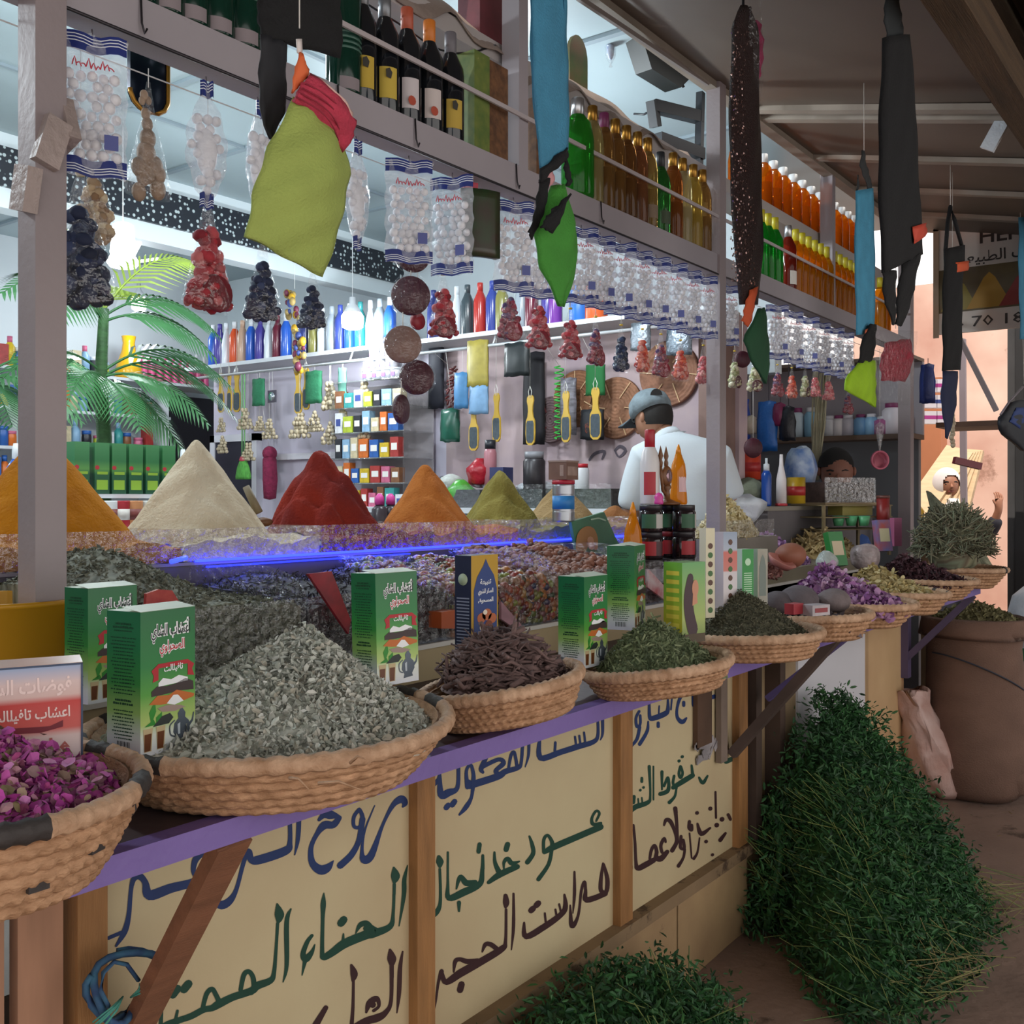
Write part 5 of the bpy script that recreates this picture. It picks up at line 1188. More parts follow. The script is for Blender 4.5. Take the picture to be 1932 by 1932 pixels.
cloth([(1428,585),(1402,640),(1420,690),(1441,724)], [(1440,580),(1446,620),(1448,670),(1444,723)], 1.15, O, .012, .006, 8, 12).obj('mitt_body', mat('15472a', .85, ns=14, nv=.2), t)
cloth([(1413,548),(1398,605)], [(1430,540),(1412,618)], 1.142, O, .004, .003, 4, 6).obj('price_tag', mat('c2532c', .7), t)
t = hang('loofah_bag', 'bright pink shower puff in a clear bag beside the brown strap', 'shower puff', 1424, -10, 1.16); O = t.location
b = B(); c0 = onY(1426, 95, 1.17) - O; b.ball(c0, .035, 14, 10, (.62, .62, 2.5)); b.v = [(p[0]+.004*math.sin(p[2]*160), p[1]+.004*math.cos(p[2]*130), p[2]) for p in b.v]; b.obj('puff', mat('b8386a', .8, ns=40, nv=.4, bump=.7), t)
cloth([(1412,-5),(1413,90),(1420,185)], [(1434,-5),(1440,90),(1437,190)], 1.135, O, .012, .001, 6, 12).obj('wrapper', film(.08), t)
cord(t, Vector((0,0,0)), upto(t, AWZ(1.16)))
# straps further along the lane
t = hang('back_strap', 'longest black back strap hanging from the awning over the lane', 'back strap', 1690, -20, .80); O = t.location
cloth([(1671,-20),(1668,40),(1672,75)], [(1694,-20),(1699,40),(1702,76)], .80, O, .002, .004, 5, 8).obj('handle', mat('23282a', .8), t)
cloth([(1664,72),(1659,200),(1657,400),(1663,515)], [(1710,66),(1721,180),(1727,360),(1736,480)], .80, O, .012, .010, 8, 26, .003).obj('strap', blk, t)
b = cloth([(1663,510),(1668,565),(1682,612)], [(1690,510),(1687,565),(1686,614)], .798, O, .003, .004, 4, 8); cloth([(1700,500),(1692,560),(1688,612)], [(1736,476),(1722,545),(1700,616)], .795, O, .004, .005, 4, 8, b=b); b.obj('handle', blk, t)
cloth([(1721,428),(1724,460)], [(1748,420),(1746,446)], .785, O, .002, .002, 3, 4).obj('price_tag', mat('c2452f', .7), t)
cord(t, Vector((0,0,0)), upto(t, AWZ(.80)))
t = hang('back_strap', 'narrower sky blue back strap beside the longest black one', 'back strap', 1630, 286, 1.15); O = t.location
cloth([(1614,360),(1612,480),(1615,632)], [(1645,355),(1648,480),(1647,630)], 1.15, O, .006, .006, 6, 20, .002).obj('strap', mat('4796b8', .75, ns=18, nv=.2, bump=.3, bs=200), t)
b = cloth([(1625,284),(1622,310),(1636,357)], [(1630,284),(1634,310),(1645,358)], 1.148, O, .001, .003, 3, 8); cloth([(1618,330),(1615,360)], [(1620,330),(1619,360)], 1.152, O, .0, .002, 2, 4, b=b); b.obj('handle', mat('2c2f30', .8), t)
cord(t, Vector((0,0,0)), upto(t, AWZ(1.15)))
t = hang('bath_mitt', 'neon yellow green mitt with a black strap under the narrower blue strap', 'bath mitt', 1636, 615, 1.14); O = t.location
cloth([(1620,683),(1598,708),(1592,735),(1622,752),(1646,767)], [(1650,680),(1651,700),(1650,725),(1648,745),(1651,768)], 1.14, O, .018, .006, 10, 12).obj('mitt_body', mat('98c41c', .8, ns=16, nv=.15, bump=.3), t)
cloth([(1640,612),(1625,645),(1618,684)], [(1652,612),(1650,650),(1640,688)], 1.132, O, .004, .005, 5, 8).obj('strap', blk, t)
cloth([(1632,622),(1630,640)], [(1640,618),(1640,640)], 1.134, O, .002, .003, 3, 4).obj('price_tag', mat('cf6a4a', .7), t)
t = hang('net_sponge_bag', 'clear bag with a red net sponge beside the neon mitt', 'net sponge', 1690, 620, 1.13); O = t.location
cloth([(1650,622),(1652,700),(1655,762)], [(1732,625),(1724,700),(1716,765)], 1.11, O, .014, .001, 10, 10, .004).obj('wrapper', film(.08), t)
b = cloth([(1668,648),(1660,690),(1662,718)], [(1712,640),(1719,672),(1704,718)], 1.13, O, .02, .012, 10, 10, .005); b.obj('net_sponge', mat('b52f45', .9, ns=70, nv=.45, bump=.8, bs=160), t)
cord(t, Vector((.0,0,0)), upto(t, AWZ(1.13)))
t = hang('back_strap', 'black back strap with an orange tag before the painted sign', 'back strap', 1793, 388, 1.12); O = t.location
cloth([(1780,470),(1778,600),(1777,700)], [(1818,462),(1812,580),(1810,698)], 1.12, O, .008, .008, 6, 16).obj('strap', blk, t)
cloth([(1778,700),(1775,750),(1783,826)], [(1806,700),(1803,760),(1787,828)], 1.122, O, .006, .005, 6, 10).obj('end_band', mat('1b2344', .8), t)
b = B(); b.tube([onY(u, v, 1.12)-O for u, v in ((1784,472),(1788,420),(1793,390),(1800,412),(1815,466))], .009, 6); b.obj('handle', blk, t)
cloth([(1803,495),(1805,514)], [(1829,492),(1827,510)], 1.105, O, .001, .002, 3, 3).obj('price_tag', mat('d65a30', .7), t)
cord(t, Vector((0,0,0)), upto(t, AWZ(1.12)))
t = hang('back_strap', 'sky blue strap cut by the edge of the frame, before the sign', 'back strap', 1932, 395, 1.0); O = t.location
cloth([(1921,410),(1922,520),(1924,640)], [(1962,410),(1962,520),(1960,640)], 1.0, O, .004, .005, 5, 12).obj('strap', blue, t)
cord(t, Vector((0,0,0)), upto(t, AWZ(1.0)))
t = hang('shoulder_bag', 'dark folded bag hanging at the far edge of the lane, below the last blue strap', 'bag', 1925, 720, 1.0); O = t.location
cloth([(1905,760),(1882,790),(1884,815),(1925,850)], [(1975,740),(1980,790),(1980,830),(1970,860)], 1.0, O, .02, .02, 8, 10).obj('body', mat('20242c', .6), t)
cloth([(1915,770),(1903,795)], [(1960,765),(1960,840)], .975, O, .01, .006, 6, 6).obj('flap', mat('1f3a78', .6), t)
b = B(); b.tube([onY(u, v, 1.0)-O for u, v in ((1888,782),(1905,757),(1930,730))], .006, 6); b.obj('strap', mat('8a8088', .5), t)
cord(t, onY(1932,725,1.0)-O, upto(t, AWZ(1.0)))

# ---------------------------------------------------------------- naphthalene bags on the shelf rail
navy = mat('20307a', .35); wht = mat('e6eaf2', .35); ballm = mat('e9e9ee', .6); bagm = film(.24, 'f2f5ff', .85)
def mothbag(w_=.118, h_=.255, twist=False, seed=1):
    t = thing('mothball_bag', 'x', 'mothball bag', (0,0,0), 0, 'mothball bags along the shelf')
    rd = random.Random(seed)
    def wd(z): return w_ if not twist else w_*(.16 + .84*max(0, math.sin(PI*min(1, max(0, (-z-.03)/(h_-.05)))))**.7)*.72
    for nm, sgn in (('wrapper', 1),):
        b = B()
        for s in (-1, 1):
            P = []
            for j in range(15):
                z = -h_*j/14; row = []
                for i in range(9):
                    k = i/8-.5; ww = wd(z); bl = .016*math.sin(PI*(k+.5))*math.sin(PI*j/14)*(1.5 if twist else 1)
                    row.append((ww*k + .003*math.sin(j*2+i), s*bl + .0025*math.sin(i*3+j*1.7), z + .003*math.sin(i*2.1)))
                P.append(row if s < 0 else row[::-1])
            b.grid(P)
        b.obj(nm, bagm, t)
    b = B(); n = 0; r = .0105
    for row in range(9):
        z = -h_+.038+row*.0175
        for c in range(7):
            x = (c-3)*.0195 + (.008 if row % 2 else 0) + rd.uniform(-.002,.002)
            if abs(x) > wd(z)/2-.012 or rd.random() < .06: continue
            b.ball((x, rd.uniform(-.006,.004), z), r*rd.uniform(.9,1.1), 9, 6)
    if twist: b.ball((0,0,-h_*.55), .022, 10, 8, (1,.7,2.2))
    tag(b.obj('mothballs', ballm, t), kind='stuff')
    for zt in ((0, -.032), (-h_+.030, -h_)):
        b = B(); ww = w_*.5 if not twist else w_*.12; n = 8
        st = [(0,.16,0),(.16,.22,1),(.22,.34,0),(.34,.40,1),(.40,.52,0),(.52,.58,1),(.58,1,0)] if zt[0] == 0 else [(0,.45,0),(.45,.51,1),(.51,.61,0),(.61,.67,1),(.67,.77,0),(.77,.83,1),(.83,1,0)]
        for a, c, mi in st:
            b.mi(mi); P = []
            for q in (a, c):
                z = zt[0]+(zt[1]-zt[0])*q; P.append([(ww*(2*i/n-1), -.004+.004*math.sin(i*1.7+zt[0]*50), z+.003*math.sin(i*1.1)) for i in range(n+1)])
            b.grid(P)
        b.obj('printed_band', [navy, wht], t)
    if not twist:
        b = B(); cv = lambda u, v: (u, -.0215, v); xx = -.035
        for q in range(9): b.stroke([(xx, -.066+.004*math.sin(q), .0022), (xx+.004, -.058+.006*math.cos(q*2), .0022), (xx+.007, -.067, .0022)], cv, 2); xx += .0078
        b.obj('red_print', mat('c23a4a', .5), t)
        B().box((.018,-.0225,-h_+.045),(.042,-.0220,-h_+.072)).obj('barcode', mat('5a62a0', .5), t)
    b = B(); b.tube([(0,0,-.004),(0,.004,.012)], .0015, 4); b.obj('hook', mat('6a6468', .5), t)
    return t
flat_ = mothbag(seed=2); tw_ = mothbag(twist=True, seed=5)
uses = [0, 0]
LAB = [(168, 60, 0, -.05, 'flat white mothball bag touching the near post'), (388, 128, 1, 0, 'twisted narrow mothball bag between the shell doll and the black strap'), (487, 180, 1, .3, 'narrow mothball bag half hidden by the black strap'),
       (672, 262, 1, .2, 'narrow mothball bag peeping out behind the large mitt'), (766, 290, 0, .04, 'flat mothball bag above the chain of brown discs'), (847, 328, 0, -.25, 'mothball bag between the chain of discs and the dark green packet'),
       (964, 376, 0, .05, 'mothball bag between the dark green packet and the green mitt'), (1010, 398, 0, .1, 'mothball bag mostly behind the green mitt'), (1092, 432, 0, .0, 'first mothball bag past the green mitt'),
       (1128, 448, 0, .1, 'second mothball bag past the green mitt'), (1165, 464, 0, -.1, 'third mothball bag past the green mitt'), (1200, 478, 0, .1, 'fourth mothball bag past the green mitt'), (1233, 490, 0, 0, 'fifth mothball bag past the green mitt'),
       (1264, 503, 0, -.1, 'sixth mothball bag past the green mitt'), (1295, 515, 0, .1, 'seventh mothball bag past the green mitt'), (1324, 526, 0, 0, 'last mothball bag before the middle post'),
       (1368, 535, 0, .1, 'mothball bag just beyond the middle post'), (1462, 578, 0, 0, 'mothball bag beyond the dark green mitt'), (1493, 588, 0, .1, 'second mothball bag beyond the dark green mitt'), (1520, 600, 0, -.1, 'third mothball bag beyond the dark green mitt'),
       (1546, 610, 0, .1, 'fourth mothball bag beyond the dark green mitt'), (1570, 620, 0, 0, 'fifth mothball bag beyond the dark green mitt'), (1592, 628, 0, .1, 'last mothball bag, near the narrower blue strap')]
for u, v, k, dz, lb in LAB:
    src = (flat_, tw_)[k]; o = src if not uses[k] else dup(src); uses[k] = 1
    q = onY(u, v, 1.715); o.location = (q.x, 1.712 if k else 1.705, 2.335); a = -.75 if u > 700 else -.35; o.rotation_euler.z = a + dz*2; o['label'] = lb
    if u > 1040: o.scale = (.92, 1, .92)
# dark green packet among them
t = thing('henna_packet', 'dark green printed packet hanging among the mothball bags', 'packet', (*onY(902, 352, 1.72).xy, 2.33)); t.rotation_euler.z = -.55
b = B(); b.grid([[(-.05+.1*i/6, -.012*math.sin(PI*i/6), -.18*j/8) for i in range(7)] for j in range(9)], thick=.02); b.obj('pouch', mat('2f4a2c', .3, ns=16, nv=.5, col2='3f2f28'), t)
B().box((-.045,-.0165,-.175),(.045,-.0145,-.14)).obj('paper_label', mat('b5c2a8', .5), t)
B().lathe([(.014,0),(.020,0),(.020,.003),(.014,.003),(.014,0)], 14, (.005,-.0165,-.075), Matrix.Rotation(PI/2, 3, 'X')).obj('cup_print', mat('cfc9c0', .4), t)
B().box((-.045,-.014,-.008),(-.005,.004,.02)).obj('pink_tag', mat('c24a5a', .5), t)

# ---------------------------------------------------------------- cellophane cones of potpourri on a second wire
def cone_bag(cols, lab, group, disc=None, h_=.19, r=.046):
    t = thing('potpourri_bag', lab, 'potpourri bag', (0,0,0), 0, group)
    prof = [(.002,0),(.010,-.006),(.004,-.018),(.010,-.035),(r*.42,-h_*.42),(r*.80,-h_*.72),(r,-h_*.93),(r*.86,-h_),(0.001,-h_*.985)]
    b = B(); b.lathe(prof, 16, sx=1, sy=.62, wob=.05); b.obj('wrapper', film(.11), t)
    n = 150; q = rng.random(n)**.6; th = rng.random(n)*2*PI; rr = np.sqrt(rng.random(n))*(r*.20+r*.62*q)
    P = np.stack([rr*np.cos(th), rr*np.sin(th)*.55, -h_*(.34+.60*q)], 1)
    c = scatter('contents', NT[0], NT[1], P, rrot(n), .016+.014*rng.random(n), mat(cols[0], .75, ramp=list(cols)), t, smooth=True); tag(c, kind='stuff')
    if disc: B().lathe([(0,-.004),(.027,-.004),(.030,0),(.027,.004),(0,.004)], 18, (0.004,-.018,-h_*.86), Matrix.Rotation(PI/2, 3, 'X')).obj('wood_slice', mat(disc, .7, ns=30, nv=.35), t)
    B().tube([(0,0,-.012),(0,0,.04)], .0012, 4).obj('cord', mat('d9d6d0', .6), t)
    B().lathe([(.0055,-.021),(.007,-.018),(.0055,-.015)], 8).obj('twist_tie', mat('d9b53a', .4), t)
    return t
RED = ('a01c2a','b8343e','7a1422','c26a6a','a82230'); DRK = ('18213c','26304f','0e1324','3a4668'); ORG = ('c23a2a','d96a4a','a8281e','e0a090'); MAR = ('5f1726','8a2a3a','b86a70','3a2f5a','a83a44'); CRM = ('b9b08a','d8d0b4','8f9a62','a89a78'); PNK = ('c9505a','dd8a86','b53a48','e4b4a8'); BGE = ('a98c6a','c9b08c','8a6a4c','d8c8a8')
protos = {k: cone_bag(c, 'x', 'potpourri bags on the inner wire', d) for k, c, d in (('red', RED, '7a1c28'), ('dark', DRK, None), ('orange', ORG, None), ('maroon', MAR, '8a2030'), ('cream', CRM, '5f2a30'), ('pink', PNK, None), ('beige', BGE, None))}
used = set()
POT = [(836,505,1,'red','red potpourri cone close beside the brown discs'),(962,522,1,'maroon','red and white potpourri cone just before the green mitt tip'),(1016,542,1,'red','red potpourri cone directly under the tip of the green mitt'),(1076,572,.95,'red','red potpourri cone, next after the one under the green mitt'),
 (1124,588,.95,'maroon','red and violet potpourri cone in front of the shelf end'),(1172,604,.95,'dark','dark blue black potpourri cone among the red ones'),(1212,612,.92,'orange','orange red potpourri cone beside the dark one'),(1247,622,.92,'maroon','maroon potpourri cone above the cap of the man in white'),
 (1284,634,.9,'orange','orange and white potpourri cone over the shoulder of the man in white'),(1327,644,.9,'pink','pink potpourri cone touching the middle post'),
 (1386,655,.9,'cream','pale green potpourri cone just beyond the middle post'),(1424,665,.9,'cream','pale potpourri cone with a brown slice beyond the middle post'),(1467,682,.85,'maroon','dark red potpourri cone in the far bay'),(1494,688,.85,'orange','orange potpourri cone in the far bay'),(1519,686,.85,'cream','cream and green potpourri cone in the far bay'),
 (1538,692,.8,'pink','rose potpourri cone in the far bay'),(1563,700,.8,'pink','salmon potpourri cone, second of the pink ones in the far bay'),(1600,728,.8,'maroon','red brown potpourri cone below the neon mitt'),
 (392,358,1.35,'red','large red potpourri cone hanging alone before the palm'),(152,300,1.5,'dark','large navy potpourri cone beside the near post'),(496,440,1.05,'dark','navy potpourri cone below the large mitt'),(590,500,.8,'dark','small navy potpourri cone under the corner of the large mitt'),(178,282,1.0,'beige','beige potpourri cone half behind the navy one')]
for u, v, sc, k, lb in POT:
    o = protos[k] if k not in used else dup(protos[k]); used.add(k)
    Y = 1.80 if u != 178 else 1.86; o.location = onY(u, v, Y); o.scale = (sc,)*3; o.rotation_euler.z = random.uniform(-1, .2); o['label'] = lb
b = B(); b.tube([(-.8,1.80,2.345),(3.6,1.80,2.345)], .0016, 4); b.tube([(3.66,1.80,2.345),(6.18,1.80,2.345)], .0016, 4)
for u, v, sc, k, lb in POT:
    q = onY(u, v, 1.80); b.tube([(q.x,1.80,q.z+.03),(q.x,1.80,2.345)], .0009, 3)
tag(b.obj('hanging_line', mat('cfcbc6', .6)), 'thin line with strings that carries the potpourri cones', 'line')
# shell doll in a clear bag
t = hang('shell_doll', 'beige shell doll in a clear bag below the first shelf hook', 'ornament', 280, 165, 1.78); O = t.location
b = B()
for u, v, r in ((272,180,9),(268,190,7),(280,190,7),(275,215,10),(278,235,12),(279,262,17),(276,290,20),(262,315,16),(292,315,18),(270,335,14),(300,330,15),(280,330,15),(262,362,15),(298,358,17)):
    b.ball(onY(u, v, 1.78)-O, r/1932*1.95, 9, 7, (1,.7,1.25))
b.obj('shells', mat('a98f78', .6, ns=26, nv=.35, bump=.4), t)
b = B(); b.lathe([(.004,.01),(.016,-.07),(.03,-.12),(.048,-.20),(.046,-.215),(.001,-.21)], 16, sx=1.05, sy=.6, wob=.05); b.obj('wrapper', film(.10), t)
B().tube([Vector((0,0,0)), upto(t, 2.35)], .0012, 4).obj('cord', mat('d9d6d0', .6), t)
t = hang('wooden_mirror', 'dark arched mirror hanging high behind the shell doll', 'mirror', 281, 90, 1.95); O = t.location
arch = [(-.045,.10),(.045,.10),(.045,-.10)] + [(.045*math.cos(a), -.10-.04*math.sin(a)) for a in np.linspace(.2, PI-.2, 7)] + [(-.045,-.10)]
B().prism(arch[::-1], (0,0,0), (1,0,0), (0,0,1), .012).obj('plate', mat('262b3a', .1, metal=.5), t)
B().tube([(x*1.04, -.002, z*1.02) for x, z in arch[1:]], .005, 5).obj('gilt_edge', mat('b5812f', .35, metal=.6), t)
cord(t, Vector((0,0,.1)), upto(t, 3.29))
# chain of wrapped pumice discs
dm = mat('4a1526', .55, ns=24, nv=.35, stretch=(8,1,1), bump=.3)
DS = [(780,482,33,'topmost brown disc of the wrapped chain'),(775,558,38,'largest brown disc, second of the wrapped chain'),(760,650,36,'pale brown disc in the middle of the wrapped chain'),(786,712,34,'dark brown disc, fourth of the wrapped chain'),(757,772,28,'lowest brown disc of the wrapped chain, seen edge on')]
for i, (u, v, r, lb) in enumerate(DS):
    t = hang('pumice_disc', lb, 'pumice disc', u, v, 1.80, 'wrapped brown discs'); rr = r/1932*2.62; t.rotation_euler.z = -.7 if i != 4 else .3
    B().lathe([(0,-.008),(rr*.94,-.008),(rr,-.003),(rr,.003),(rr*.94,.008),(0,.008)], 26, (0,0,0), Matrix.Rotation(PI/2, 3, 'X')).obj('disc', dm if i != 2 else mat('8a6a60', .6, ns=20, nv=.3), t)
    b = B(); b.lathe([(0,-.013),(rr*1.03,-.010),(rr*1.14,0),(rr*1.03,.010),(0,.013)], 20, (0,0,0), Matrix.Rotation(PI/2, 3, 'X'), wob=.03); b.add([(-.012,0,rr),(.012,0,rr),(.004,0,rr+.03),(-.004,0,rr+.03)], [(0,1,2,3)]); b.obj('wrapper', film(.055), t)
    cord(t, Vector((0,0,rr)), Vector((0,0,rr+.035)))
t = hang('pumice_disc', 'small red disc beside the wrapped chain of brown ones', 'pumice disc', 788, 606, 1.84); B().lathe([(0,-.008),(.022,-.008),(.024,0),(.022,.008),(0,.008)], 20, (0,0,0), Matrix.Rotation(PI/2, 3, 'X')).obj('disc', mat('8a1f2c', .5), t); cord(t, Vector((0,0,.02)), upto(t, 2.34))
t = hang('pumice_disc', 'brown disc hanging in the far bay below the pale potpourri', 'pumice disc', 1421, 845, 1.95); B().lathe([(0,-.008),(.045,-.008),(.048,0),(.045,.008),(0,.008)], 20, (0,0,0), Matrix.Rotation(PI/2, 3, 'X')).obj('disc', dm, t); cord(t, Vector((0,0,.045)), upto(t, 2.34)); t.rotation_euler.z = -.7
t = hang('pumice_disc', 'red brown disc at the top of the far bay, by the middle post', 'pumice disc', 1401, 678, 1.78); B().lathe([(0,-.008),(.034,-.008),(.036,0),(.034,.008),(0,.008)], 20, (0,0,0), Matrix.Rotation(PI/2, 3, 'X')).obj('disc', dm, t); cord(t, Vector((0,0,.03)), upto(t, 2.34)); t.rotation_euler.z = -.7
# pink ring mirror and shell string by the far post
t = hang('ring_mirror', 'pink ring shaped hand mirror hanging near the far post', 'mirror', 1660, 868, 1.75); O = t.location
B().lathe([(.044,-.006),(.054,-.006),(.054,.006),(.044,.006),(.044,-.006)], 24, (0,0,0), Matrix.Rotation(PI/2, 3, 'X')).obj('frame', mat('cf6a80', .4), t)
B().lathe([(0,0),(.03,-.02),(.005,-.16),(0,-.17)], 12, (0,0,.215), None).obj('wrapper', film(.3), t); cord(t, Vector((0,0,.05)), upto(t, 2.34)); t.rotation_euler.z = -.8
t = hang('shell_string', 'string of beige shells below the tagged black strap', 'ornament', 1797, 780, 1.14); O = t.location
b = B(); random.seed(11)
for k in range(9): b.ball((random.uniform(-.018,.018)*(1+k*.12), 0, -.01-.0165*k), .014, 8, 6, (1,.8,1))
b.obj('shells', mat('b3a48c', .7, ns=30, nv=.3), t)
cord(t, Vector((0,0,0)), upto(t, AWZ(1.14)))
t = hang('wrapped_soap', 'twisted clear packet with blue print hanging high inside the stall', 'packet', 1152, 60, 2.1); O = t.location
b = B(); b.ball((0,0,-.06), .02, 10, 10, (1,.7,2.6)); b.obj('contents', mat('7d8fc4', .3, ns=30, nv=.5, col2='d9e0ee'), t); B().lathe([(.002,.02),(.008,0),(.024,-.05),(.02,-.10),(.004,-.13),(.008,-.14)], 12).obj('wrapper', film(.25), t); cord(t, Vector((0,0,.02)), upto(t, 3.29))

# ================================================================ INSIDE THE STALL
pale = mat('dfe3e8', .45, ns=3, nv=.06)
cs = thing('back_shelf', 'long white shelf of coloured bottles on top of the partition', 'shelf', (0,0,0))
B().box((4.45, 2.10, 2.395), (4.76, 6.15, 2.42)).obj('board', pale, cs)
b = B(); b.tube([(4.44,2.2,2.335),(4.44,6.1,2.335)], .010, 8)
for y in (2.3, 3.4, 4.5, 5.6): b.tube([(4.44,y,2.335),(4.47,y,2.40)], .006, 6)
b.obj('hanging_rail', mat('d5d8dc', .3, metal=.5), cs)
RX = 4.44
cols = {'blue':'2b5fc4','violet':'4a3f96','white':'dfe6ee','orange':'d9552a','tan':'c9a58c','maroon':'6b1f33','olive':'8a8648','grey':'9aa4ae','indigo':'3a4a9c','teal':'2f7f80','charcoal':'3f4a50','red':'b8342c','navy':'2a3470','purple':'7a3a9c'}
BL = [(403,'blue'),(415,'violet'),(427,'white'),(443,'orange'),(458,'tan'),(474,'blue'),(491,'violet'),(507,'white'),(524,'maroon'),(540,'blue'),(575,'navy'),(592,'olive'),(608,'white'),(626,'grey'),(642,'indigo'),(660,'blue'),(680,'teal'),(699,'white'),(717,'grey'),(736,'blue'),(818,'navy'),(862,'white'),(882,'charcoal'),(906,'red'),(929,'indigo'),(947,'olive'),(985,'grey'),(1003,'maroon'),(1034,'violet'),(1048,'purple')]
bp = {}
prev = None
for i, (u, c) in enumerate(BL):
    kind = 'soda' if c == 'white' else 'wine'
    if c not in bp:
        o = make_bottle(kind, mat(cols[c], .2, spec=.6), mat(cols[c] if i % 3 else 'd9dde2', .35), 'x', group='coloured bottles on the white shelf', sz=1.05, n=12, caph=.05); bp[c] = o
    else: o = dup(bp[c])
    q = onX(u, 640, 4.56); o.location = (4.56, q.y, 2.421)
    a = BL[i-1][1] if i else None; z = BL[i+1][1] if i+1 < len(BL) else None
    o['label'] = '%s bottle on the white shelf, %s' % (c, ('between the %s and the %s one' % (a, z)) if a and z else ('at its far end' if z else 'last before the post'))
for i, u in enumerate((1095, 1125)):
    q = onX(u, 600, 4.56); t = thing('canister', ('blue' if i == 0 else 'orange') + ' plastic canister at the near end of the white shelf', 'canister', (4.56, q.y, 2.421))
    B().lathe([(0,0),(.055,0),(.06,.01),(.06,.18),(.05,.20),(0,.20)], 16).obj('body', mat('2a6fc4' if i == 0 else 'd9602a', .35), t); B().lathe([(0,.2),(.035,.2),(.035,.225),(0,.225)], 12).obj('cap', pale, t)
# seen-together duplicates get told apart by counting
seen = {}
for o in [q for q in COL.objects if q.get('group') == 'coloured bottles on the white shelf']:
    k = o['label']; seen[k] = seen.get(k, 0) + 1
    if seen[k] > 1: o['label'] = k + ', %s such' % ORD[seen[k]-1]
def packet(name, label, cat, u0, v0, u1, v1, X, m, th=.02, cordto=None, group=None, shiny=False, bottom=None):
    """flat packet hanging in the plane X: front towards the lane"""
    a = onX(u0, v0, X); c = onX(u1, v1, X); t = thing(name, label, cat, ((a+c)/2).xy.to_3d() + Vector((0,0,a.z)), 0, group)
    wy = abs(a.y-c.y)/2; h = a.z-c.z; b = B(); P = []
    for j in range(8):
        row = []
        for i in range(7):
            k = i/6; row.append((-th*.5*math.sin(PI*k)*math.sin(PI*(.1+.8*j/7)) - .002*math.sin(i*3+j*2), wy*(1-2*k), -h*j/7 + .003*math.sin(i*2)))
        P.append(row)
    b.grid(P, thick=th*.6); b.obj('pouch', m, t)
    if shiny: b = B(); b.grid([[Vector(p)*1.0 + Vector((-.004,0,0)) for p in r] for r in P]); b.obj('wrapper', film(.2), t)
    if cordto: cord(t, Vector((0,0,0)), Vector((RX-X, 0, cordto-a.z)))
    return t
# foot rasps on the rail
def rasp(label):
    t = thing('foot_rasp', label, 'foot rasp', (0,0,0), 0, 'yellow foot rasps on the rail')
    pts = [(0,-.02)]; L = [(.013,0),(.022,-.012),(.024,-.03),(.017,-.055),(.015,-.085),(.020,-.115),(.031,-.135),(.034,-.20),(.029,-.25),(.013,-.265)]
    B().prism([(x,z) for x,z in L] + [(-x,z) for x,z in reversed(L)], (0,0,0), (0,-1,0), (0,0,1), .008).obj('handle', mat('c9a23a', .45), t)
    L2 = [(.020,-.135),(.027,-.15),(.027,-.235),(.014,-.252)]
    B().prism([(x,z) for x,z in L2] + [(-x,z) for x,z in reversed(L2)], (-.0012,0,0), (0,-1,0), (0,0,1), .003).obj('rasp_pad', mat('4a545c', .8, ns=60, nv=.3), t)
    B().tube([(0,.006,-.012),(.0,.012,.02),(0,0,.05),(0,-.012,.02),(0,-.006,-.012)], .0022, 4).obj('cord_loop', mat('e4e2da', .7), t)
    return t
p = None
for u, v, lb in ((893, 760, 'yellow foot rasp behind the blue packet'), (936, 742, 'yellow foot rasp next after the yellow packet'), (1000, 746, 'yellow foot rasp in front of the black garment'), (1067, 738, 'yellow foot rasp beside the green spiral'), (1123, 731, 'yellow foot rasp before the round woven mats'),
                 (416, 705, 'yellow foot rasp at the far end of the rail, first'), (432, 704, 'yellow foot rasp at the far end of the rail, second'), (446, 703, 'yellow foot rasp at the far end of the rail, third'), (562, 702, 'yellow foot rasp beside the shell garland'), (577, 694, 'yellow foot rasp between the shell garland and green cloth')):
    o = rasp(lb) if p is None else dup(p, label=lb); p = p or o
    q = onX(u, v, RX); o.location = q; o.rotation_euler.z = random.uniform(-.25, .1)
    B().tube([(0,0,.048),(0,0,2.33-q.z)], .0015, 4).obj('cord', mat('d9d6d0', .6), o)
# packets, cloths and shells along the rail
shell = mat('c9b89a', .55, ns=30, nv=.35, bump=.4)
def shell_cone(u, v, label, s=1.0, m=None):
    q = onX(u, v, RX); t = thing('shell_ornament', label, 'ornament', q, 0, 'shell ornaments on the rail')
    b = B(); k = 0; random.seed(int(u))
    for r in range(6):
        for j in range(r+2):
            b.ball((random.uniform(-.01,.01), (j-(r+1)/2)*.016, -.018*r-.01), .0105, 7, 5, (1,1,1.1))
    b.v = [(p[0]*s, p[1]*s, p[2]*s) for p in b.v]; b.obj('shells', m or shell, t); cord(t, Vector((0,0,0)), Vector((0,0,2.33-q.z)))
    return t
for u, v, s, lb in ((418,788,.9,'small shell ornament at the far end, below the first rasp'),(420,822,1.1,'shell ornament hanging lowest at the far end'),(462,770,1.3,'shell ornament beside the little round mirror'),(468,835,1.1,'shell ornament over the green broom'),(490,785,.9,'shell ornament below the green cloth'),(508,790,1.2,'shell ornament over the raspberry sponge'),
                    (565,778,1.5,'large shell ornament below the rasps by the garland'),(594,775,1.2,'shell ornament above the tip of the red cone'),(624,720,1.6,'large shell ornament beside the larger green cloth'),(622,795,1.3,'shell ornament low beside the larger green cloth'),(646,765,1.0,'slim shell ornament below the teal cloth'),(686,720,1.3,'shell ornament by the white tubs'),(688,805,1.3,'shell ornament low beside the glass shelves')):
    shell_cone(u, v, lb, s)
gcl = mat('2f7f58', .8, ns=20, nv=.25, bump=.3)
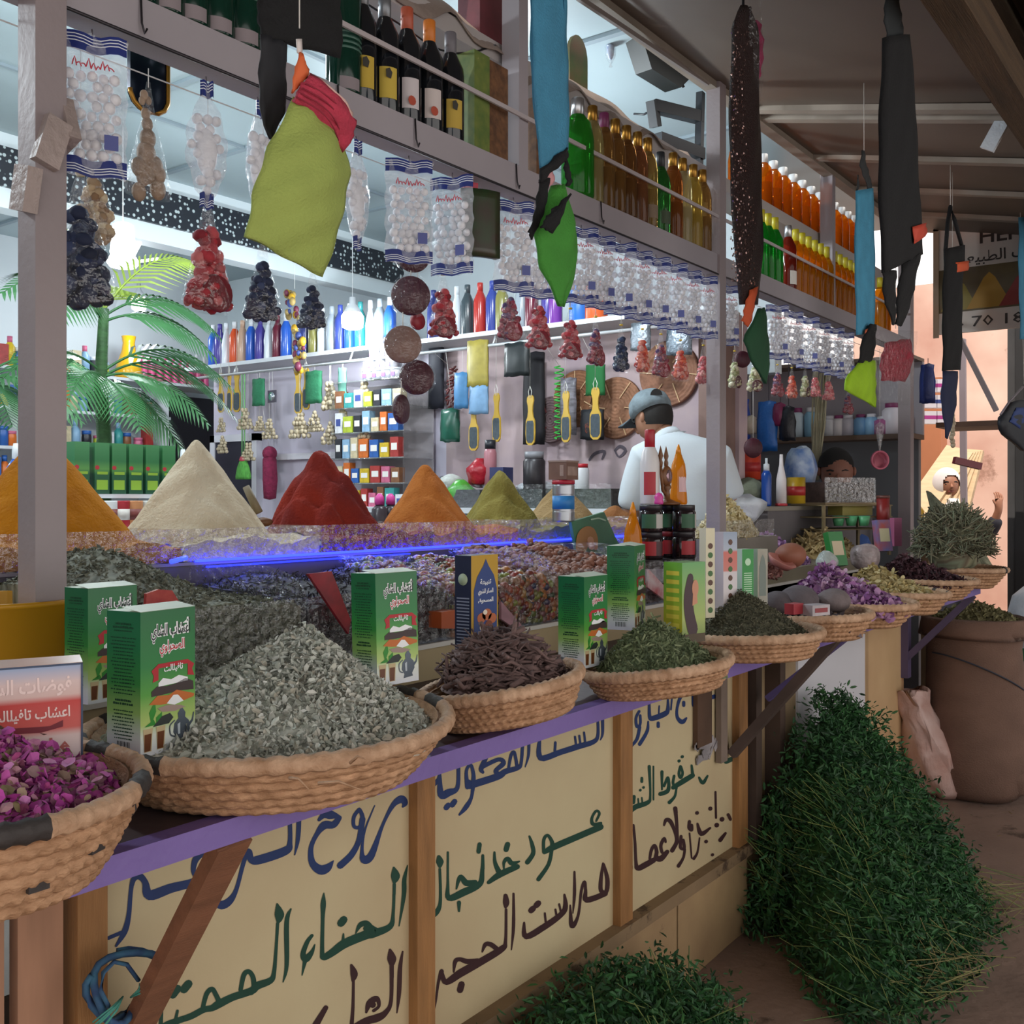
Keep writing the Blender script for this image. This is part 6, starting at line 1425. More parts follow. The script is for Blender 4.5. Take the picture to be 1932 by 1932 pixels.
packet('scrub_cloth', 'smaller green scrub cloth on the rail beside the little mirror', 'cloth', 479, 716, 500, 765, RX, gcl, .02, 2.33)
packet('scrub_cloth', 'larger green scrub cloth on the rail by the shell garland', 'cloth', 580, 702, 608, 760, RX, gcl, .025, 2.33)
packet('scrub_cloth', 'teal scrub cloth on the rail near the glass shelves', 'cloth', 641, 695, 654, 750, RX, mat('6fa898', .8), .02, 2.33)
packet('cloth_packet', 'yellow cloth in a clear packet on the rail', 'packet', 886, 645, 922, 728, RX, mat('b5a44a', .5, ns=18, nv=.3), .03, 2.33, shiny=True)
packet('cloth_packet', 'pale blue cloth in a clear packet below the yellow one', 'packet', 890, 730, 922, 780, RX, mat('7fa8cf', .5, ns=18, nv=.25), .03, 2.33, shiny=True)
packet('cloth_packet', 'tall blue packet beside the yellow one', 'packet', 862, 705, 884, 770, RX, mat('4a86b8', .45, ns=18, nv=.25), .03, 2.33, shiny=True)
packet('cloth_packet', 'black cloth in a clear packet under the maroon potpourri', 'packet', 956, 650, 1000, 708, RX, mat('1e2426', .4, ns=18, nv=.3), .03, 2.33, shiny=True)
packet('silver_packet', 'crinkled silver packet high on the plum wall, beside the red brown shelf end', 'packet', 1195, 612, 1228, 660, RX, mat('9aa4ae', .25, metal=.6, ns=20, nv=.6, bump=.6), .03, 2.33)
packet('silver_packet', 'crinkled silver packet hanging close to the middle post', 'packet', 1262, 618, 1306, 668, RX, mat('8f9aa6', .25, metal=.6, ns=20, nv=.6, bump=.6), .03, 2.33)
packet('black_garment', 'long black spotted garment hanging on the plum wall', 'garment', 996, 668, 1028, 838, 4.62, mat('1c1a20', .7, ns=14, nv=.3, stain=('c9c4cc', 9, .68)), .05, None)
packet('black_garment', 'long plain black strip hanging by the glass shelves', 'garment', 815, 655, 838, 770, 4.66, mat('1c1c28', .7), .04, None)
packet('striped_packet', 'grey and white striped packet behind the green spiral', 'packet', 1062, 715, 1088, 820, 4.6, mat('8a8690', .4, ns=9, nv=.7, stretch=(1,3,9)), .03, None)
packet('green_cloth', 'pointed dark green cloth over the round woven mats', 'cloth', 1108, 690, 1142, 745, 4.58, mat('1f6a35', .8), .02, 2.33)
packet('dark_pouch', 'black and orange pouch behind the rasp at the woven mats', 'packet', 1102, 775, 1140, 828, 4.62, mat('23252a', .6, stain=('c2552a', 5, .66)), .04, None)
packet('green_pouch', 'shiny dark green pouch low by the glass shelves', 'packet', 840, 775, 868, 832, 4.5, mat('1f5a48', .3, ns=12, nv=.4), .05, 2.33)
t = thing('spiral_streamer', 'bright green spiral streamer hanging on the plum wall', 'streamer', onX(1055, 690, 4.6)); b = B()
b.tube([(.012*math.cos(k*.9), .03*math.sin(k*.9), -.0042*k) for k in range(95)], .004, 4); b.obj('spiral', mat('3fb84a', .4), t); cord(t, Vector((0,0,0)), Vector((RX-4.6,0,2.33-t.location.z)))
t = thing('dried_chillies', 'string of dark red dried pods beside the tall blue packet', 'pods', onX(853, 695, 4.6)); b = B(); random.seed(4)
for k in range(40): b.ball((random.uniform(-.02,.02), random.uniform(-.03,.03), -.006*k), .012, 6, 4, (.6,.6,1.6), Euler((random.random()*2, random.random()*2, 0)).to_matrix())
b.obj('pods', mat('5a1c1c', .5), t); cord(t, Vector((0,0,0)), Vector((RX-4.6,0,2.33-t.location.z)))
# round woven mats on the plum wall
for u, v, r, lb, c in ((1090,752,.155,'round woven mat with pale spokes, partly behind the green cloth','9c6a4a'),(1163,770,.165,'round coiled straw mat above the cap of the man in white','a8775a'),(1040,792,.13,'round grey patterned mat behind the green spiral','7d6668'),(1262,705,.17,'round woven mat behind the potpourri near the middle post','a07058')):
    q = onX(u, v, 4.685); t = thing('woven_mat', lb, 'mat', q, 0, 'round woven mats on the plum wall')
    R = Matrix.Rotation(-PI/2, 3, 'Y'); prof = [(0,.004)]
    for k in range(9):
        for s_ in range(3): prof.append((r*(k+s_/3+.3)/9.3, .008+.005*math.sin(PI*s_/3) ))
    prof += [(r,.0)]
    B().lathe(prof, 36, (0,0,0), R).obj('coils', mat(c, .8, ns=34, nv=.4, bump=.5), t)
    b = B()
    for k in range(0, 18, 2 if 'spokes' in lb else 3):
        a = 2*PI*k/18; b.beam((-.016, r*.35*math.cos(a), r*.35*math.sin(a)), (-.014, r*.97*math.cos(a+.1), r*.97*math.sin(a+.1)), .004, .005)
    b.obj('pattern_stitch', mat('d9b58c' if 'grey' not in lb else '9c4a4a', .8), t)
# painted scribble on the wall is part of the plaster
b = B(); cv = lambda u, v: onX(u, v, 4.697)
b.stroke([(1112,868,4),(1122,856,6),(1140,852,6),(1136,866,3)], cv); b.stroke([(1160,850,4),(1170,842,6),(1180,850,6),(1168,862,4),(1160,850,3)], cv)
o = b.obj('trim_8', mat('5f5660', .8)); o['kind'] = 'structure'
# shell garland and multi-coloured toys before the bottles
t = thing('shell_garland', 'gaudy garland of shells and tinsel hanging before the coloured bottles', 'garland', onX(556, 545, 4.3)); O = t.location; random.seed(9)
for nm, cs_, n in (('shells', 'b59a5c', 26), ('beads', '7a2f4a', 12), ('tinsel', 'd9a82a', 10), ('blue_beads', '3a4a8a', 8)):
    b = B()
    for k in range(n):
        q = random.random()**.9; c = onX(548+q*12+random.uniform(-9,9)+(8 if q > .3 else 0), 550+q*165, 4.3+random.uniform(-.03,.03)) - O; b.ball(c, random.uniform(.012,.026), 7, 5, (.8,1,1.2))
    b.obj(nm, mat(cs_, .5, ns=20, nv=.4), t)
cord(t, Vector((0,0,0)), Vector((0,0,3.29-O.z)))
# green broom, raspberry sponge, round mirror
t = thing('hand_broom', 'small bright green broom with a pink collar hanging in front of the dark door', 'broom', onX(459, 862, RX))
b = B(); P = [(.012,0),(.03,-.02),(.055,-.07),(.07,-.13),(.068,-.15),(0,-.15)]; b.lathe(P, 18, sx=.5); b.obj('bristles', mat('5fae4a', .8, ns=30, nv=.4, stretch=(5,5,.5), bump=.6), t)
B().lathe([(.010,.012),(.026,.0),(.036,-.022),(.030,-.03)], 14, sx=.6).obj('collar', mat('c24a5a', .7), t)
b = B(); b.tube([(0,-.012,.0),(0,-.014,2.33-t.location.z)], .005, 5); b.tube([(0,.012,.0),(0,.012,2.33-t.location.z)], .005, 5); b.obj('cord', mat('7fb87a', .7), t)
t = thing('net_sponge', 'long raspberry net sponge hanging against the white boards', 'net sponge', onX(509, 850, 4.55)); b = B(); b.ball((0,0,-.02), .05, 12, 8); b.lathe([(.02,0),(.045,-.06),(.05,-.2),(.04,-.32),(0,-.33)], 14, wob=.08); b.obj('net', mat('9c2f55', .85, ns=40, nv=.4, bump=.8), t); cord(t, Vector((0,0,0)), Vector((RX-4.55,0,2.33-t.location.z)))
t = thing('hand_mirror', 'little round mirror in a dark square frame on the rail', 'mirror', onX(514, 735, RX)); b = B().box((-.006,-.04,-.085),(.0,.04,-.005)); b.obj('frame', mat('4a4550', .5), t); B().lathe([(0,0),(.028,0),(.028,.003),(0,.003)], 18, (-.006,0,-.045), Matrix.Rotation(-PI/2, 3, 'Y')).obj('mirror', mat('d9e0e6', .08, metal=.9), t); cord(t, Vector((0,0,0)), Vector((0,0,2.33-t.location.z)))
# glass shelf unit
gu = thing('glass_shelves', 'glass shelf unit full of cosmetics against the partition', 'shelf unit', (4.40, 4.02, 1.2))
b = B()
for z in (.02, .235, .385, .535, .69, .84, 1.0): b.box((0,0,z), (.27,.60,z+.007))
b.obj('shelf', film(.45, 'cfe6dc'), gu)
for y in (0, .595): B().box((0,y,0), (.27,y+.006,1.0)).obj('side_pane', film(.12, 'cfe6dc'), gu)
B().box((.262,0,0),(.268,.60,1.0)).obj('back_pane', mat('b9b0b5', .5), gu)
pal = [('yellow','d9b82a'),('white','e4e6ea'),('orange','d9702a'),('brown','8a5a3a'),('pale blue','8fb5d4'),('red','b03a35'),('lime','b5c43a'),('blue','2f62ae'),('teal','3f9a98'),('cream','d9c9a4'),('pink','cf6a8a'),('black','2a2a30')]
random.seed(21); n_ = 0; LV = ['lowest','second','third','fourth','fifth','sixth']
for li, z in enumerate((.027, .242, .392, .542, .697, .847)):
    y = .57; k = 0
    while y > .05:
        nm, hx = pal[(n_*5 + li*3) % len(pal)]; wd_ = random.uniform(.05,.08); hh = random.uniform(.08,.125) if li else .16
        t = carton('cosmetic_box', '%s cosmetics box on the %s glass shelf, %s from the wall side' % (nm, LV[li], ORD[k]), 'box', wd_, .05, hh, mat(hx, .4, ns=40, nv=.35), None, None, (4.43, 4.02+y-wd_/2, 1.2+z), -PI/2, 'cosmetics on the glass shelves', flap=False)
        b = B().box((-wd_*.35,-.0256,hh*.35),(wd_*.35,-.0251,hh*.7)); b.obj('paper_label', mat('e8e4de' if nm != 'white' else '3a4a8a', .5), t)
        y -= wd_ + .012; n_ += 1; k += 1
tub = None; k = 0
for r_, (v, us) in enumerate(((690,(695,712,729,746)),(668,(698,716,734)),(648,(702,722)),(628,(708,728)))):
    for u in us:
        if tub is None:
            tub = thing('cream_tub', 'x', 'tub', (0,0,0), 0, 'white cream tubs stacked on the glass shelves'); B().lathe([(0,0),(.034,0),(.036,.05),(0,.05)], 14).obj('body', mat('e6e4ec', .4), tub); B().lathe([(0,.05),(.038,.05),(.038,.062),(0,.062)], 14).obj('lid', pale, tub)
            B().box((-.0365,-.015,.012),(-.034,.015,.038)).obj('purple_print', mat('6a4a9c', .5), tub); o = tub
        else: o = dup(tub)
        q = onX(u, v, 4.45); o.location = (4.45+.004*k, q.y, 2.208+.0625*r_); o['label'] = 'white cream tub with a purple mark, %s in the %s row of the stack' % (ORD[us.index(u)], ('bottom','second','third','top')[r_]); k += 1
# counter along the partition, with dark glass bins, bags and bottles
ic = thing('inner_counter', 'white inner counter along the plum wall behind the cones', 'counter', (4.2, 2.5, .25))
b = B().box((0,0,0),(.45,2.2,1.17)); b.mi(1).box((-.01,0,1.17),(.46,2.2,1.20)); b.obj('body', [mat('8f8a90', .6), pale], ic)
for i, (y0, y1, c, lb) in enumerate(((2.52,2.90,'3a4438','dark green herb in the glass bin nearest the man in white'),(2.92,3.30,'2f3836','very dark herb in the second glass bin on the inner counter'),(3.32,3.72,'4a4a50','grey seed in the third glass bin on the inner counter'))):
    t = thing('glass_bin', 'glass bin on the inner counter holding ' + lb.split(' in ')[0], 'bin', (4.22, y0, 1.451), 0, 'glass bins on the inner counter')
    b = B().box((0,0,0),(.004,y1-y0,.12)); b.box((0,0,0),(.3,.004,.12)); b.box((0,y1-y0-.004,0),(.3,y1-y0,.12)); b.obj('panes', film(.07), t); B().box((.006,.006,.001),(.3,y1-y0-.006,.095)).obj('contents', mat(c, .9, ns=40, nv=.4, bump=.6), t)['kind'] = 'stuff'
crk = [('white_bag', 'crumpled white bag on the inner counter behind the dark bins', 'bag', 1012, 925, 4.52, .10, .05, 'd9dde4'), ('white_bag', 'crumpled white bag between the orange and olive cones', 'bag', 850, 912, 4.42, .06, .05, 'cfd2cc'), ('black_bag', 'crumpled black bag behind the orange brown cone', 'bag', 838, 920, 4.45, .07, .06, '2a2e34'), ('red_bag', 'shiny red packet behind the olive cone', 'bag', 905, 893, 4.4, .07, .07, 'b01f2f'), ('green_heap', 'bright green cloth heap between the orange and olive cones', 'cloth', 868, 934, 4.30, .075, .07, '4fae3a')]
for nm, lb, ct, u, v, X, r, h, c in crk:
    b = B(); b.ball((0,0,0), r, 16, 10, (1,1,h/r*1.1)); random.seed(int(u)); b.v = [tuple(x*(1+.13*math.sin(p[0]*70+p[1]*40)+.1*math.sin(p[2]*90)) for x in p) for p in b.v]
    q = onX(u, v, X); tag(b.obj(nm, mat(c, .3, ns=9, nv=.2, bump=.4), None, q), lb, ct)
for u, v, X, kd, c, cc, lb in ((1097,905,4.40,'tub','d9dadd','b8202c','white tub with a red lid on the inner counter'),(1008,908,4.42,'bag','3a3438','8a8a90','clear black and white jar on the inner counter'),(925,905,4.40,'bot','b5767f','23242c','pink and black bottle on the inner counter'),(946,915,4.38,'box','2f3560','d9d6d4','small dark blue box behind the olive cone')):
    q = onX(u, v, X); t = thing({'tub':'plastic_tub','bag':'patterned_jar','bot':'bottle','box':'small_box'}[kd], lb, {'tub':'tub','bag':'jar','bot':'bottle','box':'box'}[kd], (X, q.y, 1.575 if X > 4.3 else 1.45))
    hh = {'tub':.10,'bag':.17,'bot':.24,'box':.09}[kd]; r = {'tub':.04,'bag':.06,'bot':.035,'box':.045}[kd]
    if kd == 'box': B().box((-r,-r,-.12),(r,r,hh)).obj('body', mat(c, .5), t)
    else: B().lathe([(0,-.12),(r,-.12),(r,hh*.7),(r*.7,hh*.85),(0,hh*.85)], 16).obj('body', mat(c, .35, ns=14, nv=.6 if kd == 'bag' else .1), t)
    B().lathe([(0,hh*.8),(r*.85,hh*.8),(r*.85,hh),(0,hh)], 14).obj('lid', mat(cc, .4), t)
# rack of green tea cartons behind the cones
ir = thing('inner_rack', 'low white rack carrying tall green cartons behind the cream cone', 'rack', (0,0,0))
b = B(); b.box((.2,3.30,1.375),(3.0,3.62,1.39)); b.box((.2,3.36,1.50),(2.62,3.62,1.515)); b.box((.2,3.30,.25),(.24,3.62,1.5)); b.box((2.58,3.34,.25),(2.62,3.62,1.5)); b.box((2.96,3.30,.25),(3.0,3.62,1.39)); b.obj('frame', pale, ir)
gt = grad([(0,'1d4a34'),(.35,'225c3c'),(.45,'5a944a'),(.6,'2f7444'),(1,'4a8a58')], size=.2)
p = None
for i, u in enumerate((152, 190, 222, 254, 285, 316)):
    q = onY(u, 900, 3.40); lb = 'tall green carton on the inner rack, %s of six from the near post' % ORD[i]
    if p is None:
        p = carton('green_carton', lb, 'box', .057, .06, .185, gt, gt, mat('3f9a4a', .5), (0,0,0), 0, 'tall green cartons on the inner rack', flap=False)
        B().add([(-.02+.009*math.cos(a*PI/5), -.0306, .095+.008*math.sin(a*PI/5)) for a in range(10)], [tuple(range(10))]).obj('emblem_print', mat('b5303a', .5), p)
        b = B(); b.box((-.02,-.0306,.07),(.022,-.0302,.08)); b.box((-.022,-.0305,.015),(.022,-.0302,.05)); b.obj('picture_print', mat('8fb53a', .5), p); o = p
    else: o = dup(p, label=lb)
    o.location = (q.x, 3.42, 1.516)
for i, (u, c, lb) in enumerate(((205,'e0e4e4','white can below the green cartons'),(228,'a8242f','red can below the green cartons, nearer the near post'),(253,'c98a5a','tan and white can below the green cartons'),(283,'cfd4d0','pale can below the green cartons beside the cream cone'))):
    q = onY(u, 960, 3.36); t = thing('food_can', lb, 'can', (q.x, 3.37, 1.391)); B().lathe([(0,0),(.036,0),(.037,.004),(.037,.096),(.036,.10),(0,.10)], 18).obj('body', mat(c, .4), t); B().lathe([(.0374,.03),(.0374,.07)], 18).obj('paper_label', mat('e0dcd4' if c == 'a8242f' else '7a3a35', .5), t)
for i, u in enumerate((716, 737)):
    q = onY(u, 950, 3.2); t = thing('shampoo_bottle', ('first' if i == 0 else 'second') + ' pink capped dark bottle between the red and orange cones', 'bottle', (q.x, 3.2, 1.391-.02))
    B().lathe([(0,0),(.035,0),(.037,.01),(.035,.08),(.016,.10),(0,.10)], 14).obj('body', mat('3a3036', .3), t); B().lathe([(0,.10),(.022,.10),(.02,.135),(.008,.15),(0,.15)], 12).obj('cap', mat('d9489c', .4), t)
# spray bottles left of the cream cone
for u, v, c, lb in ((345,858,'c93f8a','pink spray bottle by the dark doorway'),(369,852,'2465c4','blue spray bottle by the dark doorway'),(30,880,'2a5fc4','blue spray bottle behind the near post')):
    q = onY(u, v, 3.5); t = thing('spray_bottle', lb, 'bottle', (q.x, 3.5, 1.516 if u < 200 else 1.39)); k = 1 if u < 200 else 1.75
    B().lathe([(0,0),(.028,0),(.03,.01),(.03,.09*k),(.012,.12*k),(0,.12*k)], 14).obj('body', mat(c, .25), t); B().lathe([(0,.12*k),(.013,.12*k),(.013,.15*k),(.008,.175*k),(0,.175*k)], 10).obj('nozzle', mat('e0e6ea', .4), t)
# back wall shelves
bs = thing('wall_shelves', 'white wall shelves crowded with small goods behind the palm', 'shelf unit', (0,0,0))
b = B()
for z in (1.30, 1.56, 1.82, 2.08, 2.34): b.box((-2.2,6.55,z),(4.62 if z < 2.3 else 5.2,6.9,z+.02))
for x in (-1.0, .4, 1.8, 3.2, 4.58): b.box((x,6.56,.25),(x+.03,6.9,2.35))
b.obj('frame', pale, bs)
b = B().box((4.72,6.86,.25),(5.4,6.94,2.3)); struct('door_3', b, mat('23222c', .6))
random.seed(33); kinds = ('jar','box','bottle','can')
for li, z in enumerate((1.58, 1.84, 2.10, 2.36)):
    u = -30; k = 0
    while u < (285 if li < 3 else 215):
        if 40 < u < 122: u = 122
        q = onY(u, 800, 6.62); nm, hx = pal[(k*7+li*5) % len(pal)]; kd = kinds[(k+li) % 4]; wpx = random.uniform(15, 22)
        if not (li == 3 and 200 < u < 280):
            lb = '%s %s on the %s back shelf, %s counted from the edge of the frame' % (nm, kd, ('lowest','second','third','top')[li], ORD[k] if k < 20 else 'later')
            if kd == 'box': t = carton('goods_box', lb, 'box', .062, .06, random.uniform(.12,.2), mat(hx, .4, ns=30, nv=.3), None, None, (q.x, 6.62, z), 0, 'goods on the back shelves', flap=False)
            else:
                t = thing('goods_'+kd, lb, kd, (q.x, 6.62, z), 0, 'goods on the back shelves'); h = {'jar':.10,'bottle':.2,'can':.13}[kd]; r = .033
                B().lathe([(0,0),(r,0),(r,h*.65),(r*(.45 if kd == 'bottle' else .92),h*.8),(r*(.4 if kd == 'bottle' else .92),h*.82),(0,h*.82)], 12).obj('body', mat(hx, .35), t)
                rr = r*(.5 if kd == 'bottle' else .98); B().lathe([(0,h*.8),(rr,h*.8),(rr,h),(0,h)], 12).obj('lid', mat(pal[(k*3+1) % len(pal)][1], .4), t)
        u += wpx; k += 1
q = onY(246, 715, 6.6); t = thing('yellow_vase', 'tall glossy yellow vase on the top back shelf behind the palm', 'vase', (q.x, 6.62, 2.36)); B().lathe([(0,0),(.085,0),(.10,.02),(.085,.10),(.05,.20),(.042,.26),(.05,.31),(.04,.31),(.03,.2),(0,.05)], 22).obj('body', mat('e0a81a', .2), t)
p = None
for r_, v in enumerate((678, 650)):
    for i in range(9):
        u = 272 + i*14.5; q = onY(u, v, 6.62 + .1*r_)
        if p is None:
            p = thing('pink_bottle', 'small pink bottle in the paired rows on the top back shelf', 'bottle', (0,0,0), 0, 'small pink bottles'); B().lathe([(0,0),(.022,0),(.024,.01),(.022,.11),(.01,.13),(0,.13)], 10).obj('body', mat('d8588a', .35), p); B().lathe([(0,.13),(.011,.13),(.010,.17),(0,.17)], 8).obj('cap', mat('ece8ee', .4), p); o = p
        else: o = dup(p)
        o.location = (q.x, 6.62 + .12*r_, 2.361); o['label'] = 'small pink bottle, %s from the yellow vase in the %s row' % (ORD[i], ('front','taller back')[r_])
        if r_: o.scale = (1,1,1.55)
# artificial palm
def palm(loc, label, sc=1.0, specs=None):
    t = thing('artificial_palm', label, 'plant', loc)
    gm = mat('3f7a45', .45, ns=6, nv=.3); yg = mat('9fb84a', .45, ns=6, nv=.25)
    B().tube([(0,0,-.25),(.01,0,.1),(0,.01,.32),(.01,0,.62)], [.036,.030,.026,.020], 9).obj('trunk', mat('3f6a3a', .6, ns=14, nv=.4, stretch=(1,1,5), bump=.4), t)
    B().lathe([(0,-.38),(.09,-.38),(.11,-.22),(.10,-.22),(.09,-.25),(0,-.25)], 18).obj('pot', mat('3a3a3a', .6), t)
    for (dx, dz, z0, dy, yl) in specs:
        p0 = Vector((0,0,z0)); p2 = Vector((dx, dy, z0+dz)); p1 = (p0+p2)/2 + Vector((0,0,abs(dx)*.35+.06)); pts = []
        n = 20
        for i in range(n+1):
            k = i/n; pts.append(p0*(1-k)**2 + p1*2*k*(1-k) + p2*k*k)
        b = B(); b.tube(pts, [.006*(1-.7*i/n) for i in range(n+1)], 5)
        for i in range(4, n+1):
            k = i/n; d = (pts[min(i+1,n)]-pts[i-1]).normalized(); L = .19*math.sin(PI*min(1, .18+.8*k))*(1.05-.3*k)+.03
            side = d.cross(Vector((0,-.5,1))).normalized(); upv = side.cross(d).normalized()
            for s in (-1, 1):
                for off in (0,):
                    base = pts[i] - d*(off*.02); tip = base + d*L*.62 + side*s*L*.75 - Vector((0,0,L*.30)); mid = (base+tip)/2 + Vector((0,0,L*.10)); wv = d*(.006 if yl else .0085)
                    b.add([base-wv, base+wv, mid+wv, tip, mid-wv], [(0,1,2,4),(4,2,3)])
        b.obj('frond', yg if yl else gm, t)
    t.scale = (sc,)*3
    return t
pl_ = onD(192, 870, 4.15)
SP = [(-.17,.29,.60,-.05,1),(.37,.26,.60,-.1,1),(.20,.12,.60,.15,1),(.48,-.02,.58,-.12,0),(.36,-.12,.56,-.25,0),(-.30,-.06,.58,-.2,0),(-.40,.04,.58,0,0),
      (.55,-.02,.36,-.12,0),(.62,-.12,.34,-.05,0),(.30,-.18,.34,-.28,0),(-.05,-.22,.34,-.34,0),(-.30,-.20,.34,-.22,0),(-.38,-.06,.36,.05,0),(.40,-.20,.30,.1,0),(.24,-.28,.32,-.2,0)]
palm(pl_, 'artificial palm with yellow green upper fronds in the middle of the stall', 1.0, SP)
palm(onD(-30, 860, 4.6), 'second artificial palm, mostly outside the frame beside the near post', 1.0, SP[5:])
# lamps
def glow(name, loc, e, r=.06, col=(.86,.95,1)):
    l = bpy.data.lights.new(name, 'POINT'); l.energy = e; l.color = col; l.shadow_soft_size = r
    o = bpy.data.objects.new(name, l); COL.objects.link(o); o.location = loc; return o
bulbm = mat('f4fbff', .3, emit=7)
def bulb(loc, label, e, r=.065):
    t = thing('led_bulb', label, 'lamp', loc)
    B().lathe([(0,-.10),(r*.55,-.098),(r*.95,-.085),(r,-.06),(r,-.02),(r*.8,.0)], 18).obj('diffuser', bulbm, t); B().lathe([(r*.8,0),(r*.6,.03),(r*.3,.05),(r*.28,.09),(0,.09)], 16).obj('socket', pale, t)
    cord(t, Vector((0,0,.09)), upto(t, 3.30), mat('d9dde0', .5), .003)
    g_ = glow('bulb_light', (0,0,-.17), e); g_.parent = t
    return t
bulb(onD(665, 590, 6.0), 'glowing white LED bulb hanging before the coloured bottles', 28)
bulb(Vector((1.95, 3.0, 3.12)), 'LED bulb high above the spice cones', 50)  # bulb added above the view to brighten the stall
bulb(Vector((3.55, 2.6, 3.0)), 'LED bulb high behind the middle post', 50)
bulb(Vector((.6, 3.1, 2.95)), 'LED bulb high behind the near post', 46)
bulb(Vector((1.6, 5.7, 2.7)), 'LED bulb high near the back shelves', 46)
bulb(Vector((5.5, 2.3, 2.9)), 'LED bulb high in the far bay', 38)
bulb(onY(262, 560, 6.3), 'small LED bulb above the yellow vase', 8, .05)
t = thing('wing_lamp', 'dazzling white LED lamp with folding wings above the palm', 'lamp', onD(232, 492, 4.9)); 
B().lathe([(0,.0),(.055,0),(.06,.02),(.048,.15),(.03,.16),(0,.16)], 18, (0,0,.02)).obj('diffuser', bulbm, t)
for a in (.2, 2.3, 4.4):
    B().beam((.05*math.cos(a),.05*math.sin(a),.0), (.20*math.cos(a),.20*math.sin(a),.05), .06, .012).obj('wing', bulbm, t)
B().lathe([(0,-.03),(.06,-.03),(.075,-.01),(.06,.02),(0,.02)], 18).obj('base', bulbm, t); cord(t, Vector((0,0,.17)), upto(t, 3.29), mat('d9dde0', .5), .003)
g_ = glow('wing_light', (0,-.1,-.12), 18); g_.parent = t

# ================================================================ THE FAR BAY, PEOPLE AND THE LANE
# goods on the counter of the far bay
def lump(name, label, cat, c, r, sq, m, amp=.12, fr=60, n=16):
    b = B(); b.ball((0,0,0), r, n, n*2//3, sq); s0 = c[0]*7
    b.v = [tuple(x*(1+amp*math.sin(p[0]*fr+s0)*math.cos(p[1]*fr*.8)+amp*.6*math.sin(p[2]*fr*1.3+s0)) for x in p) for p in b.v]
    return tag(b.obj(name, m, None, c), label, cat)
bb = thing('bay_stand', 'stepped stand of bins behind the far baskets', 'stand', (3.40, 1.60, 1.068))
B().box((.0,.0,0),(1.90,.27,.14)).obj('lower_step', mat('8f8672', .7, ns=4, nv=.2), bb); B().box((.22,.09,.14),(.82,.28,.272)).obj('upper_step', mat('857d74', .7, ns=4, nv=.2), bb)
mound('sliced_root', 'pale yellow heap of sliced dried root beside the middle post', 'dried root', 3.91, 1.785, 1.345, .24, .15, (0,0), 1500, CHIP, (.014,.034), mat('c9b98a', .8, ramp=['9c8a58','c9b98a','e0d6b4','b5a06a']), ry=.36, jit=.006)
t = thing('acrylic_bin', 'clear acrylic bin under the sliced root', 'bin', (3.64, 1.69, 1.342)); B().box((0,0,0),(.54,.004,.07)).obj('front_pane', film(.15), t); B().box((0,.186,0),(.54,.19,.07)).obj('back_pane', film(.15), t)
gs = thing('goods_stand', 'plain stand that carries the blue bottle and tins of the far bay', 'stand', (4.62, 1.90, .0)); B().box((0,0,0),(1.6,.16,1.44)).obj('body', mat('6f6a6c', .7, ns=4, nv=.2), gs); B().box((-.01,-.01,1.44),(1.61,.17,1.46)).obj('board', mat('8f887c', .6), gs)
mound('lilac_petals', 'lilac dried petals heaped on the stand of the far bay, farther of the two', 'dried flowers', 4.38, 1.78, 1.21, .22, .13, (0,.04), 1400, PETAL, (.014,.03), mat('8f6a9a', .8, ramp=['6d4478','9a76a4','b892b8','7d5488']), ry=.7, jit=.007)
mound('ginger_roots', 'pile of pale knobbly ginger roots in the far bay', 'dried root', 5.02, 1.80, 1.21, .24, .12, (0,0), 420, STICK, (.03,.06), mat('b09a68', .8, ramp=['8a7448','b8a272','cbb88c']), aniso=(1,.30,.30), ry=.6, jit=.012)
lump('white_bag', 'white knotted plastic bag behind the middle post', 'bag', onD(1405, 958, 4.75), .085, (1.35,1,.75), mat('dde3ea', .3, ns=8, nv=.1, bump=.5), .2, 55)
lump('grey_green_block', 'grey green heap in a glass bin beside the man in white', 'herb heap', onD(1412, 928, 5.0), .09, (1,1,.75), mat('7f8672', .9, ns=30, nv=.3, bump=.5), .06)
lump('clay_tagine', 'small brown clay pot lying among the far baskets', 'pot', onD(1492, 1048, 3.75), .055, (1.2,1,.85), mat('9a5f48', .6, ns=8, nv=.2), .02)
t = thing('clay_dish', 'pink clay dish beside the small brown pot', 'dish', onD(1470, 1068, 3.68)); B().lathe([(0,0),(.035,0),(.055,.025),(.05,.027),(.03,.008),(0,.006)], 18, R=Matrix.Rotation(.5, 3, 'X')).obj('bowl', mat('b57468', .6), t)
mound('clay_shards', 'reddish peel heap under the clay pots', 'dried peel', 3.62, 1.52, 1.215, .12, .05, (0,0), 240, CHIP, (.014,.03), mat('9c6a5a', .8, ramp=['7a4a40','a8776a','8a5a5a']), ry=.6)
def tallpack(nm, lb, ct, u, vb, t_, w_, d_, h_, m, rz=-.5, tilt=0, lab=None):
    o = carton(nm, lb, ct, w_, d_, h_, m, None, None, onD(u, vb, t_), rz, flap=False, tilt=tilt)
    if lab: B().box((-w_*.36,-d_/2-.001,h_*.3),(w_*.36,-d_/2-.0004,h_*.72)).obj('paper_label', lab, o)
    return o
tallpack('green_pack', 'green and beige packet leaning behind the yellow flowers', 'packet', 1582, 1068, 4.15, .075, .03, .14, mat('2a7a3a', .4), -.5, -.25, mat('c9b89a', .5))
lump('clear_bag', 'clear bag of grey petals behind the yellow flowers', 'bag', onD(1632, 1050, 4.25), .075, (1.2,.8,.7), mat('b0a0a0', .25, ns=20, nv=.5, bump=.5), .1)
lump('clear_bag', 'small white clear bag behind the purple petals', 'bag', onD(1560, 1058, 4.05), .05, (1.2,.8,.8), mat('c9d2ce', .25, ns=20, nv=.4, bump=.5), .12)
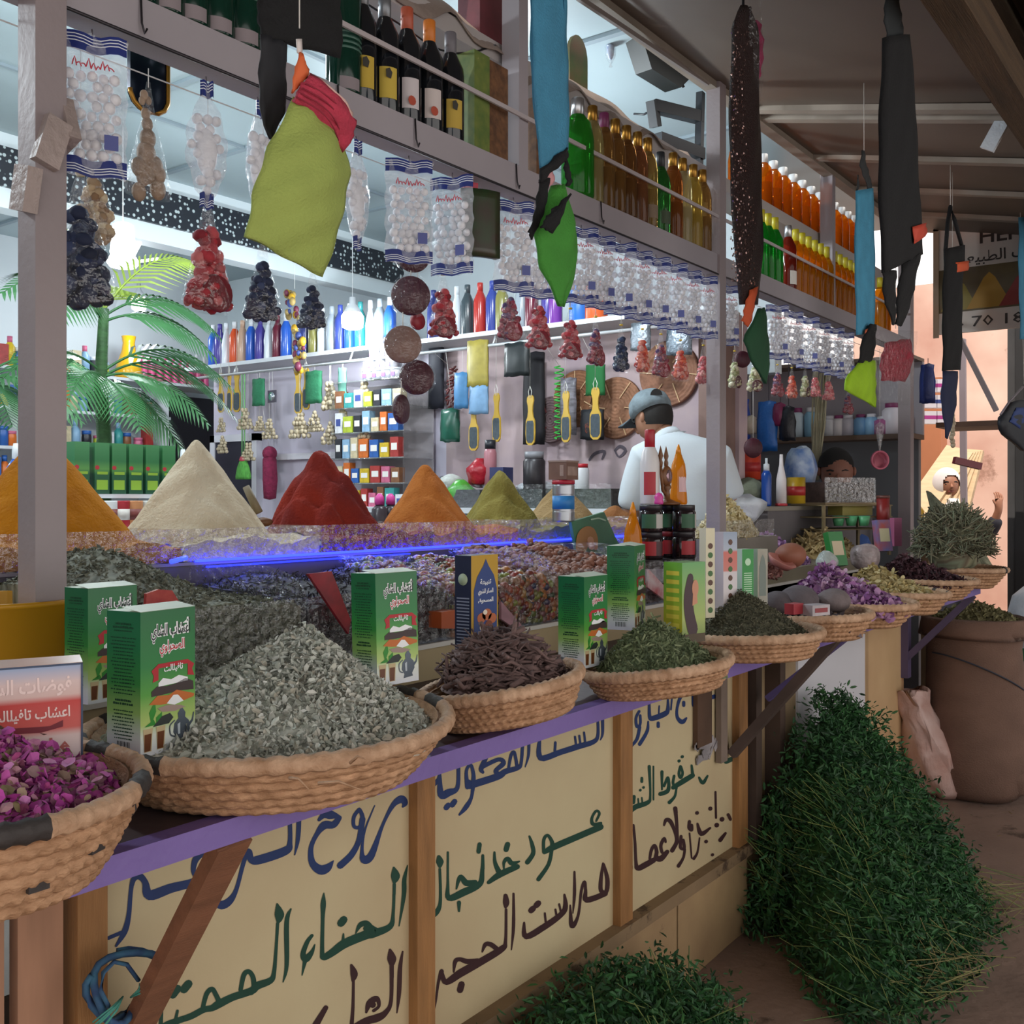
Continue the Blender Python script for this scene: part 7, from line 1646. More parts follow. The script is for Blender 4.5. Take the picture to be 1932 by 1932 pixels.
tallpack('blue_pack', 'blue printed packet beside the far post', 'packet', 1668, 1040, 4.9, .085, .03, .15, mat('3f78b8', .35, ns=12, nv=.5, col2='b8553a'), -.5, -.15, mat('c9c4a0', .5))
tallpack('pink_pack', 'pink packet next to the blue printed one', 'packet', 1690, 1030, 5.1, .05, .03, .14, mat('b5668a', .4), -.5)
tallpack('matchbox', 'small red and white packet in front of the grey stones', 'box', 1538, 1160, 2.93, .07, .045, .03, mat('b9b0b4', .5, ns=20, nv=.3), -.4, 0, mat('8a2a30', .5))
tallpack('matchbox', 'little red packet at the near rim of the stone basket', 'box', 1498, 1158, 2.92, .05, .03, .03, mat('9c2f38', .5), -.2)
# tall bottles, tins and tubs behind them
t = thing('blue_bottle', 'tall blue pump bottle standing in the far bay', 'bottle', onD(1446, 955, 4.9)); B().lathe([(0,0),(.022,0),(.024,.01),(.024,.15),(.015,.17),(0,.17)], 14).obj('body', mat('1f4a9c', .25), t); B().lathe([(0,.17),(.014,.17),(.014,.20),(.006,.205),(.006,.23),(0,.23)], 10).obj('pump', mat('d9e0e6', .4), t)
t = thing('white_tube', 'white and pink tapered tube in the far bay', 'tube', onD(1474, 950, 5.0)); B().lathe([(0,0),(.026,0),(.024,.12),(.010,.19),(.008,.24),(0,.24)], 14).obj('body', mat('dfd8d8', .35), t); B().lathe([(0,-.012),(.03,-.012),(.03,.0),(0,.0)], 12).obj('cap', mat('b5303a', .4), t)
for i, (u, c, lb) in enumerate(((1502,'c9a52a','stack of yellow and red tins, front one, in the far bay'),(1418,'d9482f','red packet behind the blue pump bottle'))):
    t = thing('round_tin', lb, 'tin', onD(u, 950 if i == 0 else 905, 5.1)); B().lathe([(0,0),(.045,0),(.045,.13),(0,.13)], 16).obj('body', mat(c, .35, ns=9, nv=.3), t); B().lathe([(.0455,.04),(.0455,.085)], 16).obj('paper_label', mat('b03030', .4), t)
lump('blue_bag_pile', 'pile of blue and white plastic packs in the far bay', 'packs', onD(1512, 885, 5.6), .10, (1,.8,1.3), mat('2f6fc4', .3, ns=12, nv=.6, col2='c9d9ec', bump=.4), .12)
# glass case with brown seed in front of the boy
t = thing('glass_case', 'glass case of brown seed before the half hidden boy', 'case', onD(1600, 948, 5.35)); t.rotation_euler.z = -.45
B().box((-.18,-.02,0),(.18,-.015,.13)).obj('front_pane', film(.25), t); B().box((-.175,-.012,0),(.175,.2,.105)).obj('contents', mat('5a4640', .85, ns=30, nv=.35, bump=.5), t)['kind'] = 'stuff'; B().box((-.19,-.03,-.012),(.19,.22,0)).obj('base', mat('a08a68', .6), t)
t = tallpack('yellow_carton', 'long olive yellow carton under the glass case', 'box', 1604, 972, 5.25, .21, .1, .055, mat('9a8f4a', .5), -.45)
p = None
for i, u in enumerate((1582, 1606, 1630)):
    if p is None: p = thing('green_cup', 'x', 'cup', (0,0,0), 0, 'pale green cups under the long carton'); B().lathe([(0,0),(.022,0),(.032,.05),(.029,.05),(.02,.006),(0,.006)], 14).obj('body', mat('5fae7a', .35), p); o = p
    else: o = dup(p)
    o.location = onD(u, 992, 5.15); o['label'] = 'pale green cup under the long carton, ' + ('first of three','in the middle of three','beside the red cylinder')[i]
q = onD(1606, 994, 5.2); rk = thing('display_rack', 'small brown rack carrying the green cups and the glass case', 'rack', (q.x, q.y, 1.208)); rk.rotation_euler.z = -.45; dz = q.z-1.208; rm = mat('8a7a58', .7, ns=8, nv=.3)
for z in (dz-.008, dz+.053, dz+.112): B().box((-.24,-.05,z-.006),(.24,.18,z)).obj('board', rm, rk)
for x, y in ((-.235,-.045),(.22,-.045),(-.235,.165),(.22,.165)): B().box((x,y,0),(x+.015,y+.012,dz+.11)).obj('leg', rm, rk)
t = thing('red_cylinder', 'dark red cylinder tin beside the green cups', 'tin', onD(1666, 996, 5.2)); B().lathe([(0,0),(.032,0),(.032,.15),(0,.15)], 14).obj('body', mat('8a2a28', .4), t); B().lathe([(0,.15),(.033,.15),(.033,.165),(0,.165)], 14).obj('lid', mat('6a4038', .4), t)
q = onD(1731, 1002, 6.6); w0 = thing('wooden_stand', 'plain wooden stand under the yellow detergent bottle', 'stand', (q.x, q.y, 0)); B().box((-.09,-.09,0),(.09,.09,q.z-.02)).obj('body', mat('7a6248', .8, ns=6, nv=.3), w0); B().box((-.11,-.11,q.z-.02),(.11,.11,q.z)).obj('board', mat('8a7050', .8), w0)
t = thing('yellow_bottle', 'yellow detergent bottle beyond the far post', 'bottle', onD(1731, 1002, 6.6)); B().lathe([(0,0),(.04,0),(.042,.01),(.042,.13),(.02,.16),(0,.16)], 14).obj('body', mat('d9a91a', .3), t); B().lathe([(0,.16),(.015,.16),(.012,.2),(0,.2)], 10).obj('cap', mat('b5901a', .4), t)
# back of the far bay: grey panel, shelf of jars
o = tag(B().box((6.55,1.72,.0),(6.6,3.35,1.86)).obj('partition_screen', mat('74777c', .6, ns=2, nv=.15)), 'plain grey screen behind the half hidden boy', 'screen')
sh2 = thing('far_shelf', 'dark shelf of jars at the back of the far bay', 'shelf', (0,0,0)); B().box((6.35,1.70,1.86),(6.6,3.0,1.89)).obj('board', mat('5f4a3a', .6), sh2); B().box((6.56,1.70,1.89),(6.6,3.05,2.34)).obj('back_panel', mat('a09aa0', .6), sh2); B().box((6.35,1.70,2.34),(6.6,3.05,2.36)).obj('board', mat('7a6a5c', .6), sh2)
SJ = [(1505,'bottle','cfe0ea'),(1530,'bottle','8fc0dc'),(1548,'jar','6fb0c8'),(1566,'can','d9dade'),(1583,'can','e6e2e4'),(1600,'can','c9c6d0'),(1624,'can','7fb0dc'),(1644,'can','8fbce0'),(1683,'bottle','ece6ee'),(1668,'jar','b86a9a')]
for i, (u, kd, c) in enumerate(SJ):
    q = onX(u, 800, 6.42); t = thing('far_'+kd, '%s %s on the dark shelf, %s from its far end' % ({'cfe0ea':'whitish','8fc0dc':'sky blue','6fb0c8':'turquoise','d9dade':'white','e6e2e4':'pale','c9c6d0':'grey','7fb0dc':'light blue','8fbce0':'ice blue','ece6ee':'large white','b86a9a':'mauve'}[c], kd, ORD[i]), kd, (6.42, q.y, 1.891), 0, 'jars on the dark far shelf')
    h = {'jar':.11,'bottle':.19,'can':.13}[kd]; r = .042 if u < 1660 else .06
    B().lathe([(0,0),(r,0),(r,h*.75),(r*.7,h*.85),(0,h*.85)], 12).obj('body', mat(c, .35), t); B().lathe([(0,h*.82),(r*.7,h*.82),(r*.7,h),(0,h)], 12).obj('lid', mat('e0e0e6' if i % 2 else '8a3a6a', .4), t)
for r_ in range(3):
    for i in range(3):
        q = onD(1728+i*24, 800-r_*30, 6.9); t = thing('wrapped_pack', 'white and magenta wrapped pack, %s in the %s row beyond the far post' % (ORD[i], ('bottom','middle','top')[r_]), 'pack', q, 0, 'white and magenta packs beyond the far post'); t.rotation_euler.z = -.9
        B().box((-.04,-.03,0),(.04,.03,.085)).obj('pack', mat('e2dde6', .35), t); B().box((-.0405,-.0305,.03),(.0405,.0305,.055)).obj('paper_label', mat('b0408f' if r_ != 1 else '3a4a8a', .4), t)
tag(B().box((6.55,1.02,1.93),(7.0,1.62,1.96)).obj('pack_shelf', mat('7a5a48', .7, ns=6), None), 'brown board carrying the magenta packs beyond the far post', 'shelf')
for u0, v0, u1, v1, c, lb in ((1392,755,1412,830,'2447a4','dark blue bag hanging behind the middle post'),(1437,760,1464,850,'2a70c4','bright blue bag hanging in the far bay'),(1466,765,1478,800,'8a2f5a','narrow raspberry bag in the far bay'),(1480,770,1496,830,'23242c','black bag hanging in the far bay'),(1412,790,1424,815,'c9b9a4','small beige bag between the blue ones'),(1744,690,1758,760,'2a3a7a','narrow navy bag beyond the far post')):
    t = packet('hanging_bag', lb, 'bag', u0, v0, u1, v1, 5.6 if u0 < 1700 else 6.5, mat(c, .4, ns=14, nv=.3, bump=.3), .05); B().tube([(0,0,0),(0,0,2.35-t.location.z)], .002, 4).obj('cord', mat('3a3a40', .6), t)
t = thing('cane_bundle', 'bundle of thin pale canes leaning in the far bay', 'canes', (0,0,0)); random.seed(6)
for k in range(16):
    a = onX(1535+random.uniform(0,34), 690+random.uniform(0,20), 6.1); c = onX(1530+random.uniform(-4,16), 905, 5.9); B().tube([c, (a+c)/2+Vector((0,random.uniform(-.02,.02),0)), a], .006, 5).obj('cane', mat('b0a88a', .7, ns=12, nv=.3), t)
# wall bracket of an old television behind the middle post, black speaker under the ceiling
t = thing('tv_bracket', 'black folding wall bracket behind the middle post', 'bracket', (0,0,0)); bk_ = mat('15171c', .5)
b = B(); b.beam(onY(1322,175,2.0), onY(1318,320,2.0), .03, .03, (1,0,0)); b.obj('upright', bk_, t)
b = B(); b.beam(onY(1232,200,2.1), onY(1322,222,2.0), .04, .05); b.beam(onY(1237,240,2.1), onY(1230,190,2.1), .04, .04, (1,0,0)); b.obj('arm', bk_, t)
b = B(); b.beam(onY(1240,262,2.05), onY(1322,292,2.0), .05, .05); b.obj('arm', bk_, t)
b = B(); b.tube([onY(1196,215,2.2), onY(1215,216,2.15), onY(1236,205,2.1)], .005, 5); b.obj('cable', bk_, t)
t = thing('ceiling_speaker', 'black angled box fixed under the awning before the middle post', 'speaker', onY(1255, 85, 1.95)); O = t.location
q = [onY(u, v, 1.95)-O for u, v in ((1205,50),(1228,68),(1295,118),(1300,150),(1285,165),(1230,130))]
B().add(q + [p+Vector((.03,.09,.01)) for p in q], [(5,4,3,2,1,0),(6,7,8,9,10,11)] + [(i,(i+1)%6,(i+1)%6+6,i+6) for i in range(6)]).obj('cabinet', mat('0e1310', .6, ns=30, nv=.3), t)
B().tube([onY(1290,165,1.95)-O, Vector((.02,.1,.2)), upto(t, 3.29)], .006, 5).obj('bracket', bk_, t)

# ---------------------------------------------------------------- people
def skin(name, nodes, edges, m, parent=None, sub=2, root=0, loc=None):
    me = bpy.data.meshes.new(name); me.from_pydata([n[:3] for n in nodes], edges, [])
    o = bpy.data.objects.new(name, me); COL.objects.link(o)
    md = o.modifiers.new('skin', 'SKIN'); me.skin_vertices[0]
    for i, n in enumerate(nodes):
        sv = me.skin_vertices[0].data[i]; r = n[3]; sv.radius = r if isinstance(r, (tuple, list)) else (r, r); sv.use_root = (i == root)
    s = o.modifiers.new('sub', 'SUBSURF'); s.levels = sub; s.render_levels = sub
    bpy.context.view_layer.update()
    me2 = bpy.data.meshes.new_from_object(o.evaluated_get(bpy.context.evaluated_depsgraph_get())); bpy.data.objects.remove(o)
    for p in me2.polygons: p.use_smooth = True
    me2.materials.clear(); me2.materials.append(m)
    return link(name, me2, parent, loc)
def face_parts(t, c, fwd, r, skinm, beard=None, R=None):
    """eyes, brows, nose, mouth and ears on a head centred at c, looking along fwd"""
    f = Vector(fwd).normalized(); s = f.cross(Vector((0,0,1))).normalized(); u = s.cross(f)
    P = lambda a, b_, d: c + s*a*r + u*b_*r + f*d*r
    b = B()
    for k in (-1, 1): b.ball(P(.36*k,.10,.80), r*.11, 8, 6, (1,.8,.7))
    b.obj('eye', mat('1f1a18', .3), t)
    b = B()
    for k in (-1, 1): b.tube([P(.20*k,.30,.90), P(.40*k,.34,.84), P(.56*k,.26,.72)], r*.05, 5)
    b.obj('eyebrow', mat('1a1512', .8), t)
    b = B(); b.tube([P(0,.15,.90), P(0,-.05,1.02), P(0,-.18,1.10)], [r*.08,r*.11,r*.14], 8); b.ball(P(0,-.20,1.02), r*.15, 8, 6); b.obj('nose', skinm, t)
    b = B(); b.tube([P(-.26,-.50,.84), P(0,-.47,.93), P(.26,-.50,.84)], [r*.04,r*.075,r*.04], 6); b.obj('mouth', mat('8a4a42', .5), t)
    b = B()
    for k in (-1, 1): b.ball(P(.93*k,.0,.0), r*.26, 8, 8, (.5,.7,1))
    b.obj('ear', skinm, t)
def hand(b_nodes, edges, wrist, d, side, up_, s=1.0):
    """five bent fingers rooted in a palm, added to a skin skeleton"""
    i0 = len(b_nodes)-1; d = Vector(d).normalized(); sd = Vector(side).normalized(); up_ = Vector(up_)
    p = Vector(wrist) + d*.05*s; b_nodes.append((*p, (.035*s,.018*s))); edges.append((i0, len(b_nodes)-1)); pi = len(b_nodes)-1
    for k, (o, l) in enumerate(((-.026,.062),(-.009,.072),(.009,.068),(.026,.052))):
        a = p + d*.035*s + sd*o*s; b_nodes.append((*a, .010*s)); edges.append((pi, len(b_nodes)-1)); j = len(b_nodes)-1
        m_ = a + d*l*.5*s - up_*.012*s; b_nodes.append((*m_, .0085*s)); edges.append((j, len(b_nodes)-1)); j = len(b_nodes)-1
        e = m_ + d*l*.32*s - up_*.030*s; b_nodes.append((*e, .007*s)); edges.append((j, len(b_nodes)-1))
    a = p - sd*.034*s - d*.01*s; b_nodes.append((*a, .011*s)); edges.append((pi, len(b_nodes)-1)); j = len(b_nodes)-1
    e = a - sd*.016*s + d*.04*s - up_*.01*s; b_nodes.append((*e, .009*s)); edges.append((j, len(b_nodes)-1))
skm = mat('a5765c', .55, ns=8, nv=.12)
# man in white, seen from behind, head bent over the counter: local frame x = towards the right of the photo, y = away
MP = onD(1287, 940, 4.62); man = thing('person', 'man in a white polo shirt and grey cap, seen from behind, bending over the counter', 'person', (MP.x, MP.y, .25), YAW - PI/2)
Z0 = -.25
N_ = [(.03,.03,1.12,.10),(.02,.03,1.26,.085),(.01,.05,1.42,.085),(0,.07,1.60,.085),(-.02,.085,1.72,.07),(-.05,.11,1.785,.055),(-.085,.15,1.83,.058)]
E_ = [(i, i+1) for i in range(6)]
N_ += [(-.165,.06,1.67,.062),(-.215,.08,1.44,.047),(-.20,.24,1.32,.036),(-.16,.38,1.33,.028)]; E_ += [(3,7),(7,8),(8,9),(9,10)]
hand(N_, E_, N_[-1][:3], (.3,1,-.1), (1,-.3,0), (0,0,1))
k0 = len(N_); N_ += [(.165,.05,1.67,.062),(.245,.07,1.47,.047),(.22,.24,1.38,.036),(.15,.38,1.35,.028)]; E_ += [(3,k0),(k0,k0+1),(k0+1,k0+2),(k0+2,k0+3)]
hand(N_, E_, N_[-1][:3], (-.2,1,-.1), (1,.2,0), (0,0,1))
for s in (-1, 1):
    k0 = len(N_); N_ += [(.03+.09*s,0,1.0,.085),(.03+.10*s,-.01,.68,.06),(.03+.10*s,.02,.33,.042),(.03+.10*s,.02,.30,.04),(.03+.11*s,.14,.285,.032)]; E_ += [(0,k0),(k0,k0+1),(k0+1,k0+2),(k0+2,k0+3),(k0+3,k0+4)]
N_ = [(a, b_, c-.25, tuple(q*.8 for q in r) if isinstance(r, tuple) and k < 5 else r) for k, (a, b_, c, r) in enumerate(N_)]
skin('body', N_, E_, skm, man)
hc = Vector((-.108,.175,1.875-.25)); hb = B(); hb.ball(hc, .098, 20, 14, (.86,1.0,1.12)); hdo = hb.obj('head', skm, man)
face_parts(hdo, hc, (-.72,.62,-.45), .095, skm)
h2 = B(); h2.ball(hc + Vector((.008,-.006,.006)), .1005, 22, 16, (.86,1.0,1.05)); h2.v = [p for p in h2.v]
h2.f = [f for f in h2.f if sum(h2.v[i][2] for i in f)/len(f) > hc.z-.036 and sum((h2.v[i][0]-hc.x)*-.72+(h2.v[i][1]-hc.y)*.62 for i in f)/len(f) < .03]; h2.m = [0]*len(h2.f); h2.s = [True]*len(h2.f)
h2.obj('hair', mat('1d1815', .8, ns=60, nv=.3), hdo)
cp = B(); Rc = Euler((math.radians(-20), math.radians(-14), 0)).to_matrix(); cc_ = hc + Vector((-.008,.004,.030)); P = []
cp.lathe([(.107,-.012),(.110,.02),(.100,.058),(.07,.088),(.03,.102),(0,.105)], 22, cc_, Rc, sx=.92, sy=1.04); cpo = cp.obj('cap', mat('7f8d94', .85, ns=26, nv=.35, bump=.3), man)
vz = B(); f_ = Vector((-.75,.60,-.20)).normalized(); s_ = Vector((.62,.75,0)).normalized(); P = []
for j in range(6):
    row = []
    for i in range(9):
        a = (i/8-.5)*2; ext = .095 + .085*(j/5)*(1-.35*a*a); row.append(cc_ + f_*ext*(1-.25*a*a) + s_*a*.075 + Vector((0,0,-.008-.022*(j/5)-.012*a*a)))
    P.append(row)
vz.grid(P, thick=.004); vz.obj('cap_visor', mat('5f6c74', .85, ns=26, nv=.3), cpo)
ar = B(); o_ = cc_ + Rc @ Vector((.028,-.104,.03)); ar.add([o_ + Vector((.028*math.cos(a*PI/8), -.006, .03*math.sin(a*PI/8))) for a in range(9)], [tuple(range(9))]); ar.obj('cap_opening', mat('1d1a1a', .8), cpo)
shm = mat('cdd5db', .8, ns=9, nv=.06, bump=.25, bs=14)
S_ = [(.03,0,1.06,(.185,.135)),(.03,0,1.20,(.18,.13)),(.015,.01,1.36,(.185,.125)),(.005,.04,1.56,(.188,.12)),(-.01,.06,1.685,(.13,.10)),(-.045,.10,1.775,(.070,.066))]
SE = [(i, i+1) for i in range(5)]; S_ += [(-.17,.055,1.675,.085),(-.215,.075,1.50,.072),(-.225,.085,1.44,.070)]; SE += [(4,6),(6,7),(7,8)]; S_ += [(.175,.045,1.675,.085),(.225,.06,1.53,.072),(.24,.065,1.49,.070)]; SE += [(4,9),(9,10),(10,11)]
sho = skin('shirt', [(a, b_, c-.25, r) for a, b_, c, r in S_], SE, shm, man)
cl = B(); cl.lathe([(.066,-.03),(.066,-.01),(.060,.010),(.055,.011),(.054,-.01)], 20, Vector((-.054,.110,1.79-.25)), Euler((-.45,-.35,0)).to_matrix()); cl.obj('collar', shm, sho)
tr_ = [(.03,0,1.08,(.17,.125)),(.12,0,.98,.105),(.13,-.01,.68,.08),(.13,.02,.34,.07),(-.06,0,.98,.105),(-.07,-.01,.68,.08),(-.07,.02,.34,.07)]
skin('trousers', [(a, b_, c-.25, r) for a, b_, c, r in tr_], [(0,1),(1,2),(2,3),(0,4),(4,5),(5,6)], mat('2a2f3a', .8), man)
# woman in a white scarf far down the lane
WP = onD(1786, 940, 7.9); wo = thing('person', 'woman in a white headscarf and dark robe far down the lane, one hand raised', 'person', (WP.x, WP.y, 0), YAW - PI/2)
sk2 = mat('9c6a52', .55)
wn = [(0,0,.95,(.15,.11)),(0,0,1.15,(.13,.10)),(0,0,1.33,(.15,.10)),(0,0,1.44,(.08,.07)),(0,0,1.52,.05),(-.17,0,1.33,.05),(-.21,-.03,1.1,.04),(-.10,-.18,1.02,.03)]
we = [(0,1),(1,2),(2,3),(3,4),(2,5),(5,6),(6,7)]; hand(wn, we, wn[-1][:3], (1,-.3,0), (0,0,1), (0,1,0), .9)
k0 = len(wn); wn += [(.17,0,1.33,.05),(.30,-.05,1.20,.04),(.34,-.14,1.42,.028)]; we += [(2,k0),(k0,k0+1),(k0+1,k0+2)]; hand(wn, we, wn[-1][:3], (0,0,1), (1,0,0), (0,-1,0), .9)
for s in (-1, 1):
    k0 = len(wn); wn += [(.09*s,0,.85,.085),(.09*s,0,.48,.06),(.09*s,.02,.07,.04),(.09*s,-.10,.03,.035)]; we += [(0,k0),(k0,k0+1),(k0+1,k0+2),(k0+2,k0+3)]
skin('body', wn, we, sk2, wo)
hc = Vector((0,-.02,1.60)); hdo = B().ball(hc, .092, 18, 12, (.86,1,1.15)).obj('head', sk2, wo); face_parts(hdo, hc, (-.1,-1,-.05), .092, sk2)
sc_ = B(); sc_.ball(hc + Vector((0,.02,.005)), .112, 48, 34, (.95,1,1.2)); sc_.f = [f for f in sc_.f if not (sum(sc_.v[i][1] for i in f)/len(f) < hc.y-.045 and (sum(sc_.v[i][0] for i in f)/len(f)/.068)**2 + ((sum(sc_.v[i][2] for i in f)/len(f)-hc.z+.008)/.088)**2 < 1)]
sc_.m = [0]*len(sc_.f); sc_.s = [True]*len(sc_.f); sc_.lathe([(.085,-.10),(.11,-.15),(.14,-.20),(.13,-.22)], 18, hc); sc_.obj('headscarf', mat('e0d6d4', .8, ns=10, nv=.12), wo)
rb = [(0,0,.12,(.26,.22)),(0,0,.6,(.22,.18)),(0,0,1.0,(.19,.15)),(0,0,1.32,(.19,.135)),(0,0,1.43,(.11,.10)),(-.18,0,1.33,.08),(-.22,-.03,1.10,.07),(-.14,-.14,1.04,.06),(.18,0,1.33,.08),(.30,-.05,1.21,.07),(.335,-.12,1.36,.055)]
skin('robe', rb, [(0,1),(1,2),(2,3),(3,4),(3,5),(5,6),(6,7),(3,8),(8,9),(9,10)], mat('1d1d2a', .8, ns=8, nv=.2), wo)
# boy half hidden behind the glass case
KP = onD(1576, 940, 6.0); boy = thing('person', 'dark haired boy half hidden behind the glass case of the far bay', 'person', (KP.x, KP.y, 0), YAW - PI/2); boy.scale = (1.09, 1.09, 1.09)
bn = [(0,0,.80,(.12,.09)),(0,0,.98,(.12,.085)),(0,0,1.14,(.125,.085)),(0,0,1.24,(.06,.055)),(0,-.01,1.33,.042),(-.14,0,1.14,.04),(-.17,-.05,.96,.033),(-.10,-.18,.92,.025),(.14,0,1.14,.04),(.17,-.05,.96,.033),(.10,-.18,.92,.025)]
be = [(0,1),(1,2),(2,3),(3,4),(2,5),(5,6),(6,7),(2,8),(8,9),(9,10)]
for s in (-1, 1):
    k0 = len(bn); bn += [(.07*s,0,.70,.07),(.07*s,0,.40,.05),(.07*s,.02,.05,.035),(.07*s,-.09,.03,.03)]; be += [(0,k0),(k0,k0+1),(k0+1,k0+2),(k0+2,k0+3)]
skin('body', bn, be, mat('8a5a48', .55), boy)
hc = Vector((0,-.02,1.52)); hdo = B().ball(hc, .098, 18, 12, (.86,1,1.12)).obj('head', mat('8a5a48', .55), boy); face_parts(hdo, hc, (-.25,-1,-.35), .096, mat('8a5a48', .55))
hr = B(); hr.ball(hc+Vector((0,.015,.022)), .104, 18, 12, (.9,1,1.05)); hr.f = [f for f in hr.f if sum(hr.v[i][2] for i in f)/len(f) > hc.z+.025 or sum(hr.v[i][1] for i in f)/len(f) > hc.y+.03]; hr.m = [0]*len(hr.f); hr.s = [True]*len(hr.f); hr.obj('hair', mat('15110f', .8), hdo)
skin('shirt', [(0,0,.76,(.145,.11)),(0,0,.98,(.14,.105)),(0,0,1.13,(.145,.10)),(0,0,1.22,(.08,.07)),(-.14,0,1.13,.06),(-.165,-.03,1.02,.055),(.14,0,1.13,.06),(.165,-.03,1.02,.055)], [(0,1),(1,2),(2,3),(2,4),(4,5),(2,6),(6,7)], mat('3a5a9c', .8), boy)

# ---------------------------------------------------------------- the lane: greens, sacks, sign
def poly_at(pts, t):
    s = t*(len(pts)-1); i = min(int(s), len(pts)-2); k = s-i; return np.array(pts[i])*(1-k) + np.array(pts[i+1])*k
def green_pile(name, label, top, base, n, seed, ln=(.012,.034), bulge=.10, stems=500, flow=(.2,-.6,-.75)):
    r2 = np.random.default_rng(seed)
    def S(t, s):
        a = poly_at(top, t); c = poly_at(base, t); p = a*(1-s) + c*s
        p = p + np.array([0, -bulge*math.sin(PI*s)*.5, bulge*math.sin(PI*s)]); return p
    ct = np.array([np.mean([p[0] for p in base]), 1.3, .05]); b = B(); b.grid([[tuple(ct + (S(i/24, j/14) - ct)*.86) for i in range(25)] for j in range(15)], thick=.02)
    GT, GS = np.meshgrid(np.linspace(0,1,41)[:-1]+.0125, np.linspace(0,1,31)[:-1]+.0167); GT = GT.ravel(); GS = GS.ravel()
    ar = np.array([np.linalg.norm(np.cross(S(min(1,t+.012), s)-S(t-.012, s), S(t, min(1,s+.016))-S(t, s-.016))) for t, s in zip(GT, GS)])
    ci = r2.choice(len(GT), n, p=ar/ar.sum()); T = np.clip(GT[ci]+(r2.random(n)-.5)*.025, 0, 1); Sv = np.clip(GS[ci]+(r2.random(n)-.5)*.033, 0, 1)
    P = np.array([S(t, s) for t, s in zip(T, Sv)]) + r2.normal(size=(n,3))*np.array([.028,.028,.022]); P[:,2] = np.maximum(P[:,2], .012)
    # leaves gather along sprigs that trail outwards
    m_ = n//9; c = r2.integers(0, m_, n); sd = np.array(flow) + r2.normal(size=(m_,3))*.55; sd += np.array([.15,-.2,1.0])*(r2.random(m_) < .25)[:, None]; sd /= np.linalg.norm(sd, axis=1)[:, None]
    P = P[:m_][c] + sd[c]*(r2.random(n)*.15-.05)[:, None] + r2.normal(size=(n,3))*.011; P[:,2] = np.maximum(P[:,2], .012); P[:,1] = np.minimum(P[:,1], 1.452)
    D = sd[c] + r2.normal(size=(n,3))*.7
    L = ln[0] + (ln[1]-ln[0])*r2.random(n)
    lm = mat('2f5a2c', .6, ramp=['14301b','20482a','2c5c30','386c38','1a3c24','4a7a42'])
    o = scatter(name, LEAF[0], LEAF[1], P, frame_rot(D), np.stack([L, L*.62, L*.6], 1), lm, base=b, rnd=np.clip(r2.random(m_)[c]*.75 + r2.random(n)*.25, 0, 1))
    # stems, pale and yellowing towards the cut ends
    k = stems; T = r2.random(k); Sv = .35 + .65*r2.random(k); P2 = np.array([S(t, s) for t, s in zip(T, Sv)]) + np.array([0,-.01,.012]); P2[:,2] = np.maximum(P2[:,2], .02)
    D2 = np.array(flow)*np.array([1.6,1,.7]) + r2.normal(size=(k,3))*.35
    st = scatter('stems', STICK[0], STICK[1], P2, frame_rot(D2), np.stack([.06+.09*r2.random(k), np.full(k,.0026), np.full(k,.0026)], 1), mat('5f7a45', .7, ramp=['2f5a30','4a6f38','7f8548','5f7a42']), o)
    st['kind'] = 'stuff'
    return tag(o, label, 'fresh herbs', None, 'stuff')
green_pile('fresh_herbs', 'tall dark green heap of fresh herb bunches leaning on the white end panel',
    [(3.42,1.40,.36),(3.62,1.38,.58),(3.86,1.37,.74),(4.02,1.38,.72),(4.22,1.40,.42)], [(3.30,1.40,.02)] + [tuple(onZ(u, v, .02)) for u, v in ((1450,1690),(1515,1800),(1590,1915),(1690,1950),(1785,1830),(1850,1735))] + [(4.36,1.30,.02)], 40000, 5, bulge=.06)
green_pile('fresh_herbs', 'low green heap of fresh herbs under the writing, at the foot of the counter',
    [(1.75,1.40,.22),(2.0,1.38,.30),(2.25,1.38,.29),(2.50,1.40,.14)], [(1.6,1.25,.02),(1.75,1.0,.02),(2.1,.92,.02),(2.45,1.05,.02),(2.62,1.36,.02)], 15000, 6, bulge=.08, stems=160)
# cut ends of the bunches: pale yellow straw on the ground side
r2 = np.random.default_rng(8); k = 150
P = np.concatenate([np.array([3.95,.80,.08]) + r2.normal(size=(k//2,3))*np.array([.10,.07,.03]), np.array([3.28,.80,.08]) + r2.normal(size=(k//2,3))*np.array([.10,.06,.03])]); P[:,2] = np.maximum(P[:,2], .015)
D = np.array([.75,-.45,-.25]) + r2.normal(size=(k,3))*.3
tag(scatter('herb_stalks', STICK[0], STICK[1], P, frame_rot(D), np.stack([.08+.07*r2.random(k), np.full(k,.003), np.full(k,.003)], 1), mat('8f8a48', .8, ramp=['4f6a3a','7a7f48','8f8558','6d5f3a'])), 'yellowing cut stalks at the foot of the tall herb heap', 'stalks', kind='stuff')
bur = mat('7d6153', .9, ns=5, nv=.25, bump=.5, bs=120, stretch=(1,1,1.5))
sk = thing('burlap_sack', 'tall brown burlap sack of dried leaves at the end of the counter', 'sack', (5.62, 1.20, 0)); b = B()
prof = [(0,.0),(.20,.0),(.245,.05),(.25,.25),(.235,.5),(.225,.75),(.235,.84),(.25,.87),(.255,.845),(.262,.80),(.268,.83),(.262,.89),(.24,.90),(.215,.86),(0,.85)]
b.lathe(prof, 32, wob=.035); b.obj('burlap', bur, sk)
B().tube([(.24*math.cos(a), .24*math.sin(a), .60-.12*math.cos(a+.6)) for a in np.linspace(2.4, 5.4, 20)], .004, 5).obj('drawstring', mat('2f3440', .7), sk)
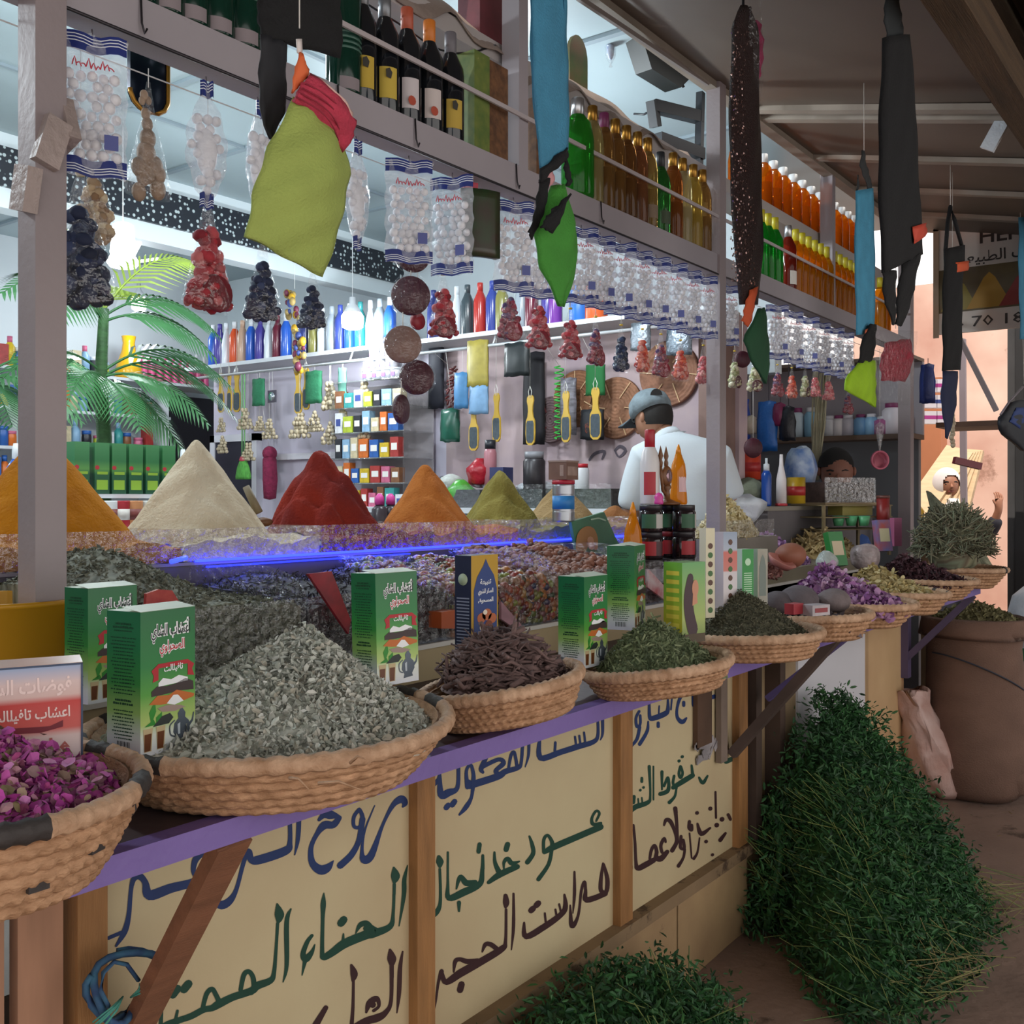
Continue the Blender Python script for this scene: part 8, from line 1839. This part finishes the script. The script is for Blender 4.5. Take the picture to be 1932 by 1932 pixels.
mound('sack_leaves', 'olive brown dried leaves filling the burlap sack', 'dried herb', 5.62, 1.20, .87, .22, .09, (0,0), 900, CURL, (.02,.045), mat('6f6a48', .85, ramp=['4a4832','7a744e','8f8a62','5f5a3c']), jit=.008)
t = thing('plastic_sack', 'crumpled pinkish translucent sack leaning on the burlap sack', 'sack', onZ(1790, 1500, 0).xy.to_3d() + Vector((-.02,.02,0))); b = B()
b.lathe([(0,0),(.07,.0),(.125,.04),(.15,.14),(.155,.24),(.135,.34),(.115,.40),(.105,.46),(.115,.53),(.10,.54),(.085,.44),(0,.40)], 48, sx=1, sy=.75, wob=.05); b.v = [(p[0]-.16*p[2]*(1+p[2])+.017*math.sin(p[2]*46+p[1]*60)+.009*math.sin(p[2]*90+p[0]*70), p[1]+.25*p[2]+.012*math.sin(p[0]*65+p[2]*38), p[2]+.014*math.sin(p[0]*40+p[1]*30)*(p[2] > .4)) for p in b.v]
b.obj('plastic', mat('b88d80', .35, ns=7, nv=.3, col2='d0b4ac', bump=.8, bs=16), t)
t = thing('small_sack', 'slumped brown sack at the foot of the tall burlap one', 'sack', onZ(1900, 1500, 0).xy.to_3d()); b = B(); b.ball((0,0,.09), .14, 18, 12, (1.2,1,.66)); b.v = [(p[0]*(1+.06*math.sin(p[2]*60)), p[1]*(1+.06*math.sin(p[0]*40)), max(0,p[2])) for p in b.v]; b.obj('burlap', bur, t)
t = thing('woven_sack', 'white woven plastic sack with an orange band, cut by the edge of the frame', 'sack', (6.02, .93, 0)); b = B(); b.lathe([(0,0),(.20,0),(.235,.06),(.24,.5),(.22,.80),(.16,.98),(.10,1.04),(.06,.98),(0,.95)], 26, sx=.9, wob=.05); b.obj('weave', mat('cfd4de', .5, ns=40, nv=.12, bump=.4), t)
B().lathe([(.2425,.40),(.243,.50),(.2425,.56)], 26, sx=.9, wob=.05).obj('orange_band', mat('d0692a', .5), t); B().lathe([(.238,.66),(.232,.74)], 26, sx=.9, wob=.05).obj('green_print', mat('3f7a5a', .5), t)
# painted sign across the lane
sg = thing('painted_sign', 'hanging sign painted with spice cones, Arabic writing and a phone number', 'sign', (6.26, 1.56, 2.45)); Rn = Matrix.Rotation(-PI/2, 3, 'Z')
B().box((0,-.95,0),(.02,0,.60)).obj('board', mat('d9cfc6', .5, ns=3, nv=.12), sg); b = B().box((-.012,-.03,-.02),(0,0,.62)); b.box((-.012,-.95,.60),(0,0,.62)); b.obj('frame', mat('b09a84', .6), sg)
X_ = -.002
def on_sign(pts, x=X_): return [(x, -a, z) for a, z in pts]
b = B(); b.add(on_sign([(.03,.12),(.95,.12),(.95,.37),(.03,.37)]), [(0,1,2,3)]); b.mi(1)
for c, r, h, i in ((.14,.10,.17,1),(.30,.12,.20,2),(.47,.12,.18,3),(.66,.12,.19,1)): b.mi(i).add(on_sign([(c-r,.13),(c+r,.13),(c+.03,.13+h*.85),(c,.13+h),(c-.03,.13+h*.85)], X_-.0005*i), [(0,1,2,3,4)])
b.obj('picture_print', [mat('4f3f2a', .5, ns=6, nv=.5, col2='6a5a30'), mat('8a7a2a', .5), mat('a87c1c', .5), mat('8a221a', .5)], body(sg))
b = B(); put_text(b, 'HENNA', (X_-.001, -.46, .535), .11, .42, False, .002, Rn); put_text(b, 'أعشاب الطبيعة', (X_-.001, -.40, .425), .085, .52, True, .001, Rn); put_text(b, '06 70 18 1', (X_-.001, -.30, .058), .085, .50, False, .0005, Rn); b.obj('lettering', mat('2f2724', .5), body(sg))
B().tube([(.01,-.1,.6),(.01,-.1,.6+.5)], .004, 4).obj('wire', mat('3a3a3c', .5), sg)
# awning clutter: plastic strip and tied cloth under the sheets
t = tag(B().beam(onD(1862,283,3.75), onD(1905,205,3.7), .02, .05, (0,1,0)).obj('plastic_strip', mat('c9cfd6', .25, bump=.4)), 'pale shiny plastic strip tucked under the awning', 'strip')
lump('tied_rag', 'dark rag and cord knotted at the awning seam', 'rag', onD(1850, 135, 3.62), .06, (1.7,.7,.7), mat('5f5347', .85, ns=20, nv=.5), .3, 70)
# beyond: leaning planks and a slim pole in the sun, red handle tool
pk = thing('leaning_planks', 'sunlit stack of pale planks leaning at the far end of the lane', 'planks', (0,0,0))
for k in range(5):
    B().beam(onD(1700+k*22, 1010, 7.8), onD(1812+k*4, 850, 8.0), .05, .22, (0,1,0)).obj('plank', mat('d9bd98', .8, ns=8, nv=.2, stretch=(1,1,6)), pk)
t = tag(B().beam(onZ(1822,1342,0), onD(1816,640,7.2), .04, .04, (1,0,0)).obj('slim_pole', mat('8a7f86', .6)), 'slim grey pole standing in the sunny end of the lane', 'pole')
t = tag(B().beam(onD(1800,868,4.6), onD(1850,880,4.6), .03, .03).obj('wooden_bar', mat('6a1420', .4)), 'short dark red bar hanging beyond the shell string', 'bar')
t = tag(B().beam(onD(1812,640,6.4), onD(1880,775,6.4), .03, .03, (1,0,0)).obj('leaning_pole', mat('6f6a70', .6)), 'grey pole slanting down beyond the painted sign', 'pole')
